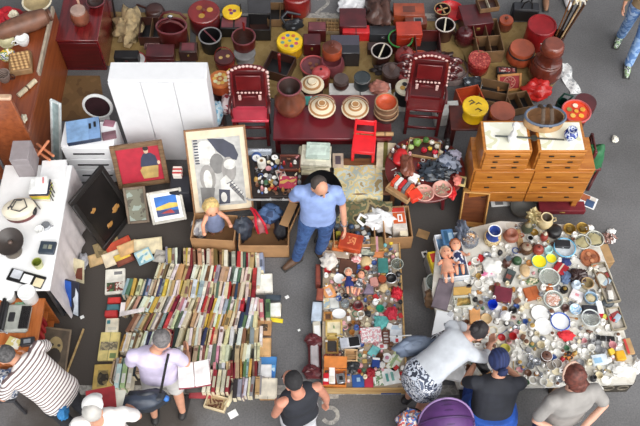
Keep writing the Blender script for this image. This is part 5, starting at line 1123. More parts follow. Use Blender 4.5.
# ================================================================ the book spread
BC = [('cream', (218, 206, 176), 9), ('white', (226, 224, 216), 7), ('tan', (190, 160, 116), 7), ('brown', (120, 84, 58), 3), ('grey', (150, 150, 148), 3), ('dark red', (130, 30, 38), 2), ('red', (190, 50, 48), 1.5), ('navy', (42, 52, 84), 1.5), ('green', (88, 108, 80), 1.3), ('yellow', (206, 172, 76), 1.3), ('pale blue', (150, 172, 186), 1.2), ('pink', (206, 140, 148), 1), ('black', (44, 42, 42), 1.5), ('ochre', (176, 124, 58), 2), ('lilac', (160, 150, 164), .5)]
ORD = 'first second third fourth fifth sixth seventh eighth ninth tenth eleventh twelfth thirteenth fourteenth fifteenth sixteenth seventeenth eighteenth nineteenth twentieth'.split()
def ordw(n):
    if n < 20: return ORD[n]
    tens = ['twenty', 'thirty', 'forty'][(n+1)//10-2]; u = (n+1) % 10
    return tens+'-'+ORD[u-1] if u else {'twenty': 'twentieth', 'thirty': 'thirtieth', 'forty': 'fortieth'}[tens]
def bookmesh(th, ln, hh, acc):
    b = MB(); cv = min(.003, th*.12); b.box((0, 0, hh/2-.003), (th-2*cv, ln-.008, hh-.008), .0005, m=1)
    for s_ in (-1, 1): b.box((s_*(th/2-cv/2), 0, hh/2), (cv, ln, hh), .0004, m=0)
    n = 5; pr = [(-th/2, hh-.004)]+[(-th/2*math.cos(math.pi*k/n), hh-.003+.004*math.sin(math.pi*k/n)) for k in range(n+1)]+[(th/2, hh-.004)]
    vs = [(x, -ln/2, z) for x, z in pr]+[(x, ln/2, z) for x, z in pr]; k = len(pr); b.add(vs, [[i, i+1, k+i+1, k+i] for i in range(k-1)]+[list(range(k)), list(range(k, 2*k))[::-1]], 0)
    if acc:
        for (a, c) in acc: b.box((0, (a+c)/2*ln, hh+.0012), (th*.72, (c-a)*ln, .0016), .0003, m=2)
    return b
ROWS = [([(166, 256), (215, 258), (263, 262)], 3), ([(157, 271), (210, 274), (259, 277)], -8), ([(124, 287), (190, 289), (257, 292)], -6), ([(124, 305), (190, 304), (259, 307)], -14), ([(130, 323), (190, 319), (256, 321)], -14), ([(121, 343), (190, 337), (259, 336)], -6), ([(112, 370), (190, 355), (259, 352)], -3), ([(206, 372), (259, 367)], 0), ([(233, 389), (262, 385)], -2)]
RN = ['row nearest the cardboard boxes', 'second row from the cardboard boxes', 'third row from the cardboard boxes', 'fourth row from the cardboard boxes', 'fifth row from the cardboard boxes', 'sixth row from the cardboard boxes', 'seventh row from the cardboard boxes', 'second row from the note sheet', 'short row nearest the note sheet']
for ri, (pl, yaw) in enumerate(ROWS):
    x = pl[0][0]; i = 0
    while x < pl[-1][0]:
        for (a, c) in zip(pl[:-1], pl[1:]):
            if a[0] <= x <= c[0]: y = a[1]+(c[1]-a[1])*(x-a[0])/(c[0]-a[0]); break
        col = RND.choices(BC, [b_[2] for b_ in BC])[0]; c_ = tuple(max(20, min(244, k+RND.randint(-12, 12))) for k in col[1])
        th = RND.choice([.022, .028, .034, .04, .045, .03]); ln = RND.uniform(.185, .225)*(1.12 if ri == 6 and x < 190 else 1); hh = RND.uniform(.125, .15)
        s = ppm(x, y, hh); ctr = P(x+th*s/2, y, hh*.9)
        k = (x-pl[0][0])/max(1, pl[-1][0]-pl[0][0]); yw = yaw*(1.6-1.2*k)+RND.uniform(-4, 4)
        lean = RND.uniform(-5, 5)
        acc = RND.choice([None, None, [(-.3, .1)], [(.2, .36)], [(-.4, -.34), (.1, .3)], [(-.42, -.38), (.38, .42)]])
        ac = RND.choice([tuple(int(v_*.82) for v_ in c_), tuple(min(246, int(v_*1.15+12)) for v_ in c_), tuple(int(v_*.62) for v_ in c_), (200, 176, 130) if sum(c_) < 300 else (130, 90, 80)])
        lb = '%s %s book, %s from the white-table end, %s' % ('thin' if th < .03 else 'thick' if th > .038 else 'middling', col[0], ordw(i), RN[ri])
        o = single('book', bookmesh(th, ln, hh, acc), [M(c_, .6, 0, .1), M((224, 212, 184), .8), M(ac, .6)], lb, 'book', (ctr.x, ctr.y, .001+abs(math.sin(math.radians(lean)))*th*.5), 0, 'books standing spine up in rows')
        o.rotation_euler = (0, math.radians(lean), math.radians(yw)); x += (th*1.10/math.cos(math.radians(yw)))*s; i += 1
        if RND.random() < .04: x += 3
def flatb(label, x, y, z, w_, d_, h_, c_, rz=0, art=None, name='book', group=None):
    return crate(name, label, name, x, y, z, w_, d_, h_, M(c_, .6), rz, art=art or [(-.82, -.84, .82, .84, M(tuple(min(250, k+16) for k in c_), .6))], band=(.03, M(tuple(int(k*.7) for k in c_))) if h_ > .03 else None, group=group)
# right-hand end
flatb('wide white paper pad lying flat beside the cardboard boxes end of the books', 264, 283, 0, 17, 19, .05, (230, 226, 214), 3)
flatb('dark slate book lying across the top of the small end stack', 273, 297, .1, 16, 5, .03, (50, 60, 70), -3)
single('book', bookmesh(.045, .22, .15, [(-.2, .3)]), [M((200, 110, 118), .6), M((224, 212, 184)), M((230, 214, 200))], 'thick pink book standing at the aisle end of the fourth row', 'book', P(262, 308, .13)*Vector((1, 1, 0)) if False else (P(261.5, 309, .13).x, P(261.5, 309, .13).y, .001), 4)
single('book', bookmesh(.05, .22, .15, [(-.2, .3)]), [M((96, 130, 84), .6), M((224, 212, 184)), M((60, 80, 60))], 'thick green book standing beside the cream stack', 'book', (P(268, 309, .13).x, P(268, 309, .13).y, .001), 2)
for k in range(3): flatb(['lowest cream book of the small end stack', 'middle cream book of the small end stack', 'top white book with dark lines on the small end stack'][k], 275, 309+(2-k)*.5, k*.033, 12-k*.3, 13, .032, ((206, 190, 150), (222, 210, 176), (236, 232, 220))[k], 2*k-2)
flatb('bright yellow thin booklet under the edge of the small end stack', 276, 320, 0, 14, 4, .012, (232, 206, 40), -8)
flatb('tan book with a dark round picture at the aisle end', 264, 327, 0, 15, 15, .05, (176, 134, 92), -3, [(-.5, -.5, .5, .4, BLOTCH([(110, 84, 60), (70, 56, 44), (150, 118, 84)], 20))])
flatb('plain kraft book beside the picture book at the aisle end', 264, 347, 0, 14, 19, .06, (196, 154, 104), 0)
flatb('blue sky-covered magazine at the aisle end of the books', 267, 367, .02, 18, 22, .03, (70, 130, 190), -4, [(-.9, -.9, .9, .2, BLOTCH([(110, 170, 214), (190, 216, 232), (60, 120, 190)], 7))])
flatb('white card lying on the blue sky-covered magazine', 266, 371, .053, 11, 13, .012, (234, 232, 230), 0)
for k in range(3): flatb(['lowest tan book of the corner stack by the pale line', 'middle tan book of the corner stack by the pale line', 'wide cream folder on top of the corner stack'][k], 268, 389-k*.6, k*.042, 16+k, 20, .04, ((186, 140, 90), (196, 150, 100), (214, 204, 184))[k], 1-k)
# left-hand end
MGZ = BLOTCH([(86, 120, 70), (60, 66, 50), (130, 60, 50), (220, 214, 200)], 16)
flatb('big white magazine with a red and green crowd picture', 115, 281, 0, 20, 25, .03, (230, 226, 214), 6, [(-.8, -.8, .8, -.1, MGZ), (-.1, .5, .7, .75, M((120, 120, 120)))], 'magazine')
for k, (x, y, c_, n_) in enumerate(((111, 313, (176, 40, 40), 'dark red book in front of the teal book'), (113, 307, (60, 104, 112), 'teal book between two red books'), (114, 300, (196, 44, 40), 'bright red book behind the teal book'))): flatb(n_+' beside the magazine', x, y, k*.001, 13, 6, .06, c_, 3)
flatb('cream booklet with a small teal emblem beside the red and teal books', 112, 325, 0, 13, 14, .03, (226, 218, 196), 3, [(-.8, .2, -.3, .7, M((50, 130, 140))), (-.6, -.7, .7, -.3, M((200, 196, 180)))], 'booklet')
flatb('yellowish magazine with a grey landscape band', 109, 346, 0, 20, 28, .035, (222, 204, 134), 0, [(-.85, -.3, .85, .3, BLOTCH([(170, 156, 120), (120, 112, 92), (190, 176, 140)], 16)), (.2, -.85, .8, -.5, M((120, 140, 90)))], 'magazine')
t = flatb('yellow-brown magazine with a dark oval portrait', 103, 378, 0, 20, 28, .03, (196, 166, 92), 2, [(-.55, -.6, .45, .55, M((150, 132, 84)))], 'magazine')
obj('oval_portrait', MB().lathe([(0, .0312), (.06, .0312), (.06, .0335), (0, .0335)], 24, sx=1, sy=1.35), BLOTCH([(80, 70, 52), (50, 44, 36), (120, 104, 70)], 12), t)
for k, (x, c_, n_) in enumerate(((118, (196, 222, 220), 'pale aqua'), (124, (170, 196, 140), 'pale green'), (130, (214, 206, 186), 'cream'))):
    single('book', bookmesh(.05, .26, .16, [(-.3, .1)]), [M(c_, .6), M((224, 212, 184)), M((236, 234, 226))], '%s tall book standing beside the oval portrait magazine' % n_, 'book', (P(x, 376, .15).x, P(x, 376, .15).y, .001), -2)
for k, (x, c_, n_) in enumerate(((124, (226, 224, 220), 'white'), (128.5, (170, 160, 172), 'mauve'), (133, (214, 210, 206), 'pale grey'))): pass
# fanned pile at the far corner
FP = [(100, 258, 24, 12, (196, 164, 116), 22, 'wide tan folder at the outer corner of the fanned pile'), (107, 247, 26, 14, (150, 130, 92), 24, 'book with a brownish map picture on the fanned pile'), (118, 244, 26, 8, (190, 70, 44), 30, 'orange-red book leaning in the fanned pile'), (113, 258, 20, 14, (224, 208, 180), 24, 'cream booklet at the near side of the fanned pile'), (124, 258, 18, 12, (120, 60, 44), 28, 'brown book in the fanned pile below the map book'), (122, 256, 16, 6, (212, 180, 70), 26, 'yellow-spined book in the fanned pile'), (128, 248, 20, 12, (206, 164, 112), 26, 'tan covered book beside the orange-red one'), (148, 246, 28, 16, (214, 200, 164), 8, 'cream map folder lying behind the first rows'), (160, 256, 12, 12, (176, 170, 160), -10, 'grey printed booklet lying beside the cream map folder')]
for k, (x, y, w_, d_, c_, rz, n_) in enumerate(FP): flatb(n_, x, y, .012*k+.001, w_, d_, .011, c_, rz, [(-.75, -.7, .75, .7, BLOTCH([tuple(int(v_*.75) for v_ in c_), c_, tuple(min(250, v_+20) for v_ in c_)], 14))] if k in (1, 8) else None)
flatb('pale blue map booklet with white contours', 144, 256, .13, 16, 14, .012, (150, 186, 196), 28, [(-.8, -.8, .8, .8, BLOTCH([(120, 170, 186), (206, 220, 214), (226, 222, 180)], 16))])
t = thing('paper_curl', 'long curled white paper strip lying over the sixth row', 'paper', P(131, 313, .15)); obj('sheet', MB().grid(lambda u, v: (-.12+u*.26, -.02+.06*u*u+(v-.5)*.05, .03*math.sin(u*3.1)+.01), 14, 3, .003), M((226, 216, 214), .7), t); obj('fold', MB().grid(lambda u, v: (-.12+v*.05, .0+u*.12, .012), 6, 3, .003), M((226, 216, 214), .7), t)
# front of the spread
for k in range(6):
    c_ = ((232, 226, 206), (224, 216, 190), (150, 40, 50), (226, 214, 176), (206, 200, 180), (140, 40, 48))[k]
    single('book', bookmesh(.036, .24, .16, [(-.3, .2)]), [M(c_, .6), M((224, 212, 184)), M((200, 196, 170))], '%s tall book, %s beyond the bending man at the front of the spread' % (('white', 'cream', 'wine red', 'pale yellow', 'buff', 'crimson')[k], ordw(k)), 'book', (P(205+k*4.6, 381, .15).x, P(205+k*4.6, 381, .15).y, .001), -4)
FB = [(204, 388, (130, 110, 92), 'dull brown'), (200, 394, (150, 50, 56), 'dark pink'), (196, 388, (70, 66, 62), 'charcoal')]
for k, (x, y, c_, n_) in enumerate(FB): flatb('%s book lying flat before the tall white books' % n_, x, y, k*.022, 22, 8, .02, c_, -6+k*5)
crate('sewing_box', 'open cardboard tray of brown strips in front of the books', 'tray', 216, 402, 0, 22, 14, .06, M((214, 196, 160)), -16, 'tray', inner=M((196, 170, 130)))
q = P(216, 402, .05)
for k in range(8): single('wooden_peg', MB().box((0, 0, .012), (.05, .014, .02), .003), M((104, 62, 44)), 'brown wooden peg in the open tray before the books', 'peg', (q.x-.06+.035*(k % 4), q.y-.03+.05*(k//4), .0125), 25*k, 'wooden pegs in the tray')
flatb('cream slim book leaning on the tray of pegs', 230, 398, 0, 5, 16, .04, (216, 204, 170), -28)
# ================================================================ tray of junk and carton beside the man in blue
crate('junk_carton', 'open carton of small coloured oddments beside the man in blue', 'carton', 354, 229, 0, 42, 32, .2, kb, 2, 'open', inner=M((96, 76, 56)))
heap('white_bag', 'white plastic carrier bag draped between the two cartons', 'bag', 381, 218, .1, 16, 10, .2, M((234, 234, 234), .35, 0, .04), .3, 12, 4)
t = USED['white plastic carrier bag draped between the two cartons']; obj('bag_handle', MB().tube([(-.16, -.02, .14), (-.24, .0, .18), (-.27, -.05, .14), (-.2, -.1, .1)], .018, 8, flat=.4), M((234, 234, 234), .35, 0, .04), t)
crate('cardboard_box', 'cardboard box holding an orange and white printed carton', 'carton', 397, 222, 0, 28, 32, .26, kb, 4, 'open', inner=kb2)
crate('printed_carton', 'orange and white printed carton standing in the cardboard box', 'carton', 399, 218, .02, 14, 22, .25, M((214, 206, 196)), 4, art=[(-.9, .55, .9, .95, M((200, 60, 50))), (-.85, -.5, .9, .5, M((206, 96, 50))), (-.2, -.35, .5, .35, WHT), (0, -.2, .3, .2, M((206, 96, 50)))])
crate('cream_carton', 'small cream carton in front of the orange printed one', 'carton', 404, 232, .02, 8, 7, .2, CRM, 0, 'lidded')
JK = [('bottle', (60, 62, 70)), ('ball', (90, 110, 70)), ('box', (180, 170, 60)), ('bottle', (110, 130, 150)), ('box', (150, 70, 50)), ('ball', (60, 80, 110)), ('bottle', (150, 140, 120)), ('box', (80, 90, 100)), ('ball', (170, 120, 90)), ('bottle', (70, 90, 70)), ('box', (206, 200, 190)), ('ball', (40, 40, 46))]
JW = ['grey', 'olive', 'yellow', 'slate', 'rust', 'navy', 'beige', 'steel blue', 'terracotta', 'moss green', 'white', 'black']
for k in range(24):
    u, v = k % 6, k//6; x, y = 338+u*6.3+RND.uniform(-1, 1), 218+v*7+RND.uniform(-1, 1); kd, c_ = JK[(k*5+k//6) % 12]; w_ = JW[(k*5+k//6) % 12]
    q = P(x, y, .16); m = M(c_, .35); z = .02
    lb = '%s %s in the carton of oddments, %s in its %s' % (w_, {'bottle': 'flask', 'ball': 'ball', 'box': 'packet'}[kd], ORD[u], ('back line', 'second line', 'third line', 'front line')[v])
    if kd == 'bottle': t = thing('small_flask', lb, 'flask', (q.x, q.y, z), 0); obj('body', MB().lathe(prof('bottle', .026, .15), 12), m, t); obj('cap', MB().lathe([(0, .151), (.012, .151), (.012, .17), (0, .17)], 10), BLK, t)
    elif kd == 'ball': single('toy_ball', MB().ball((0, 0, .034), .034, 12, 8), m, lb, 'ball', (q.x, q.y, z+.08))
    else: single('packet', MB().box((0, 0, .06), (.055, .05, .12), .006), m, lb, 'packet', (q.x, q.y, z), RND.uniform(0, 60))
single('foam_layer', MB().box((0, 0, .05), (.38, .3, .1), .01), M((90, 76, 64), .8), 'brown packing layer inside the carton of oddments', 'packing', (P(354, 229, .1).x, P(354, 229, .1).y, .0125))

# ================================================================ centre spread
z = ZC
A_ = 'centre'
def cr(name, label, cat, x, y, w_, d_, h_, m, lm=None, **k): return crate(name, label, cat, x, y, k.pop('z', ZC), w_, d_, h_, m, area=A_, lm=lm, **k)
cr('carved_box', 'orange-red carved wooden box at the back of the trinket board', 'box', 351, 241, 23, 16, .09, M((190, 76, 40), .35, 0, .15), 'the orange-red carved box', rz=-14, art=[(-.85, -.8, .85, .8, M((176, 62, 36), .35)), (-.3, -.4, .4, .5, BLOTCH([(220, 140, 90), (176, 62, 36)], 34))])
cr('wood_board', 'bright orange board sticking out behind the carved box', 'board', 338, 248, 12, 14, .02, M((206, 110, 54), .4), None, rz=-10, art=[(-.9, -.9, .9, .9, M((214, 120, 60)))])
cr('photo_album', 'dark brown closed album on the trinket board', 'album', 348, 266, 18, 14, .04, M((84, 54, 42), .4), 'the brown album', rz=-8, art=[(-.9, -.9, .9, .9, M((96, 62, 48), .4))])
cr('wine_box', 'dark red flat box with a cream lid edge behind the brown album', 'box', 336, 254, 26, 6, .04, M((110, 40, 36)), None, rz=-8, kind='lidded', lid=M((170, 150, 130)))
heap('white_pouch', 'white cloth pouch at the back corner of the trinket board', 'pouch', 329, 261, ZC, 8, 8, .07, M((222, 214, 204), .7), .2, 3, area=A_, lm='the white pouch')
cr('brass_box', 'brass box with a pink band at the back of the trinket board', 'box', 377, 243, 13, 13, .07, M((150, 126, 80), .35, .4), 'the brass box', band=(.18, M((206, 150, 160))))
for k, (x, y, c_, n_) in enumerate(((386, 240, (190, 220, 226), 'pale blue'), (391, 243, (230, 196, 60), 'yellow'), (385, 245, (120, 190, 196), 'turquoise'), (390, 238, (236, 234, 230), 'white'))):
    q = P(x, y, ZC+.03); single('painted_egg', MB().ball((0, 0, .026), (.024, .024, .027), 12, 8), M(c_, .3), '%s egg in the egg group behind the teal box' % n_, 'egg', (q.x, q.y, ZC), 0); mark(A_, None, q.x, q.y, .026)
cr('post_card', 'white card with a dark print beside the brass box', 'card', 366, 243, 10, 14, .012, WHT, 'the white printed card', rz=14, art=[(-.5, -.2, .5, .5, BLOTCH([(150, 150, 150), (90, 90, 90), (220, 220, 220)], 24))])
cr('framed_banknote', 'framed grey-green banknote on the trinket board', 'frame', 368, 252, 15, 8, .015, M((60, 60, 56)), 'the banknote frame', rz=-4, art=[(-.9, -.75, .9, .75, BLOTCH([(150, 160, 146), (180, 186, 170), (120, 130, 120)], 20))])
cr('terracotta_tile', 'plain terracotta tile behind the teal box', 'tile', 379, 254, 10, 8, .015, M((206, 130, 80)), None, rz=-20, art=[(-.9, -.9, .9, .9, M((212, 136, 86)))])
cr('teal_box', 'teal green metal box on the trinket board', 'box', 383, 265, 10, 14, .06, M((62, 122, 116), .35), 'the teal box', rz=0, kind='lidded', latch=BRASS)
pot('glass_ashtray', 'clear glass dish at the far edge of the trinket board', 'dish', 397, 265, ZC, 6, .06, 'bowl', GLASS((190, 196, 186)), area=A_, lm='the clear glass dish', rim=M((170, 176, 168), .2))
pot('straw_bowl', 'round woven straw lid in the middle of the trinket board back', 'lid', 366, 261, ZC, 6.5, .05, 'dome', M((214, 186, 136), .7), area=A_, lm='the woven straw lid')
heap('pink_shell', 'pink and white sea shell beside the woven straw lid', 'shell', 356, 260, ZC, 5, 4, .05, BLOTCH([(214, 140, 140), (236, 206, 200)], 20), .15, 4, area=A_, lm='the pink sea shell')
cr('toy_car', 'flat silver metal bar below the woven straw lid', 'bar', 372, 272, 12, 3, .02, STEEL, None, rz=4, band=(.1, DGR))
pot('plate', 'white round saucer at the book side of the trinket board', 'plate', 339, 279, ZC, 5.5, .03, 'plate', WHT, area=A_, lm='the white saucer')
doll('small doll in a blue dress lying on the trinket board', 350, 293, ZC+.035, 4, M((220, 210, 190), .6), M((44, 60, 130)), .68, True); mark(A_, 'the blue doll', P(350, 283, ZC).x, P(350, 283, ZC).y, .07)
doll('small doll in grey and white dress lying beside the blue one', 356, 294, ZC+.035, -16, M((60, 44, 40), .6), BLOTCH([(206, 206, 206), (90, 90, 96)], 26), .66, True); mark(A_, 'the grey doll', P(360, 284, ZC).x, P(360, 284, ZC).y, .07)
t = thing('cloth_pouch', 'lilac grey triangular pouch standing on the trinket board', 'pouch', P(368, 291, ZC)); obj('body', MB().prism([(-.06, -.05), (.06, -.05), (.055, .06), (0, .07)], 0, .04), M((126, 112, 130), .7), t); obj('flap', MB().prism([(-.058, -.048), (.058, -.048), (0, .02)], .04, .045), M((140, 124, 142), .7), t); mark(A_, 'the lilac pouch', P(368, 291, ZC).x, P(368, 291, ZC).y, .06)
cr('pink_cube', 'dusky pink small box on the trinket board', 'box', 374, 281, 8, 8, .06, M((196, 140, 130)), 'the dusky pink box', rz=8, kind='lidded')
pot('brown_pot', 'small round brown pot beside the dusky pink box', 'pot', 382, 280, ZC, 4.5, .06, 'pot', BRN, area=A_, lm='the small brown pot', lid=('flat', .01, ORB, .9))
heap('cream_soap', 'cream oval stone beside the small brown pot', 'stone', 384, 288, ZC, 4.5, 4.5, .04, M((222, 196, 150)), .06, 3, area=A_, lm='the cream oval stone')
pot('black_bowl', 'black bowl with silver rim near the far board edge', 'bowl', 391, 279, ZC, 5.5, .05, 'bowl', BLK, area=A_, lm='the black silver-rimmed bowl', rim=STEEL)
heap('red_flower', 'bright red cloth flower at the far board edge', 'flower', 397, 293, ZC, 5, 5.5, .07, M((206, 30, 50), .6), .3, 7, 6, area=A_, lm='the red cloth flower')
cr('photo_card', 'orange card with a pale portrait photo on the board', 'card', 329, 292, 12, 13, .012, M((226, 156, 96)), 'the orange photo card', rz=28, art=[(-.4, -.6, .4, .6, BLOTCH([(222, 210, 206), (190, 170, 170)], 20))])
cr('framed_panel_picture', 'red-brown small panel at the book edge of the board', 'panel', 320, 294, 7, 12, .02, M((130, 66, 50)), None, rz=-4, z=ZC+.016, art=[(-.7, -.8, .7, .8, M((150, 80, 60)))])
cr('comic_book', 'blue-grey and cream picture book below the orange card', 'book', 331, 303, 16, 11, .02, M((170, 176, 180)), 'the cream picture book', rz=4, art=[(-.9, -.9, -.2, .9, BLOTCH([(150, 170, 180), (210, 190, 140), (226, 222, 210)], 20)), (-.1, -.9, .9, .9, M((206, 206, 200)))])
t = pot('glass_bottle', 'silver-capped glass bottle beside the cream picture book', 'bottle', 345, 303, ZC, 4.5, .08, 'bottle', GLASS((200, 210, 214)), area=A_, lm='the silver-capped bottle', lid=('flat', .015, STEEL, .5))
pot('red_pot', 'round red glazed pot in the middle of the trinket board', 'pot', 358, 306, ZC, 5.5, .06, 'pot', M((160, 44, 46), .3), area=A_, lm='the red glazed pot', rim=(.8, DRED), inner=MAR)
pot('plate', 'white oval plate above the wooden frames on the trinket board', 'plate', 339, 314, ZC, 7, .03, 'plate', WHT, area=A_, lm='the white oval plate', sx=1, sy=.75)
for k, (x, y, w_, d_, n_, c_) in enumerate(((328, 316, 9, 9, 'smallest square wooden frame', (190, 140, 84)), (334, 328, 17, 17, 'larger cream wooden frame', (214, 186, 120)), (332, 346, 13, 15, 'upright wooden frame with a dark portrait', (170, 136, 76)), (332, 336, 10, 6, 'narrow gilt frame', (200, 170, 96)))):
    cr('framed_picture', n_+' in the row of frames on the trinket board', 'picture frame', x, y, w_, d_, .025, WOOD(c_, tuple(v_-30 for v_ in c_), .4), 'the '+n_ if k < 3 else None, kind='tray', inner=[M((100, 70, 50)), M((226, 216, 184)), M((60, 56, 54)), M((230, 216, 170))][k], wall=.02)
figurine('small_figurine', 'tiny green bird figure in the cream wooden frame', P(334, 328, ZC).x, P(334, 328, ZC).y, ZC+.008, .03, (130, 160, 110), 1)
cr('video_player', 'white and black video cassette machine on the trinket board', 'machine', 350, 342, 20, 10, .05, M((210, 212, 218)), 'the cassette machine', rz=8, art=[(-.98, -.98, -.3, .98, M((196, 200, 210))), (-.1, -.9, .95, .9, BLK)])
t = cr('printed_bag', 'pale bag printed all over with pink figures', 'bag', 371, 334, 21, 14, .06, BLOTCH([(226, 222, 222), (206, 150, 156), (236, 232, 230), (190, 186, 190)], 26), 'the pink-printed bag', rz=4, latch=WHT)
cr('calendar', 'white calendar sheet with a red corner at the far board edge', 'sheet', 396, 334, 12, 18, .012, M((226, 230, 236)), 'the white calendar', rz=-2, art=[(-.1, -.9, .4, -.5, M((200, 50, 60))), (-.9, .5, .9, .9, M((190, 206, 220)))])
t = thing('white_rod', 'white plastic rod lying across the calendar and board edge', 'rod', (P(398, 335, ZC+.05).x, P(398, 335, ZC+.05).y, ZC+.02), 4); obj('rod', MB().tube([(-.1, 0, 0), (.14, 0, 0)], .008, 8, caps='round'), WHT, t); obj('collar', MB().tube([(-.02, 0, 0), (0, 0, 0)], .011, 8), GRY, t)
cr('wood_rack', 'small brown and white ladder rack beside the calendar', 'rack', 386, 337, 7, 13, .03, BRN, None, rz=2, kind='cells', inner=WHT, cells=(1, 4))
heap('teal_scarf', 'crumpled teal cloth on the trinket board', 'cloth', 381, 322, ZC, 7, 6, .05, M((96, 176, 172), .8), .25, 8, 5, area=A_, lm='the teal cloth')
heap('red_toy', 'red and pink soft toy at the far board edge', 'toy', 391, 313, ZC, 6, 6, .06, M((190, 40, 60), .7), .3, 2, 5, area=A_, lm='the red soft toy')
pot('green_cup', 'green little cup above the teal cloth', 'cup', 380, 309, ZC, 4, .04, 'cup', M((40, 150, 120), .4), area=A_, lm='the green little cup')
t = thing('milk_jug', 'white china jug with handle on the trinket board', 'jug', P(375, 304, ZC), 30); r_ = .035; obj('body', MB().lathe(prof('vase', r_, .09), 16), WHT, t); obj('handle', MB().tube([(r_*.7, 0, .075), (r_*1.7, 0, .07), (r_*1.5, 0, .03), (r_*.8, 0, .02)], .006, 8), WHT, t); mark(A_, 'the white china jug', P(375, 304, ZC).x, P(375, 304, ZC).y, .05)
cr('wooden_stand', 'little wooden shelf stand beside the cassette machine', 'stand', 351, 355, 13, 12, .05, M((222, 186, 140), .5), 'the little wooden stand', rz=-2, kind='cells', inner=M((190, 150, 104)), lid=TAN, cells=(1, 2))
cr('figure_plaque', 'plaque of red-brown little figures above the orange case', 'plaque', 334, 355, 15, 8, .02, M((110, 60, 44)), 'the red-brown plaque', rz=-3, art=[(-.9, -.8, .9, .8, BLOTCH([(150, 80, 56), (90, 50, 40), (200, 160, 140)], 30))])
t = cr('wooden_case', 'open orange wooden case with its lid laid back on the board', 'case', 335, 377, 23, 17, .06, M((196, 116, 50), .4), None, kind='open', inner=M((170, 90, 40)), rz=-2, lid=M((198, 118, 52), .4))
cr('red_tin', 'red and white tin in the open orange case', 'tin', 326, 379, 6, 12, .05, M((200, 40, 50), .35), 'the red and white tin', z=ZC+.013, rz=-3, art=[(-.8, -.4, .8, .1, WHT)])
cr('white_tube', 'tall white carton in the open orange case', 'carton', 332, 374, 6, 18, .055, WHT, None, z=ZC+.013, art=[(-.8, -.95, .8, -.2, M((226, 220, 206)))])
cr('silver_camera', 'silver camera in the open orange case', 'camera', 341, 378, 9, 10, .05, STEEL, None, z=ZC+.013, rz=10, art=[(-.4, -.4, .4, .4, BLK)])
heap('black_pouch', 'shiny black pouch beside the open orange case', 'pouch', 353, 367, ZC, 5.5, 6.5, .06, M((44, 46, 48), .3), .25, 4, 4, area=A_, lm='the shiny black pouch')
cr('blue_book', 'blue booklet with a silver disc at the near board edge', 'booklet', 358, 381, 12, 13, .015, M((44, 84, 150)), 'the blue booklet', rz=4, art=[(-.2, -.1, .4, .5, M((160, 190, 214)))])
cr('red_book', 'crimson booklet beside the blue booklet', 'booklet', 369, 383, 9, 11, .015, M((176, 36, 60)), 'the crimson booklet', rz=-4, art=[(-.8, -.8, .8, .8, M((186, 46, 70)))])
heap('red_rose', 'red artificial rose above the crimson booklet', 'flower', 371, 373, ZC, 4.5, 4.5, .05, M((160, 24, 40), .6), .3, 8, 6, area=A_, lm='the red rose')
cr('blue_box', 'deep blue and white small box near the board middle', 'box', 376, 362, 8, 9, .05, M((36, 66, 140)), 'the deep blue box', rz=-6, art=[(-.9, .5, .9, .95, WHT)])
cr('teal_card', 'pale teal folded card beside the red and white letter', 'card', 374, 351, 9, 11, .02, M((110, 190, 190)), 'the pale teal card', rz=-35, art=[(-.9, -.9, .9, .9, M((120, 196, 196)))])
cr('letter', 'white letter with a red stamp near the calendar', 'letter', 382, 346, 11, 6, .012, WHT, 'the red-stamped letter', rz=8, art=[(-.4, -.6, .3, .5, M((206, 100, 110)))])
cr('magazine', 'white-green leaflet slanting over the far board edge', 'leaflet', 397, 358, 11, 26, .02, BLOTCH([(226, 226, 214), (190, 200, 150), (214, 214, 200)], 9), 'the white-green leaflet', rz=-32, art=[(-.5, -.8, .0, .7, M((150, 170, 130)))])
cr('magazine', 'white leaflet with teal figures at the near far corner', 'leaflet', 391, 376, 18, 16, .02, M((226, 228, 224)), 'the teal-figured leaflet', rz=10, art=[(-.6, -.6, -.3, .4, M((90, 160, 150))), (.0, -.6, .3, .5, M((120, 170, 160)))])
pot('plate', 'white dish with a pink rose print near the leaflet', 'plate', 387, 358, ZC, 5, .025, 'plate', WHT, area=A_, lm='the rose-print dish', decal=motif([(206, 140, 160)], 1, 0, .4))
cr('green_pattern', 'green and white leaf-print cloth beside the crimson booklet', 'cloth', 378, 378, 10, 14, .02, BLOTCH([(206, 210, 196), (110, 140, 100), (226, 224, 214)], 22), 'the leaf-print cloth', rz=6, art=[(-.8, -.8, -.5, .8, WHT)])
cr('blue_tray', 'flat blue tray slipped under the near edge of the board', 'tray', 391, 391, 20, 5, .03, M((40, 70, 130)), None, z=.0, kind='tray')
t = thing('lacquer_rail', 'dark red lacquer rail with two carved knobs leaning on the trinket board', 'rail', P(314, 356, 0), 2)
a0, a1 = P(313, 372, .06)-P(314, 356, 0), P(316, 341, .06)-P(314, 356, 0)
obj('rail', MB().box(((a0+a1)/2), (.09, (a1-a0).length, .06), .012), M((190, 182, 184), .3), t, 'pale upper face')
for a in (a0, a1): obj('carved_knob', MB().blob(a+Vector((0, 0, .0)), (.11, .075, .06), .3, 5, 18, 12, 5), M((96, 40, 44), .35, 0, .2), t)
for s_ in (-1, 1): obj('side_strip', MB().box(((a0+a1)/2+Vector((s_*.055, 0, -.01))), (.025, (a1-a0).length, .05), .006), M((84, 30, 34), .35), t)
crate('blue_white_box', 'pale blue box leaning off the book side of the trinket board', 'box', 317, 311, 0, 10, 18, .11, M((150, 180, 214)), -4, kind='lidded', lid=M((196, 210, 226)))
crate('tall_box', 'white and tan tall box beside the trinket board', 'box', 317, 330, 0, 8, 18, .1, M((206, 200, 184)), 4, art=[(-.7, -.8, .7, .5, WHT)])
crate('narrow_plaque', 'narrow red-brown panel standing at the book side of the trinket board', 'panel', 318, 274, 0, 5, 20, .12, M((120, 58, 46)), 0, art=[(-.6, -.8, .6, .8, M((140, 70, 54)))])

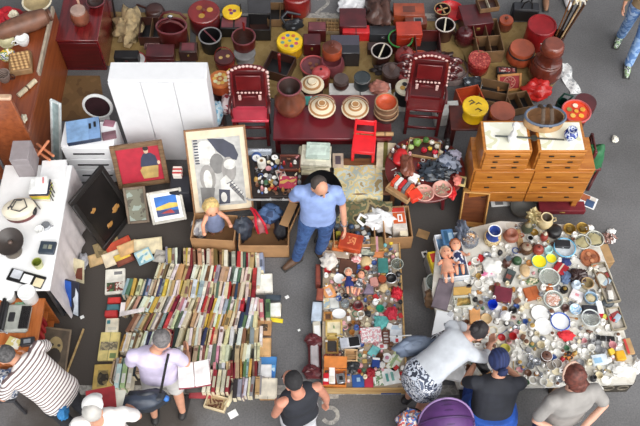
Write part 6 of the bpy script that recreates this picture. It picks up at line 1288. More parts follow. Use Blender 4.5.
# ================================================================ crockery spread
A_ = 'right'; z = ZR
def rr(name, label, cat, x, y, w_, d_, h_, m, lm=None, **k): return crate(name, label, cat, x, y, k.pop('z', ZR), w_, d_, h_, m, area='right', lm=lm, **k)
def pr(name, label, cat, x, y, r_, h_, pf, m, lm=None, **k): return pot(name, label, cat, x, y, k.pop('z', ZR), r_, h_, pf, m, area='right', lm=lm, **k)
# dolls box
rr('doll_carton', 'white carton with a blue inside holding two bare dolls', 'carton', 452, 255, 26, 44, .1, M((220, 222, 226)), 'the doll carton', rz=8, kind='open', inner=M((110, 150, 190)))
doll('doll with ginger hair lying in the white carton', 460, 274, ZR+.055, 6, M((176, 100, 56), .6, 0, .2, 30), BLOTCH([(40, 50, 90), (220, 224, 232)], 14), .95, True)
doll('bare doll with pale hair lying beside the ginger one', 449, 282, ZR+.055, 4, M((222, 190, 160), .6), M((230, 170, 140), .4), .95, True)
rr('picture_card', 'blue and dark green picture card standing in the doll carton', 'card', 448, 237, 12, 16, .02, M((70, 110, 150)), None, z=ZR+.102, rz=6, art=[(-.6, -.8, .0, .8, M((40, 80, 110))), (.1, -.5, .8, .5, M((150, 180, 200)))])
crate('yellow_packet', 'yellow packet with a red figure beside the doll carton', 'packet', 435, 262, .2, 9, 22, .1, M((230, 200, 50)), 12, art=[(-.6, .0, .8, .8, M((206, 60, 50)))])
crate('plinth_box', 'grey box under the yellow packet at the crockery edge', 'box', 434, 266, 0, 10, 26, .198, GRY, 12)
pr('clear_bag', 'clear plastic bag of orange oddments beside the blue-necked vase', 'bag', 470, 240, 9, .2, 'jar', GLASS((196, 204, 216), .15), 'the clear bag', fill=BLOTCH([(206, 150, 90), (226, 200, 170), (120, 90, 70), (200, 206, 214)], 26), seg=14)
heap('plastic_twist', 'twisted grey-blue top of plastic beside the clear bag', 'bag', 462, 232, ZR, 6, 9, .2, M((110, 118, 134), .4), .3, 3, 5, area='right')
pr('blue_vase', 'blue and white fluted vase with a gold foot at the back', 'vase', 493, 236, 8.5, .24, 'flare', BLOTCH([(44, 64, 130), (60, 80, 150), (196, 170, 120), (40, 56, 120)], 8, .25), 'the blue fluted vase', rim=(.74, WHT), foot=BRASS)
t = USED['blue and white fluted vase with a gold foot at the back']
obj('lower_band', MB().lathe([(.075, .002), (.083, .02), (.094, .08), (.09, .12), (.0, .12)], 24), BLOTCH([(200, 170, 120), (224, 206, 160), (170, 130, 80)], 20), t, 'gold and cream lower half')
pr('clay_jug', 'reddish clay jug with a narrow neck beside the blue vase', 'jug', 511, 236, 8, .14, 'vase', M((150, 92, 72), .4), 'the clay jug', handle=('mug', M((150, 92, 72), .4)))
rr('wood_plank', 'tan wooden plank standing behind the brown teapot', 'plank', 520, 240, 6, 22, .04, TAN, None, rz=6, band=(.02, BRN))
pr('brass_jar', 'cream brass-like jar with two spouted handles under the chests', 'jar', 545, 222, 8, .2, 'vase', M((206, 186, 140), .35), 'the cream two-handled jar', inner=M((70, 56, 40)), rim=(.7, M((220, 204, 160), .35)), handle=('ears', M((206, 186, 140), .35)))
heap('brass_flower', 'pale brass flower ornament beside the cream jar', 'ornament', 534, 216, ZR, 6, 6, .14, M((206, 190, 140), .35, .3), .4, 12, 6, area='right')
pr('oil_lamp', 'small dark green oil lamp at the back beside the plank', 'lamp', 527, 228, 6, .13, 'jar', M((70, 76, 60), .35), 'the dark green oil lamp', lid=('cone', .06, M((150, 140, 110), .3), .6), knob=(.2, BRASS))
pr('amber_dish', 'amber glass dish in front of the oil lamp', 'dish', 534, 233, 4, .04, 'bowl', M((150, 116, 50), .2), None)
pr('teapot', 'dark brown teapot with a white label beside the plank', 'teapot', 526, 249, 7, .1, 'pot', M((86, 60, 44), .25), 'the dark brown teapot', lid=('dome', .025, M((150, 130, 110), .3), .7), knob=(.2, BRN), spout=M((86, 60, 44), .25), handle=('mug', M((86, 60, 44), .25)), rz=30)
pr('black_hat', 'black round lidded pot behind the blue-rimmed basin', 'pot', 554, 232, 7.5, .09, 'pot', M((36, 32, 34), .4), 'the black round pot', lid=('dome', .03, BLK, .95))
pr('red_teapot', 'small red-brown teapot between the brown one and the aqua pot', 'teapot', 538, 250, 6, .08, 'pot', M((140, 60, 52), .25), 'the red-brown teapot', lid=('dome', .02, M((150, 70, 60), .25), .7), knob=(.22, DRED), spout=M((140, 60, 52), .25), rz=200)
pr('aqua_pot', 'small aqua blue glazed pot beside the red-brown teapot', 'pot', 548, 250, 5, .06, 'pot', M((166, 206, 206), .25), 'the aqua pot', handle=('ears', M((166, 206, 206), .25)))
pr('red_figure', 'red figurine with a cream base behind the aqua pot', 'figurine', 544, 237, 4, .13, 'vase', M((150, 60, 50), .3), None, lid=('cone', .04, CRM, .5))
pr('white_candlestick', 'tiny white and black cup beside the plank', 'cup', 530, 239, 3, .05, 'cup', WHT, None, inner=BLK)
pr('enamel_basin', 'white basin with a pale blue rim holding a black bag', 'basin', 564, 249, 10.5, .07, 'bowl', M((226, 232, 236), .25), 'the blue-rimmed basin', rim=M((110, 180, 214)))
rr('camera_bag', 'black leather purse lying in the blue-rimmed basin', 'purse', 563, 243, 15, 7, .05, M((34, 34, 38), .4), None, z=ZR+.045, rz=-4, latch=STEEL)
for k, (x, y, n_) in enumerate(((569, 230, 'nearer the black pot'), (582, 229, 'nearer the bare ground'))):
    pr('brass_bowl', 'pierced brass bowl %s' % n_, 'bowl', x, y, 6, .05, 'bowl', BRASS, 'the brass bowl '+n_, rim=BRASS)
    q = USED['pierced brass bowl %s' % n_]; obj('star_insert', MB().lathe([(0, .03), (.03, .03), (.03, .045), (0, .05)], 6), M((120, 100, 56), .4, .5), q)
for k, (x, y, r_, n_) in enumerate(((582, 243, 8, 'ribbed glass bowl next to the blue-rimmed basin'), (594, 240, 9, 'larger ribbed glass bowl by the bare ground'))):
    pr('glass_bowl', n_, 'bowl', x, y, r_, .06, 'bowl', GLASS((200, 202, 190)), 'the '+n_.split(' by ')[0].split(' next ')[0], rim=M((190, 190, 180), .2), fill=M((170, 160, 120), .4))
heap('white_scrap', 'white crumpled paper behind the ribbed glass bowls', 'paper', 590, 228, ZR, 4, 3, .05, WHT, .2, 3, area='right')
pr('wood_plate', 'round red-brown wooden tray carved with a bird', 'tray', 590, 258, 10, .035, 'rimlid', M((170, 104, 70), .4), 'the carved wooden tray', decal=motif([(140, 80, 54), (190, 130, 94)], 4, .4, .22))
crate('cardboard_piece', 'tan cardboard piece sticking out behind the long wooden tray', 'cardboard', 607, 253, 0, 9, 18, .3, TAN, 10, 'lidded')
heap('ground_litter', 'small heap of pink and brown scraps on the asphalt', 'scraps', 610, 238, 0, 6, 5, .05, BLOTCH([(190, 150, 140), (110, 80, 70), (226, 222, 220)], 20), .35, 4, 6)
heap('white_tissue', 'white tissue lying behind the heap of scraps', 'tissue', 612, 231, 0, 4, 2.5, .03, WHT, .25, 2)
for k, (x, y, r_) in enumerate(((539, 262, 7.5), (551, 259, 5.5))):
    n_ = ('larger', 'smaller')[k]+' bright yellow dish with a blue edge'; pr('yellow_dish', n_, 'dish', x, y, r_, .03, 'plate', M((240, 222, 40), .25, 0, .05), 'the '+n_.split(' with')[0], rim=M((120, 180, 176)))
rr('red_purse', 'dark red purse with a cream strap in the crockery', 'purse', 561, 268, 13, 11, .04, M((160, 30, 40), .4), 'the dark red purse', rz=-38, art=[(-.15, -1, .1, 1, M((206, 190, 170)))])
heap('navy_cloth', 'small navy cloth between purse and basin', 'cloth', 566, 262, ZR, 5, 4, .05, M((40, 54, 110), .7), .25, 5, area='right')
heap('dark_scarf', 'dark brown glassy heap of beads beside the purse', 'beads', 578, 276, ZR, 9, 6, .07, M((62, 44, 42), .25, 0, .25), .4, 8, 7, area='right', lm='the dark bead heap')
heap('denim_scrap', 'blue-grey cloth strip beside the dark bead heap', 'cloth', 566, 277, ZR, 5, 6, .05, M((96, 116, 150), .8), .3, 8, 5, area='right')
pr('glass_plate', 'large clear glass platter in the middle of the crockery', 'platter', 549, 278, 10, .035, 'plate', GLASS((222, 226, 220)), 'the large glass platter', rim=M((206, 212, 206), .15))
pr('glass_plate', 'second clear glass platter with pinkish beads in it', 'platter', 553, 300, 9.5, .035, 'plate', GLASS((222, 226, 220)), 'the beaded glass platter', rim=M((206, 212, 206), .15), fill=BLOTCH([(214, 190, 180), (190, 140, 120), (230, 222, 214)], 30))
rr('orange_wallet', 'rust orange leather wallet lying open in the crockery', 'wallet', 532, 293, 15, 13, .025, M((176, 92, 46), .5), 'the rust orange wallet', rz=14, art=[(-.9, -.9, -.05, .9, M((184, 98, 50))), (.05, -.9, .9, .9, M((170, 88, 44)))])
heap('maple_ornament', 'small orange leaf ornament beside the glass platter', 'ornament', 549, 288, ZR, 4, 3.5, .04, M((176, 100, 50), .5), .4, 2, 6, area='right')
rr('maroon_case', 'maroon square leather case in the crockery', 'case', 503, 294, 18, 15, .05, M((104, 36, 52), .45), 'the maroon square case', rz=-14, latch=BRASS, art=[(-.9, -.9, .9, .9, M((112, 40, 56), .45))])
rr('tea_carton', 'dark green and black carton behind the maroon case', 'carton', 510, 275, 9, 12, .07, M((56, 60, 58)), 'the dark green carton', rz=-28, art=[(-.9, .2, .9, .9, M((70, 80, 80))), (-.7, -.7, .4, .0, M((130, 70, 60)))])
pr('dark_bottle', 'brown bottle with a slate cap behind the dark green carton', 'bottle', 507, 262, 4.5, .14, 'bottle', M((84, 50, 40), .25), None, lid=('flat', .02, M((90, 100, 110), .4), .6))
pr('green_pot', 'dark green glass pot beside the brown bottle', 'pot', 517, 261, 5, .06, 'pot', M((44, 70, 48), .25), 'the green glass pot', lid=('dome', .015, M((60, 90, 60), .25), .8))
heap('tan_shell', 'tan fan-shaped shell beyond the green glass pot', 'shell', 525, 270, ZR, 5, 6.5, .03, M((196, 166, 124)), .1, 2, area='right', lm='the tan shell')
heap('green_leaf_brooch', 'green leaf-shaped ornament above the rust wallet', 'ornament', 532, 281, ZR, 6, 3.5, .03, BLOTCH([(110, 130, 90), (200, 190, 160), (80, 100, 70)], 20), .3, 6, area='right')
heap('white_tureen', 'white plastic bag bundle between the blue fluted vase and the pink packet', 'bag', 493, 265, ZR, 9, 8, .1, M((232, 232, 226), .3, 0, .04), .18, 9, 3, area='right', lm='the white bag bundle')
rr('red_card', 'small bright red card beside the white bag bundle', 'card', 481, 258, 6, 7, .012, SCAR, None, rz=-24, art=[(-.8, -.8, .8, .8, M((216, 40, 44)))])
rr('pink_blister', 'pink and clear blister packet in front of the white bag bundle', 'packet', 489, 274, 16, 6, .02, BLOTCH([(214, 120, 160), (226, 206, 210), (190, 190, 190)], 20), 'the pink packet', rz=-10, band=(.04, WHT))
rr('film_wrap', 'clear film-wrapped card of grey toys beside the pink packet', 'packet', 476, 270, 14, 10, .02, BLOTCH([(170, 170, 160), (206, 196, 180), (120, 110, 100)], 16), None, rz=8, band=(.04, WHT))
pr('shoe_bag', 'clear oval glass dish at the doll carton corner', 'dish', 433, 283, 7, .05, 'bowl', GLASS((196, 206, 200)), None, rim=M((190, 198, 192), .15), sy=1.3, z=.2)
crate('plinth_box', 'pale box under the clear oval dish', 'box', 431, 287, 0, 12, 20, .198, M((190, 186, 178)), 4)
rr('grey_folder', 'mauve-grey stiff folder lying slanted over the near corner', 'folder', 443, 294, 16, 30, .02, M((112, 100, 108), .6), 'the mauve-grey folder', rz=-18, art=[(-.9, -.95, .9, .95, M((118, 106, 114), .6))])
heap('brown_glove', 'crumpled brown paper bag beside the mauve-grey folder', 'bag', 433, 298, .1, 8, 8, .2, M((120, 92, 66), .8), .25, 4, 5)
rr('gilt_tray_case', 'open case with a gold lining and white edge', 'case', 463, 301, 18, 11, .05, M((214, 214, 200)), 'the gold-lined case', rz=4, kind='open', inner=BLOTCH([(190, 160, 90), (150, 120, 60), (110, 110, 70)], 14), lid=BLOTCH([(200, 160, 90), (190, 150, 80), (60, 50, 44)], 6))
t = rr('white_laptop', 'white flat computer-like lid with a grey oval emblem', 'laptop', 443, 324, 18, 26, .03, M((232, 234, 238), .3, 0, .02), 'the white lid', rz=-14, art=[(-.96, -.96, .96, .96, M((236, 238, 240), .25, 0, .02))])
obj('emblem', MB().lathe([(0, .0318), (.016, .0318), (.016, .033), (0, .033)], 16, sx=.8, sy=1.2, c=(.02, .0, 0)), M((130, 134, 142), .3), t)
rr('kraft_notebook', 'plain orange-tan notebook standing in the small crockery', 'notebook', 475, 316, 11, 16, .03, M((214, 150, 90), .6), 'the orange-tan notebook', rz=-2, art=[(-.9, -.95, .9, .95, M((220, 158, 98)))])
pr('straw_ring', 'round straw ring beside the orange-tan notebook', 'ring', 486, 319, 5.5, .025, 'bowl', M((206, 176, 130), .7), None, rim=TAN)
t = pr('blue_mug', 'bright cobalt blue glass mug in the small crockery', 'mug', 492, 306, 5, .1, 'cup', M((30, 64, 200), .15), 'the cobalt blue mug', handle=('mug', M((30, 64, 200), .15)), rz=60)
pr('white_teapot', 'plump white teapot near the cobalt blue mug', 'teapot', 505, 316, 5.5, .07, 'pot', WHT, 'the plump white teapot', lid=('dome', .02, WHT, .7), knob=(.2, WHT), spout=WHT, handle=('mug', WHT), rz=30)
pr('black_pot', 'black little pot between the maroon case and figurines', 'pot', 513, 310, 4, .05, 'pot', BLK, 'the black little pot')
pr('big_plate', 'big white plate with a broad blue rim', 'plate', 560, 322, 10.5, .03, 'plate', M((236, 238, 242), .2, 0, .02), 'the blue-rimmed plate', rim=(.9, M((40, 80, 170), .25)))
pr('white_plate', 'stacked plain white plate behind the blue-rimmed plate', 'plate', 540, 314, 9, .03, 'plate', WHT, 'the plain white plate')
pr('white_plate', 'plain white plate beside the red cloth scrap', 'plate', 543, 327, 9, .03, 'plate', WHT, None)
heap('red_cloth_scrap', 'bright red cloth in front of the blue-rimmed plate', 'cloth', 566, 335, ZR, 8, 5, .04, M((214, 40, 50), .7), .25, 6, 5, area='right', lm='the bright red cloth')
pr('milk_bottle', 'brown and white round jar near the blue-rimmed plate', 'jar', 565, 308, 4, .06, 'pot', M((90, 56, 50), .3), 'the brown round jar')
pr('white_cup', 'blue-striped white cup beside the brown round jar', 'cup', 575, 310, 6, .05, 'cup', BLOTCH([(214, 226, 236), (150, 190, 220), (240, 242, 244)], 16, .3), 'the blue-striped cup')
pr('enamel_mug', 'pale blue enamel mug full of straw near the tray', 'mug', 590, 299, 6.5, .09, 'cup', M((150, 180, 206), .3), 'the straw-filled mug', fill=M((190, 176, 140), .7))
rr('gift_box', 'flat white gift box with pink marks beside the straw-filled mug', 'box', 577, 295, 13, 10, .035, M((240, 232, 232)), 'the white gift box', rz=-30, art=[(-.3, -.2, .3, .3, M((226, 150, 160)))], )
pr('small_kettle', 'pale blue and white jug near the dark bead heap', 'jug', 576, 285, 5, .09, 'vase', M((196, 210, 222), .25), 'the pale blue jug', handle=('mug', M((196, 210, 222), .25)))
pr('cream_basket', 'cream round wicker basket behind the straw-filled mug', 'basket', 587, 284, 6, .06, 'bucket', M((206, 190, 150), .7), 'the cream wicker basket', rim=TAN, inner=M((160, 140, 100)))
pr('black_perfume', 'black and gold perfume bottle near the glass platter', 'bottle', 564, 290, 4, .07, 'pot', BLK, 'the black perfume bottle', lid=('cone', .04, BRASS, .5))
rr('black_radio', 'black flat radio beside the straw-filled mug', 'radio', 590, 309, 15, 8, .05, M((44, 44, 54), .4), 'the black radio', rz=-4, art=[(-.8, -.6, .0, .6, DGR)])
rr('white_controller', 'white rounded gadget beside the black radio', 'gadget', 600, 307, 6, 12, .04, WHT, 'the white gadget', rz=4, kind='lidded')
pr('glass_bowl', 'wide clear glass bowl in front of the black radio', 'bowl', 590, 319, 9, .06, 'bowl', GLASS((226, 230, 228)), 'the wide clear bowl', rim=M((206, 212, 210), .15))
rr('red_marker', 'long red and yellow tube by the far board edge', 'tube', 605, 316, 14, 4, .03, M((206, 40, 56), .35), 'the red tube', rz=-24, band=(.25, M((220, 220, 100))))
heap('grey_phone', 'dark grey handset beside the white gadget', 'handset', 608, 303, ZR, 6, 4, .04, M((84, 90, 94), .4), .12, 3, area='right')
# long wooden trays along the bare-floor side
for (x, y, rz, n_, ln) in ((606, 282, 11, 'long wooden tray of papers along the bare ground', 40), (616, 318, 8, 'lower grey tray of papers along the bare ground', 22)):
    crate('long_tray', n_, 'tray', x, y, ZR, 15, ln, .05, M((150, 140, 120), .6), rz, 'tray', inner=M((190, 182, 170)))
    for k in range(5 if ln > 30 else 3):
        q = P(x+k*1.6-2.5, y-ln*.3+k*ln*.16, .38)
        single('paper_packet', MB().box((0, 0, .01), (.1, .055, .02), .003), M(((206, 200, 190), (150, 60, 60), (170, 190, 206), (120, 110, 100), (226, 222, 214))[k], .6), '%s packet in the %s' % (('pale', 'red', 'light blue', 'dark', 'white')[k], n_.split(' of')[0]), 'packet', (q.x, q.y, ZR+.0135+.004*k), rz+20*k)
t = thing('wall_clock', 'oval brown-rimmed mirror lying on the long tray edge', 'mirror', P(602, 280, ZR+.03), 10); obj('rim', MB().tube([(.06*math.cos(k*.3142), .085*math.sin(k*.3142), .0) for k in range(20)], .014, 8, closed=True), M((120, 84, 56), .4), t); obj('glass', MB().lathe([(0, 0), (.058, 0), (.058, .008), (0, .008)], 20, sx=1, sy=1.4), M((206, 206, 196), .15), t); t.name = 'oval_mirror'
t = thing('white_hoop', 'white curved plastic hoop beside the oval mirror', 'hoop', P(595, 276, ZR+.02)); obj('hoop', MB().tube([(.07*math.cos(k*.25-1.2), .085*math.sin(k*.25-1.2), 0) for k in range(15)], .012, 8, caps='round'), M((226, 222, 206), .4), t); obj('clip', MB().box((.03, -.08, 0), (.03, .02, .02), .003), GRY, t)
rr('mustard_tin', 'mustard yellow box near the far near corner', 'box', 621, 355, 9, 9, .06, M((226, 170, 40), .4), 'the mustard box', rz=10, kind='lidded')
rr('yellow_block', 'small yellow block beside the mustard box', 'block', 612, 351, 6, 6, .05, M((230, 190, 60), .4), None, rz=24, art=[(-.8, -.8, .8, .8, M((236, 200, 70)))])
rr('cardboard_piece', 'tan cardboard flap standing at the far board edge', 'cardboard', 629, 346, 8, 16, .03, TAN, None, rz=8, art=[(-.9, -.9, -.3, .9, M((196, 60, 56)))])
heap('white_bag', 'white plastic bag hanging at the outer near corner', 'bag', 634, 366, .2, 6, 8, .2, WHT, .25, 9, 4)
rr('black_belt', 'coiled black strap near the far board edge', 'strap', 606, 338, 18, 5, .03, BLK, 'the black strap', rz=-4, band=(.05, STEEL))
rr('blue_card', 'white and light blue printed box at the near edge', 'box', 600, 359, 16, 10, .05, M((214, 224, 232)), 'the light blue printed box', rz=8, art=[(-.8, -.7, .2, .3, M((150, 190, 220)))])
heap('white_linen', 'crumpled white linen at the near outer corner', 'linen', 622, 369, ZR, 12, 7, .07, M((234, 232, 226), .8), .25, 5, 5, area='right', lm='the white linen')
for k, (x, y, n_) in enumerate(((551, 366, 'nearer the headscarf person'), (557, 364, 'nearer the woman in grey'))): pr('white_ring_dish', 'white ring-shaped dish %s' % n_, 'dish', x, y, 5, .03, 'bowl', WHT, None, inner=M((150, 140, 130)))
pr('brown_cup', 'round dark brown lidded pot at the near edge', 'pot', 546, 357, 6, .07, 'pot', M((90, 60, 52), .25), 'the dark brown lidded pot', lid=('dome', .02, M((110, 76, 64), .25), .9), rim=(.9, WHT), knob=(.2, DBR))
heap('tiger_toy', 'orange and black little toy beside the brown lidded pot', 'toy', 569, 356, ZR, 4.5, 4, .05, BLOTCH([(200, 120, 50), (40, 36, 32), (214, 140, 70)], 22), .25, 4, area='right', lm='the orange-black toy')
pr('lemon_ring', 'pale yellow ring-shaped toy near the headscarf', 'toy', 505, 349, 5, .04, 'bowl', M((226, 214, 96), .4), 'the yellow ring toy', inner=M((190, 180, 80)))
rr('white_card', 'white crumpled cushion on the near corner with dark sandals', 'cushion', 455, 372, 20, 16, .04, M((226, 226, 224)), None, rz=-12, kind='lidded')
rr('blue_folder', 'pale blue and white folder beside the white lid', 'folder', 450, 342, 14, 8, .02, M((206, 212, 226)), None, rz=14, art=[(-.8, -.8, .2, .8, M((110, 140, 190)))])

# ================================================================ the many small things between them
def inside(x, y, poly):
    r_ = False; n = len(poly)
    for i in range(n):
        (x1, y1), (x2, y2) = poly[i], poly[(i+1) % n]
        if (y1 > y) != (y2 > y) and x < (x2-x1)*(y-y1)/(y2-y1)+x1: r_ = not r_
    return r_
FC = {'white': (236, 234, 228), 'cream': (222, 210, 180), 'brown': (112, 76, 56), 'grey': (140, 140, 142), 'blue': (70, 96, 160), 'red': (180, 44, 46), 'green': (90, 130, 100), 'gold': (184, 150, 84), 'pink': (214, 156, 160), 'black': (46, 44, 46), 'silver': (190, 192, 196), 'amber': (176, 120, 60)}
def small(kind, c, x, y, z, s, label, group):
    m = STEEL if c == 'silver' else M(FC[c], .3); rz = RND.uniform(0, 360)
    if kind == 'cup':
        t = thing('small_cup', label, 'cup', (x, y, z), rz, group); obj('body', MB().lathe(prof('cup', s, s*1.3), 14), m, t); obj('handle', MB().tube([(s*.85, 0, s), (s*1.5, 0, s*1.0), (s*1.4, 0, s*.4), (s*.75, 0, s*.3)], s*.13, 6), m, t)
    elif kind == 'saucer': single('saucer', MB().lathe(prof('plate', s*1.25, s*.35), 18), m, label, 'saucer', (x, y, z), rz, group)
    elif kind == 'bowl': single('small_bowl', MB().lathe(prof('bowl', s*1.1, s*.8), 16), m, label, 'bowl', (x, y, z), rz, group)
    elif kind == 'vase': 
        t = thing('small_vase', label, 'vase', (x, y, z), rz, group); obj('body', MB().lathe(prof('vase', s*.8, s*2), 14), m, t); obj('rim', MB().tube([(s*.52*math.cos(k*.524), s*.52*math.sin(k*.524), s*2) for k in range(12)], s*.1, 6, closed=True), m, t)
    elif kind == 'figurine': t = figurine('small_figurine', label, x, y, z, s*1.3, FC[c], RND.randrange(3), group)
    elif kind == 'jar':
        t = thing('small_jar', label, 'jar', (x, y, z), rz, group); obj('body', MB().lathe(prof('jar', s*.85, s*1.2), 14), m, t); obj('lid', MB().lathe([(0, s*1.2), (s*.6, s*1.2), (s*.55, s*1.4), (s*.15, s*1.5), (s*.15, s*1.65), (0, s*1.7)], 12), M(FC[RND.choice(('gold', 'white', 'brown'))], .3), t)
    elif kind == 'box':
        t = thing('trinket_box', label, 'box', (x, y, z), rz, group); obj('body', MB().box((0, 0, s*.35), (s*1.7, s*1.3, s*.7), .004), m, t); obj('lid', MB().box((0, 0, s*.83), (s*1.78, s*1.36, s*.24), .004), M(tuple(min(250, k+14) for k in FC[c]), .3), t)
    elif kind == 'spoon':
        t = thing('spoon', label, 'spoon', (x, y, z+.006), rz, group); obj('bowl', MB().ball((s*1.4, 0, 0), (s*.55, s*.4, .006), 10, 6), m, t); obj('handle', MB().tube([(s*.9, 0, 0), (-s*1.4, 0, .003)], .004, 6), m, t)
    elif kind == 'shell': single('sea_shell', MB().blob((0, 0, s*.4), (s, s*.8, s*.5), .25, RND.randrange(50), 12, 8), m, label, 'shell', (x, y, z), rz, group)
    elif kind == 'bracelet': single('bracelet', MB().tube([(s*math.cos(k*.449), s*math.sin(k*.449), s*.18) for k in range(14)], s*.2, 6, closed=True), m, label, 'bracelet', (x, y, z), rz, group)
    elif kind == 'bottle':
        t = thing('small_bottle', label, 'bottle', (x, y, z), rz, group); obj('body', MB().lathe(prof('bottle', s*.6, s*2), 12), m, t); obj('stopper', MB().ball((0, 0, s*2.1), s*.25, 8, 6), M(FC['gold'], .3), t)
def scatter(area, poly_px, z, n, kinds, cols, side, smin, smax, seed):
    rnd = random.Random(seed); xs = [p[0] for p in poly_px]; ys = [p[1] for p in poly_px]; got = []; tries = 0
    while len(got) < n and tries < n*400:
        tries += 1; px, py = rnd.uniform(min(xs), max(xs)), rnd.uniform(min(ys), max(ys))
        if not inside(px, py, poly_px): continue
        s = rnd.uniform(smin, smax)*(1 if tries < n*150 else .75); q = P(px, py, z)
        if any((q.x-a)**2+(q.y-b)**2 < (r*.85+s*.72)**2 for a, b, r in OCC[area]): continue
        OCC[area].append((q.x, q.y, s)); got.append((q.x, q.y, s, rnd.choices(kinds[0], kinds[1])[0], rnd.choices(cols[0], cols[1])[0]))
    seen = {}
    for g in got:
        x, y, s, kd, c = g; best = min(LM[area], key=lambda l: (l[1]-x)**2+(l[2]-y)**2); dx, dy = x-best[1], y-best[2]
        d = ('on the %s side of' % side[1] if dx > 0 else 'on the %s side of' % side[0]) if abs(dx) > abs(dy) else ('behind' if dy > 0 else 'in front of')
        seen.setdefault((kd, c, d, best[0]), []).append(((dx*dx+dy*dy), g))
    NM = {'jar': 'lidded jar', 'box': 'trinket box', 'vase': 'vase', 'figurine': 'figurine', 'bottle': 'stoppered bottle', 'bracelet': 'bracelet', 'shell': 'sea shell', 'cup': 'cup', 'bowl': 'bowl', 'saucer': 'saucer', 'spoon': 'spoon'}
    for (kd, c, d, ph), lst in seen.items():
        lst.sort(key=lambda a: a[0])
        for i, (_, g) in enumerate(lst):
            lb = ('%ssmall %s %s %s %s' % ('' if i == 0 else ORD[i]+' ', c, NM[kd], d, ph))
            w_ = lb.split()
            if len(w_) > 16: lb = ' '.join(w_[:16])
            small(kd, c, g[0], g[1], z, g[2], lb, 'small wares on the '+{'centre': 'trinket board', 'right': 'crockery board', 'bench': 'dark bench', 'round': 'round table'}[area])
KR = (['cup', 'saucer', 'bowl', 'vase', 'figurine', 'jar', 'box', 'spoon', 'shell', 'bracelet', 'bottle'], [7, 4, 5, 3, 6, 3, 3, 3, 3, 3, 3])
CR_ = (list(FC), [24, 6, 3, 4, 2, 1.4, 1, 2, 1.5, 2, 5, 1.2])
scatter('right', [(448, 300), (500, 285), (520, 305), (548, 340), (600, 330), (632, 372), (600, 384), (462, 386), (446, 334)], ZR, 230, KR, CR_, ('trinket-board', 'bare-ground'), .028, .046, 5)
scatter('right', [(455, 272), (500, 240), (520, 225), (588, 230), (606, 275), (622, 345), (560, 345), (520, 300), (470, 296)], ZR, 95, KR, CR_, ('trinket-board', 'bare-ground'), .026, .044, 6)
KC = (['cup', 'bowl', 'figurine', 'jar', 'box', 'spoon', 'shell', 'bracelet', 'bottle', 'vase'], [3, 2, 7, 2, 5, 2, 4, 4, 3, 1])
CC_ = (list(FC), [6, 4, 4, 3, 2.5, 3, 2, 2.5, 3, 3, 3, 1.5])
scatter('centre', [(326, 250), (398, 250), (404, 384), (326, 384)], ZC, 190, KC, CC_, ('book', 'crockery'), .022, .04, 7)
scatter('bench', [(256, 156), (300, 156), (300, 194), (256, 194)], .451, 44, KC, CC_, ('poster', 'paper-pile'), .02, .034, 8)
scatter('round', [(392, 152), (404, 142), (425, 138), (446, 143), (458, 158), (461, 174), (448, 192), (425, 198), (402, 194), (390, 176)], .501, 36, KC, CC_, ('quilt', 'drawer-chest'), .02, .034, 9)
# ================================================================ people
SKIN = (206, 150, 122)
STD = dict(head=(0, -.02, 1.60), neck=(0, .015, 1.45), chest=(0, .01, 1.27), waist=(0, 0, 1.08), pelvis=(0, .01, .95), crotch=(0, .01, .84),
    shL=(.175, .015, 1.395), elL=(.24, .04, 1.11), wrL=(.245, -.05, .87), hipL=(.09, .005, .9), knL=(.1, -.015, .49), anL=(.1, .03, .085))
def loft(b, secs, n=20):
    """closed trunk: secs = (centre, half width, half depth, lateral axis)"""
    vs = []; fs = []
    for i, (c, rx, ry, ax) in enumerate(secs):
        d = secs[min(i+1, len(secs)-1)][0]-secs[max(i-1, 0)][0]; d.normalize(); ax = (ax-d*ax.dot(d)).normalized(); dp_ = d.cross(ax)
        for k in range(n):
            a = 2*math.pi*k/n; ca, sa = math.cos(a), math.sin(a); p = .82
            vs.append(c+ax*rx*math.copysign(abs(ca)**p, ca)+dp_*ry*math.copysign(abs(sa)**p, sa))
    for i in range(len(secs)-1):
        for k in range(n): fs.append([i*n+k, i*n+(k+1) % n, (i+1)*n+(k+1) % n, (i+1)*n+k])
    fs.append(list(range(n))[::-1]); fs.append([(len(secs)-1)*n+k for k in range(n)])
    b.add(vs, fs)
def frame(f, up=Vector((0, 0, 1))):            # columns: right-of-face x, back y, up z for a head that looks along f
    f = f.normalized(); y = -f; x = y.cross(up).normalized(); z = x.cross(y); return Matrix((x, y, z)).transposed().to_4x4()
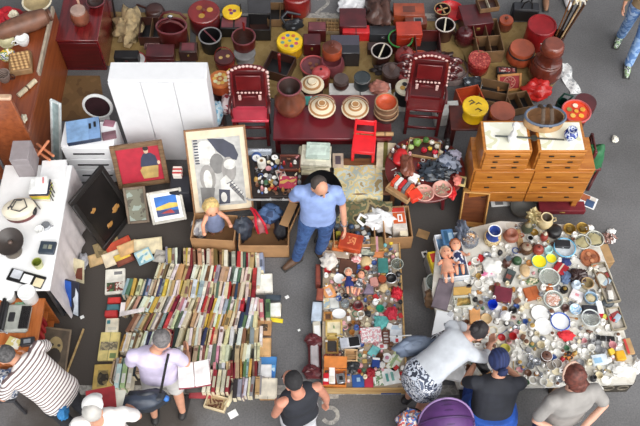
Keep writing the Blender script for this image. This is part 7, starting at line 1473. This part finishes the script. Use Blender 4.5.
def person(label, loc, rz, over={}, face=(0, -1, -.15), skin=SKIN, shirt=None, sleeve=.55, trouser=None, tlen=1.97, skirt=None, shoe=None, hair=None, hairkind='short', w=1.0, belly=0.0, curl=.5, sc_=1.0, hem=.88, toe=None, vox=.011):
    J = dict(STD)
    for k in list(STD):
        if k.endswith('L'): J[k[:-1]+'R'] = (-STD[k][0],)+STD[k][1:]
    J.update(over); J = {k: Vector(v)*sc_ for k, v in J.items()}
    t = thing('person', label, 'person', loc, rz)
    sk = M(skin, .5, 0, .06); axS = (J['shL']-J['shR']).normalized(); axH = (J['hipL']-J['hipR']).normalized()
    mid = (J['shL']+J['shR'])/2
    def trunk(b, e, low=True, bel=0):
        s = []
        fw = Vector((0, -1, 0))
        if low: s += [(J['crotch'], .13*w+e, .10+e, axH)]
        s += [(J['pelvis'], .158*w+e, .112+e+bel*.3, axH), (J['waist']+fw*bel*.3, .145*w+e+bel*.4, .1+e+bel, (axS+axH).normalized()), (J['chest'], .16*w+e, .112+e+bel*.3, axS), (mid*.8+J['chest']*.2, .165*w+e, .1+e, axS), (mid*.5+J['neck']*.5, .13*w+e, .075+e, axS), (J['neck'], .062+e*.7, .06+e*.7, axS)]
        loft(b, s)
    def arm(b, s, e, f):
        a, el, wr = J['sh'+s], J['el'+s], J['wr'+s]; pts = [a*.8+mid*.2, a]; r = [.05+e, .052+e]
        if f <= 1: pts += [a.lerp(el, f*.5), a.lerp(el, f)]; r += [.048+e, (.048-.008*f)+e*1.25]
        else: pts += [a.lerp(el, .5), el, el.lerp(wr, .4), el.lerp(wr, f-1)]; r += [.047+e, .039+e, .039+e, .038-.011*(f-1)+e]
        b.tube(pts, r, 12, caps='round')
    def leg(b, s, e, f):
        h, k, a = J['hip'+s], J['kn'+s], J['an'+s]; pts = [h+Vector((0, 0, .03)), h.lerp(k, .25)]; r = [.085*w+e, .085*w+e]
        if f <= 1: pts += [h.lerp(k, .6), h.lerp(k, f)]; r += [.07+e*1.3, .062+e*1.8]
        else: pts += [h.lerp(k, .6), k, k.lerp(a, .3), k.lerp(a, f-1)]; r += [.07+e, .055+e, .056+e, .056-.016*(f-1)+e*1.5]
        b.tube(pts, r, 12, caps='round')
    def hand(b, s):
        el, wr = J['el'+s], J['wr'+s]; d = (wr-el).normalized(); sg = 1 if s == 'L' else -1
        side = Vector((0, -1, 0)); side = (side-d*side.dot(d)); side = side.normalized() if side.length > .2 else (Vector((1, 0, 0))-d*d.x).normalized()
        nrm = d.cross(side)*(1 if (d.cross(side)).x*sg < 0 else -1)          # palm faces the body
        R_ = Matrix((side, nrm, d)).transposed().to_4x4(); b.ball(wr+d*.05, (.043, .017, .055), 12, 8, R=R_)
        for i, L in enumerate((.068, .076, .072, .056)):
            o_ = wr+d*.09+side*(.03-.02*i); c1 = curl*.7; q = o_+(d*math.cos(c1)+nrm*math.sin(c1))*L*.45; c2 = curl*1.5; q2 = q+(d*math.cos(c2)+nrm*math.sin(c2))*L*.32; c3 = curl*2.2; q3 = q2+(d*math.cos(c3)+nrm*math.sin(c3))*L*.25
            b.tube([o_-d*.02, o_, q, q2, q3], [.0105, .0105, .0098, .009, .008], 8, caps='round')
        o_ = wr+d*.035+side*.035; q = o_+(d*.55+side*.7+nrm*.3).normalized()*.04; b.tube([o_-side*.015, o_, q, q+(d*.85+side*.2+nrm*.4).normalized()*.032], [.013, .013, .012, .009], 8, caps='round')
    H = J['head']; F = Vector(face); Rf = frame(F)
    b = MB(); trunk(b, -.004)
    b.tube([J['neck']-Vector((0, 0, .04)), J['neck'], J['neck'].lerp(H, .6)], [.06, .056, .052], 12, caps='round')
    b.ball(H, (.074, .094, .112), 18, 14, R=Rf); b.ball(H+Rf.to_3x3() @ Vector((0, -.03, -.055)), (.056, .06, .058), 14, 10, R=Rf)
    b.tube([H+Rf.to_3x3() @ Vector((0, -.085, .012)), H+Rf.to_3x3() @ Vector((0, -.108, -.022))], [.01, .016], 8, caps='round')
    for s in (-1, 1): b.ball(H+Rf.to_3x3() @ Vector((s*.076, .012, -.012)), (.012, .022, .032), 8, 6, R=Rf)
    for s in 'LR':
        arm(b, s, -.003, 2.0); hand(b, s); leg(b, s, -.004, 2.0)
        a = J['an'+s]; td = (Vector(toe[s]) if toe else Vector((.12 if s == 'L' else -.12, -1, 0))).normalized(); b.tube([a, a-td*.03+Vector((0, 0, -.045)), a+td*.08+Vector((0, 0, -.05)), a+td*.15+Vector((0, 0, -.06))], [.036, .036, .034, .022], 10, caps='round')
    obj('body', remesh(b, vox*.8, 3), sk, t)
    for s in (-1, 1):
        e_ = obj('eye', MB().ball(H+Rf.to_3x3() @ Vector((s*.03, -.083, .008)), (.014, .009, .009), 8, 6, R=Rf), WHT, t); obj('iris', MB().ball(H+Rf.to_3x3() @ Vector((s*.03, -.09, .008)), (.006, .004, .006), 8, 6, R=Rf), DBR, e_)
        obj('eyebrow', MB().ball(H+Rf.to_3x3() @ Vector((s*.031, -.085, .03)), (.02, .008, .005), 8, 6, R=Rf), hair or DBR, t)
    obj('mouth', MB().ball(H+Rf.to_3x3() @ Vector((0, -.087, -.055)), (.022, .008, .006), 8, 6, R=Rf), M((160, 80, 76), .5), t)
    if hair:
        q = MB()
        if hairkind == 'short': q.blob(H+Rf.to_3x3() @ Vector((0, .022, .026)), (.082, .088, .1), .03, 3, 20, 14, 5, flatb=False)
        elif hairkind == 'thin': q.blob(H+Rf.to_3x3() @ Vector((0, .03, .014)), (.082, .08, .092), .03, 3, 20, 14, 5, flatb=False)
        elif hairkind == 'bob': q.blob(H+Rf.to_3x3() @ Vector((0, .03, .015)), (.098, .1, .115), .08, 5, 22, 16, 5, flatb=False); q.blob(H+Rf.to_3x3() @ Vector((0, .06, -.07)), (.085, .06, .08), .1, 7, 16, 12, 5, flatb=False)
        elif hairkind == 'bun': q.blob(H+Rf.to_3x3() @ Vector((0, .025, .022)), (.085, .092, .104), .05, 5, 22, 16, 5, flatb=False); q.blob(H+Rf.to_3x3() @ Vector((0, .12, .03)), (.045, .04, .045), .12, 8, 14, 10, 5, flatb=False)
        obj('hair', q, hair, t, sharp=80)
    if shirt:
        b = MB(); trunk(b, .016, False, belly)
        h_ = J['pelvis'].lerp(J['crotch'], (.95*1-hem)*4 if hem < .95 else 0); loft(b, [(h_, .165*w+.018, .118+.018+belly*.4, axH), (J['pelvis'], .163*w+.017, .116+.017+belly*.4, axH), (J['waist'], .15*w+.016, .105+.016, axH)])
        for s in 'LR':
            if sleeve > 0: arm(b, s, .016, sleeve)
        obj('shirt', remesh(b, vox, 5), shirt, t)
    if trouser:
        b = MB(); loft(b, [(J['crotch'], .13*w+.012, .1+.012, axH), (J['pelvis'], .158*w+.01, .112+.01, axH), (J['pelvis'].lerp(J['waist'], .5), .152*w+.008, .105+.008, axH)])
        for s in 'LR': leg(b, s, .013, tlen)
        obj('trousers', remesh(b, vox, 4), trouser, t)
    if skirt:
        mt, zb_, rw = skirt; b = MB(); c0 = J['pelvis']; c1 = (J['knL']+J['knR'])/2
        vs = [(c0.lerp(J['waist'], .5), .15*w+.02, .11+.02), (c0, .17*w+.025, .13+.025)]; secs = [(a_, x_, y_, axH) for a_, x_, y_ in vs]
        for k in (.35, .7, 1.0): secs.append((Vector((c0.x+(c1.x-c0.x)*k, c0.y+(c1.y-c0.y)*k, c0.z+(zb_-c0.z)*k)), .17*w+.025+(rw-.19)*k, .155+(rw*.9-.155)*k, axH))
        loft(b, secs[::-1]); obj('skirt', remesh(b, vox, 3), mt, t)
    if shoe:
        for s in 'LR':
            a = J['an'+s]; td = (Vector(toe[s]) if toe else Vector((.12 if s == 'L' else -.12, -1, 0))).normalized(); b = MB()
            b.tube([a-td*.05+Vector((0, 0, -.04)), a+Vector((0, 0, -.035)), a+td*.09+Vector((0, 0, -.045)), a+td*.165+Vector((0, 0, -.055))], [.04, .046, .044, .03], 12, caps='round'); m_ = shoe if not isinstance(shoe, dict) else shoe[s]
            so_ = obj('shoe', remesh(b, .009, 2), m_, t)
            obj('sole', MB().box(a+td*.07+Vector((0, 0, -.076)), (.09, .26, .018), .008, R=Matrix.Rotation(math.atan2(td.x, -td.y), 4, 'Z')), M((60, 58, 56), .7), so_)
    return t, J
jeans = BLOTCH([(40, 66, 112), (52, 82, 132), (62, 94, 146), (48, 74, 122)], 9, .85)
# man in blue polo shirt in the middle
c = P(318, 262, 0)
polo = M((142, 164, 214), .8, 0, .07)
man, J = person('man in a light blue polo shirt and jeans standing in the middle of the stalls', (c.x, 4.5, 0), 0,
    dict(head=(.02, -.07, 1.61), elR=(-.265, .08, 1.14), wrR=(-.17, .17, .98), elL=(.25, .02, 1.13), wrL=(.275, -.09, .88), anR=(-.24, -.03, .085), knR=(-.17, -.05, .49), anL=(.02, .06, .085), knL=(.07, -.0, .49), shL=(.185, .01, 1.4), shR=(-.185, .01, 1.4)),
    face=(.45, -.75, -.5), shirt=polo, sleeve=.62, trouser=jeans, shoe=M((96, 70, 52), .6), hair=M((66, 58, 54), .8), hairkind='thin', sc_=1.01, w=1.06, belly=.02, toe={'R': (-.75, -.6, 0), 'L': (.5, -.85, 0)})
obj('watch', MB().lathe([(.034, -.012), (.04, -.01), (.04, .01), (.034, .012), (.034, -.012)], 16, c=(.274, -.072, .915)), STEEL, man, 'metal wrist watch')
for s in (-1, 1): obj('collar_flap', MB().box((s*.04, -.075, 1.485), (.06, .05, .014), .005, R=Matrix.Rotation(s*.5, 4, 'Y')), polo, man)
# man in lavender t-shirt over the books
c = P(156, 412, 0)
person('man in a lavender t-shirt and pale shorts bending over the books', (P(160, 400, .8).x, 2.8, 0), 180,
    dict(head=(-.1, -.1, 1.48), neck=(-.03, -.04, 1.37), chest=(-.01, -.02, 1.22), shL=(.18, -.01, 1.33), shR=(-.2, -.01, 1.33), elR=(-.27, -.02, 1.1), wrR=(-.25, -.17, 1.0), elL=(.25, -.02, 1.08), wrL=(.18, -.15, .93), anL=(.18, .15, .085), knL=(.16, .05, .49), anR=(-.1, .1, .085), knR=(-.1, .02, .49)),
    face=(-.35, -.75, -.6), shirt=M((206, 196, 222), .85, 0, .05), sleeve=.62, trouser=M((206, 202, 198), .85, 0, .05), tlen=.8, shoe=M((44, 42, 42), .6), hair=M((112, 108, 108), .8, 0, .2, 40), hairkind='short', hem=.9, w=1.05)
c = Vector((P(145, 390, 1.0).x, 2.5, 0))
t = thing('shoulder_bag', 'black shoulder bag hanging at the back of the lavender-shirted man', 'bag', (c.x, c.y, .9), 8)
obj('body', MB().blob((0, 0, .1), (.23, .1, .13), .12, 3, 24, 16, 4), M((46, 50, 58), .5, 0, .2), t, sharp=80); obj('flap', MB().blob((-.02, -.03, .17), (.2, .08, .07), .12, 5, 22, 12, 4, flatb=False), M((62, 70, 84), .4), t, sharp=80)
obj('strap', MB().tube([(.16, .02, .16), (.2, .05, .3), (.27, .16, .49), (.3, .26, .5)], .012, 8, flat=.5), BLK, t)
obj('blue_tag', MB().ball((.21, -.02, .14), (.03, .03, .035), 10, 6), M((60, 120, 200), .5), t)
q = P(194, 374, 1.02); t = thing('open_book', 'open white book held by the lavender-shirted man', 'book', (q.x, q.y, 1.0), 8)
for s in (-1, 1): obj('page_block', MB().box((s*.075, 0, .02), (.145, .24, .025), .004, R=Matrix.Rotation(-s*.18, 4, 'Y')), M((232, 228, 226), .7), t)
obj('cover', MB().box((0, 0, -.004), (.3, .25, .006), .002), M((150, 50, 70), .6), t)
# man in striped shirt at the typewriter cabinet
c = P(57, 393, .95)
STR = STRIPE((232, 226, 222), (112, 92, 92), (0, -.62, .78), .034, .85, .62)
strp, J = person('man in a brown and white striped shirt bending toward the typewriter cabinet', (c.x, c.y, 0), 240,
    dict(head=(.02, -.40, 1.45), neck=(0, -.31, 1.36), chest=(0, -.17, 1.24), waist=(0, -.05, 1.09), pelvis=(0, .03, .96), shL=(.2, -.25, 1.33), shR=(-.2, -.25, 1.33), elL=(.3, -.32, 1.1), wrL=(.3, -.56, 1.05), elR=(-.3, -.3, 1.1), wrR=(-.16, -.44, 1.0)),
    face=(.1, -.8, -.5), shirt=STR, sleeve=.7, trouser=M((40, 40, 46), .8), shoe=BLK, hair=M((84, 82, 82), .8, 0, .3, 40), hairkind='thin', w=1.15, belly=.02)
obj('watch_strap', MB().lathe([(.03, -.012), (.038, -.01), (.038, .01), (.03, .012), (.03, -.012)], 14, c=(-.19, -.41, 1.02)), BLK, strp)
q = P(66, 409, .9); heap('blue_cloth', 'bright blue cloth tucked at the hip of the striped-shirt man', 'cloth', 63, 412, .84, 5, 8, .16, M((50, 130, 190), .7), .2, 5, 4)
q = P(8, 388, .9)
heap('patterned_wrap', 'blue and white patterned cloth bundle before the striped-shirt man', 'cloth', 5, 384, .45, 14, 13, .3, BLOTCH([(206, 212, 222), (110, 130, 170), (230, 230, 232), (80, 90, 110)], 12), .2, 9, 4)
t = thing('display_stand', 'low dark stand under the patterned cloth bundle', 'stand', (P(2, 384, .4).x, P(2, 384, .4).y, 0)); obj('top', MB().box((0, 0, .43), (.36, .4, .03), .004), DGR, t); legs4(t, .36, .4, .42, DGR, .03, .03)
# man in white cap and shirt at the frame edge
c = P(94, 408, 1.6)
cap, J = person('man in a white cap and white shirt seen from above beside the books', (c.x+.0, c.y-.05, 0), 184,
    dict(head=(0, -.02, 1.62), elR=(-.29, -.1, 1.16), wrR=(-.14, -.26, 1.08), elL=(.27, -.05, 1.13), wrL=(.1, -.24, 1.05), shR=(-.2, -.05, 1.41)), face=(.0, -.85, -.45), shirt=M((234, 230, 226), .85, 0, .05), sleeve=.7, trouser=M((90, 86, 84), .8), shoe=BLK, w=1.15, hair=M((196, 192, 186), .8), hairkind='thin')
Hc = J['head']; Rf = frame(Vector((0, -.85, -.45)))
obj('cap', MB().blob(Hc+Rf.to_3x3() @ Vector((0, -.026, .045)), (.09, .088, .085), .02, 3, 22, 14, 4, flatb=False), M((236, 234, 232), .8, 0, .04), cap, sharp=80); obj('cap_peak', MB().ball(Hc+Rf.to_3x3() @ Vector((0, -.11, .045)), (.07, .06, .012), 14, 8, R=Rf), M((236, 234, 232), .8, 0, .04), cap)
q = P(101, 399, 1.2); t = thing('red_folder', 'dark red folder held open by the man in the white cap', 'folder', (q.x, q.y, 1.2), 12); obj('cover', MB().box((0, 0, 0), (.26, .2, .012), .003), M((150, 44, 50), .5), t); obj('paper', MB().box((.14, -.03, -.01), (.12, .18, .006), .002, rz=-20), M((206, 204, 190), .6), t)
# man in black sleeveless shirt
c = P(296, 384, 1.62)
person('man in a black sleeveless shirt standing beside the trinket board', (c.x+.01, c.y-.01, 0), 204,
    dict(head=(.02, -.05, 1.62), elR=(-.25, .04, 1.13), wrR=(-.27, .02, .87), elL=(.23, .0, 1.11), wrL=(.17, -.12, .88), shL=(.16, .015, 1.39), shR=(-.18, .01, 1.4)),
    face=(.35, -.85, -.35), skin=(196, 134, 110), shirt=M((36, 38, 46), .8), sleeve=0, trouser=M((206, 206, 210), .85), shoe=WHT, hair=M((40, 38, 40), .8, 0, .2, 40), hairkind='short', w=1.0)
# woman in grey top bending over the crockery
c = P(417, 383, .95)
FLOR = BLOTCH([(44, 48, 62), (190, 196, 208), (60, 66, 84), (214, 216, 222), (90, 98, 118)], 16, .8)
person('woman in a light grey top and floral skirt bending over the crockery', (c.x+.06, c.y+.08, 0), 124,
    dict(head=(-.03, -.58, 1.27), neck=(0, -.48, 1.22), chest=(0, -.33, 1.16), waist=(0, -.14, 1.06), pelvis=(0, .0, .96), shL=(.165, -.43, 1.2), shR=(-.165, -.43, 1.18), elL=(.2, -.56, .98), wrL=(.12, -.74, .84), elR=(-.2, -.58, .97), wrR=(-.1, -.76, .84), anL=(.1, .0, .085), anR=(-.1, .06, .085)),
    face=(-.2, -.6, -.75), skin=(200, 148, 124), shirt=M((188, 192, 198), .85, 0, .06), sleeve=1.3, skirt=(FLOR, .7, .2), shoe=M((38, 36, 38), .6), hair=M((40, 34, 36), .6, 0, .2), hairkind='bun', w=.98)
t = thing('shoulder_bag', 'grey-blue soft bag hanging behind the woman in the light grey top', 'bag', P(412, 349, .82), 12); obj('body', MB().blob((0, 0, .08), (.19, .09, .1), .14, 6, 22, 14, 4), M((110, 122, 142), .6, 0, .1), t, sharp=80); obj('flap', MB().blob((.04, -.02, .13), (.16, .07, .05), .12, 4, 20, 10, 4, flatb=False), M((126, 138, 158), .6), t, sharp=80)
obj('strap', MB().tube([(.14, -.02, .14), (.28, -.04, .3), (.4, -.06, .36)], .014, 8, flat=.5), M((110, 122, 142), .6), t)
t = thing('patterned_bag', 'black and white patterned tote bag at the bending woman', 'bag', P(441, 345, .8), 24); obj('body', MB().box((0, 0, .1), (.22, .14, .2), .03), BLOTCH([(40, 42, 50), (206, 210, 216), (70, 74, 86), (226, 228, 230)], 20, .7), t); obj('strap', MB().tube([(-.06, 0, .2), (0, .02, .3), (.06, 0, .2)], .01, 8), BLK, t)
# person with navy headscarf
c = P(490, 409, .55)
hs, J = person('person in a navy headscarf, black t-shirt and blue skirt sitting by the crockery', (c.x, c.y, 0), 178,
    dict(head=(.02, -.24, 1.2), neck=(0, -.15, 1.06), chest=(0, -.07, .88), waist=(0, 0, .7), pelvis=(0, .03, .56), crotch=(0, .0, .47), shL=(.2, -.1, 1.0), shR=(-.2, -.1, 1.0), elL=(.27, -.18, .78), wrL=(.15, -.38, .78), elR=(-.28, -.2, .78), wrR=(-.1, -.4, .74), hipL=(.1, -.0, .53), hipR=(-.1, -.0, .53), knL=(.16, -.25, .5), knR=(-.16, -.25, .5), anL=(.14, -.22, .085), anR=(-.14, -.22, .085)),
    face=(.15, -.75, -.6), shirt=M((38, 40, 48), .8), sleeve=.7, trouser=M((34, 70, 150), .8), shoe=BLK, w=1.2, belly=.03)
Hc = J['head']; Rf = frame(Vector((.15, -.75, -.6)))
obj('headscarf', MB().blob(Hc+Rf.to_3x3() @ Vector((0, .02, .03)), (.098, .108, .118), .05, 8, 24, 16, 4, flatb=False), STRIPE((40, 52, 96), (30, 40, 78), (1, .3, .2), .03), hs, sharp=80)
obj('scarf_knot', MB().blob(Hc+Rf.to_3x3() @ Vector((0, .12, -.05)), (.045, .035, .06), .15, 4, 14, 10, 4, flatb=False), M((34, 44, 84), .8), hs, sharp=80)
obj('skirt', remesh((lambda b: (loft(b, [(Vector((0, .0, .1)), .27, .27, Vector((1, 0, 0))), (Vector((0, .0, .3)), .28, .26, Vector((1, 0, 0))), (Vector((0, .02, .5)), .28, .25, Vector((1, 0, 0))), (Vector((0, .03, .66)), .225, .17, Vector((1, 0, 0)))]), b)[1])(MB()), .012, 3), M((28, 78, 166), .75, 0, .12), hs)
t = thing('stool', 'plain stool under the person in the navy headscarf', 'stool', (c.x, c.y+.02, 0)); obj('seat', MB().lathe([(0, .4), (.15, .4), (.16, .42), (.15, .44), (0, .44)], 20), M((40, 80, 150)), t)
for k in range(4): obj('leg', MB().tube([(.1*math.cos(k*1.571+.78), .1*math.sin(k*1.571+.78), .4), (.14*math.cos(k*1.571+.78), .14*math.sin(k*1.571+.78), 0)], .014, 8), STEEL, t)
t = thing('black_shoe', 'black shoe-like object held by the person in the navy headscarf', 'shoe', P(479, 362, .8), 30); obj('upper', MB().blob((0, 0, .03), (.05, .13, .04), .08, 3, 18, 10, 4), M((40, 38, 40), .4), t); obj('sole', MB().box((0, 0, -.002), (.09, .26, .012), .005), BLK, t)
# woman in grey t-shirt, hands behind her back
c = P(574, 386, 1.5)
wg, J = person('woman in a grey t-shirt with hands clasped behind her back', (c.x+.02, c.y-.04, 0), 196,
    dict(head=(.0, -.12, 1.55), neck=(0, -.05, 1.43), elL=(.33, .06, 1.14), wrL=(.08, .23, .98), elR=(-.33, .1, 1.14), wrR=(-.02, .25, .96), shL=(.2, .0, 1.37), shR=(-.2, .0, 1.37)),
    face=(.2, -.75, -.6), skin=(214, 164, 140), shirt=M((150, 146, 142), .85, 0, .06), sleeve=.75, trouser=M((44, 58, 90), .85), shoe=BLK, hair=M((104, 56, 46), .6, 0, .25, 30), hairkind='bob', w=1.25, belly=.03, hem=.86)
obj('hairband', MB().tube([J['head']+frame(Vector((.2, -.75, -.6))).to_3x3() @ Vector((.094*math.cos(a*.2618), .0, .01+.125*math.sin(a*.2618))) for a in range(13)], .012, 8), M((206, 170, 150), .3), wg)
obj('watch', MB().lathe([(.031, -.014), (.04, -.012), (.04, .012), (.031, .014), (.031, -.014)], 14, c=(.1, .215, .99)), BLK, wg)
# walker in pale jeans, and feet at the far edge
lj = BLOTCH([(120, 156, 206), (150, 182, 222), (96, 134, 190), (170, 196, 228)], 8, .85)
person('person in light blue jeans and trainers walking on the bare asphalt', (4.03, 7.58, 0), -20, dict(anR=(-.1, .22, .085), knR=(-.09, .08, .5), anL=(.08, -.24, .085), knL=(.09, -.14, .5)), shirt=M((150, 128, 96), .8), sleeve=1.7, trouser=lj, shoe=BLOTCH([(60, 74, 80), (150, 176, 130), (206, 210, 206), (50, 56, 62)], 26), hair=DBR, hem=.8)
c = P(556, 2, 0)
person('person at the far edge showing one brown and one white shoe', (c.x, c.y, 0), 0, dict(anL=(.14, .0, .085), anR=(-.15, .0, .085), knL=(.12, .02, .49), knR=(-.12, .02, .49)), shirt=M((90, 90, 96), .8), sleeve=.6, trouser=M((70, 60, 60), .8), tlen=1.5, shoe={'L': M((226, 226, 228), .5), 'R': M((150, 110, 84), .6)}, hair=DBR)
# pushchair
c = P(452, 412, .75)
t = thing('pushchair', 'purple hooded pushchair behind the bending woman in the grey top', 'pushchair', (c.x-.06, c.y-.24, 0), 4)
pu = M((92, 52, 112), .55, 0, .1); pu2 = M((70, 38, 88), .55, 0, .1); pal = M((150, 120, 170), .5)
def hoodf(u, v, r=.25):
    a = math.pi*u; e = math.radians(-8+140*v); return (-r*math.cos(a), .1-.26*math.sin(a)*math.cos(e)*1.0+.02, .78+.27*math.sin(a)*math.sin(e))
obj('hood', MB().grid(lambda u, v: hoodf(u, v), 20, 12, .012), pu, t, sharp=80)
hd = obj('hood_lining', MB().grid(lambda u, v: hoodf(u, v*.96, .235), 20, 10, .006), pu2, t, sharp=80)
for k, v in enumerate((.02, .34, .67, 1.0)): obj('hood_rib', MB().tube([hoodf(i/16, v, .255) for i in range(17)], .012, 8), pal if k % 2 else pu2, t)
obj('seat', MB().box((0, .14, .5), (.38, .24, .06), .02), pu2, t); obj('backrest', MB().box((0, .02, .66), (.38, .05, .34), .02, R=Matrix.Rotation(.3, 4, 'X')), pu2, t)
obj('handlebar', MB().tube([(-.24, .1, .6), (-.25, -.14, .98), (-.2, -.22, 1.02), (.2, -.22, 1.02), (.25, -.14, .98), (.24, .1, .6)], .014, 8), M((60, 60, 66), .4), t)
for sx in (-1, 1):
    obj('frame_tube', MB().tube([(sx*.24, .1, .6), (sx*.22, .26, .12)], .013, 8), STEEL, t); obj('frame_tube', MB().tube([(sx*.24, .15, .55), (sx*.22, -.1, .12)], .013, 8), STEEL, t)
    for y in (-.1, .26):
        q = MB(); q.T = Matrix.Translation((sx*.235, y, .1)) @ Matrix.Rotation(math.pi/2, 4, 'Y'); q.lathe([(0, -.015), (.07, -.015), (.095, -.018), (.1, 0), (.095, .018), (.07, .015), (0, .015)], 20); obj('wheel', q, BLK, t)
heap('flowered_blanket', 'flowered blanket hanging at the side of the purple pushchair', 'blanket', 411, 422, .5, 14, 11, .3, BLOTCH([(206, 196, 190), (200, 110, 70), (90, 120, 180), (226, 214, 204), (190, 80, 80)], 12), .2, 7, 4)
t = thing('rolling_basket', 'low basket under the flowered blanket', 'basket', (P(411, 424, .45).x, P(411, 424, .45).y, 0)); obj('body', MB().lathe(prof('bucket', .14, .5), 16), M((120, 90, 130), .6), t); obj('rim', MB().tube([(.14*math.cos(k*.393), .14*math.sin(k*.393), .5) for k in range(16)], .012, 6, closed=True), DGR, t)
q = MB(); q.add(*(lambda G: (G.v, G.f))(MB().grid(lambda u, v: hoodf(.3+.4*u, .30+.1*v, .258), 10, 3, .008))); obj('hood_window', q, M((30, 22, 34), .4), hd)
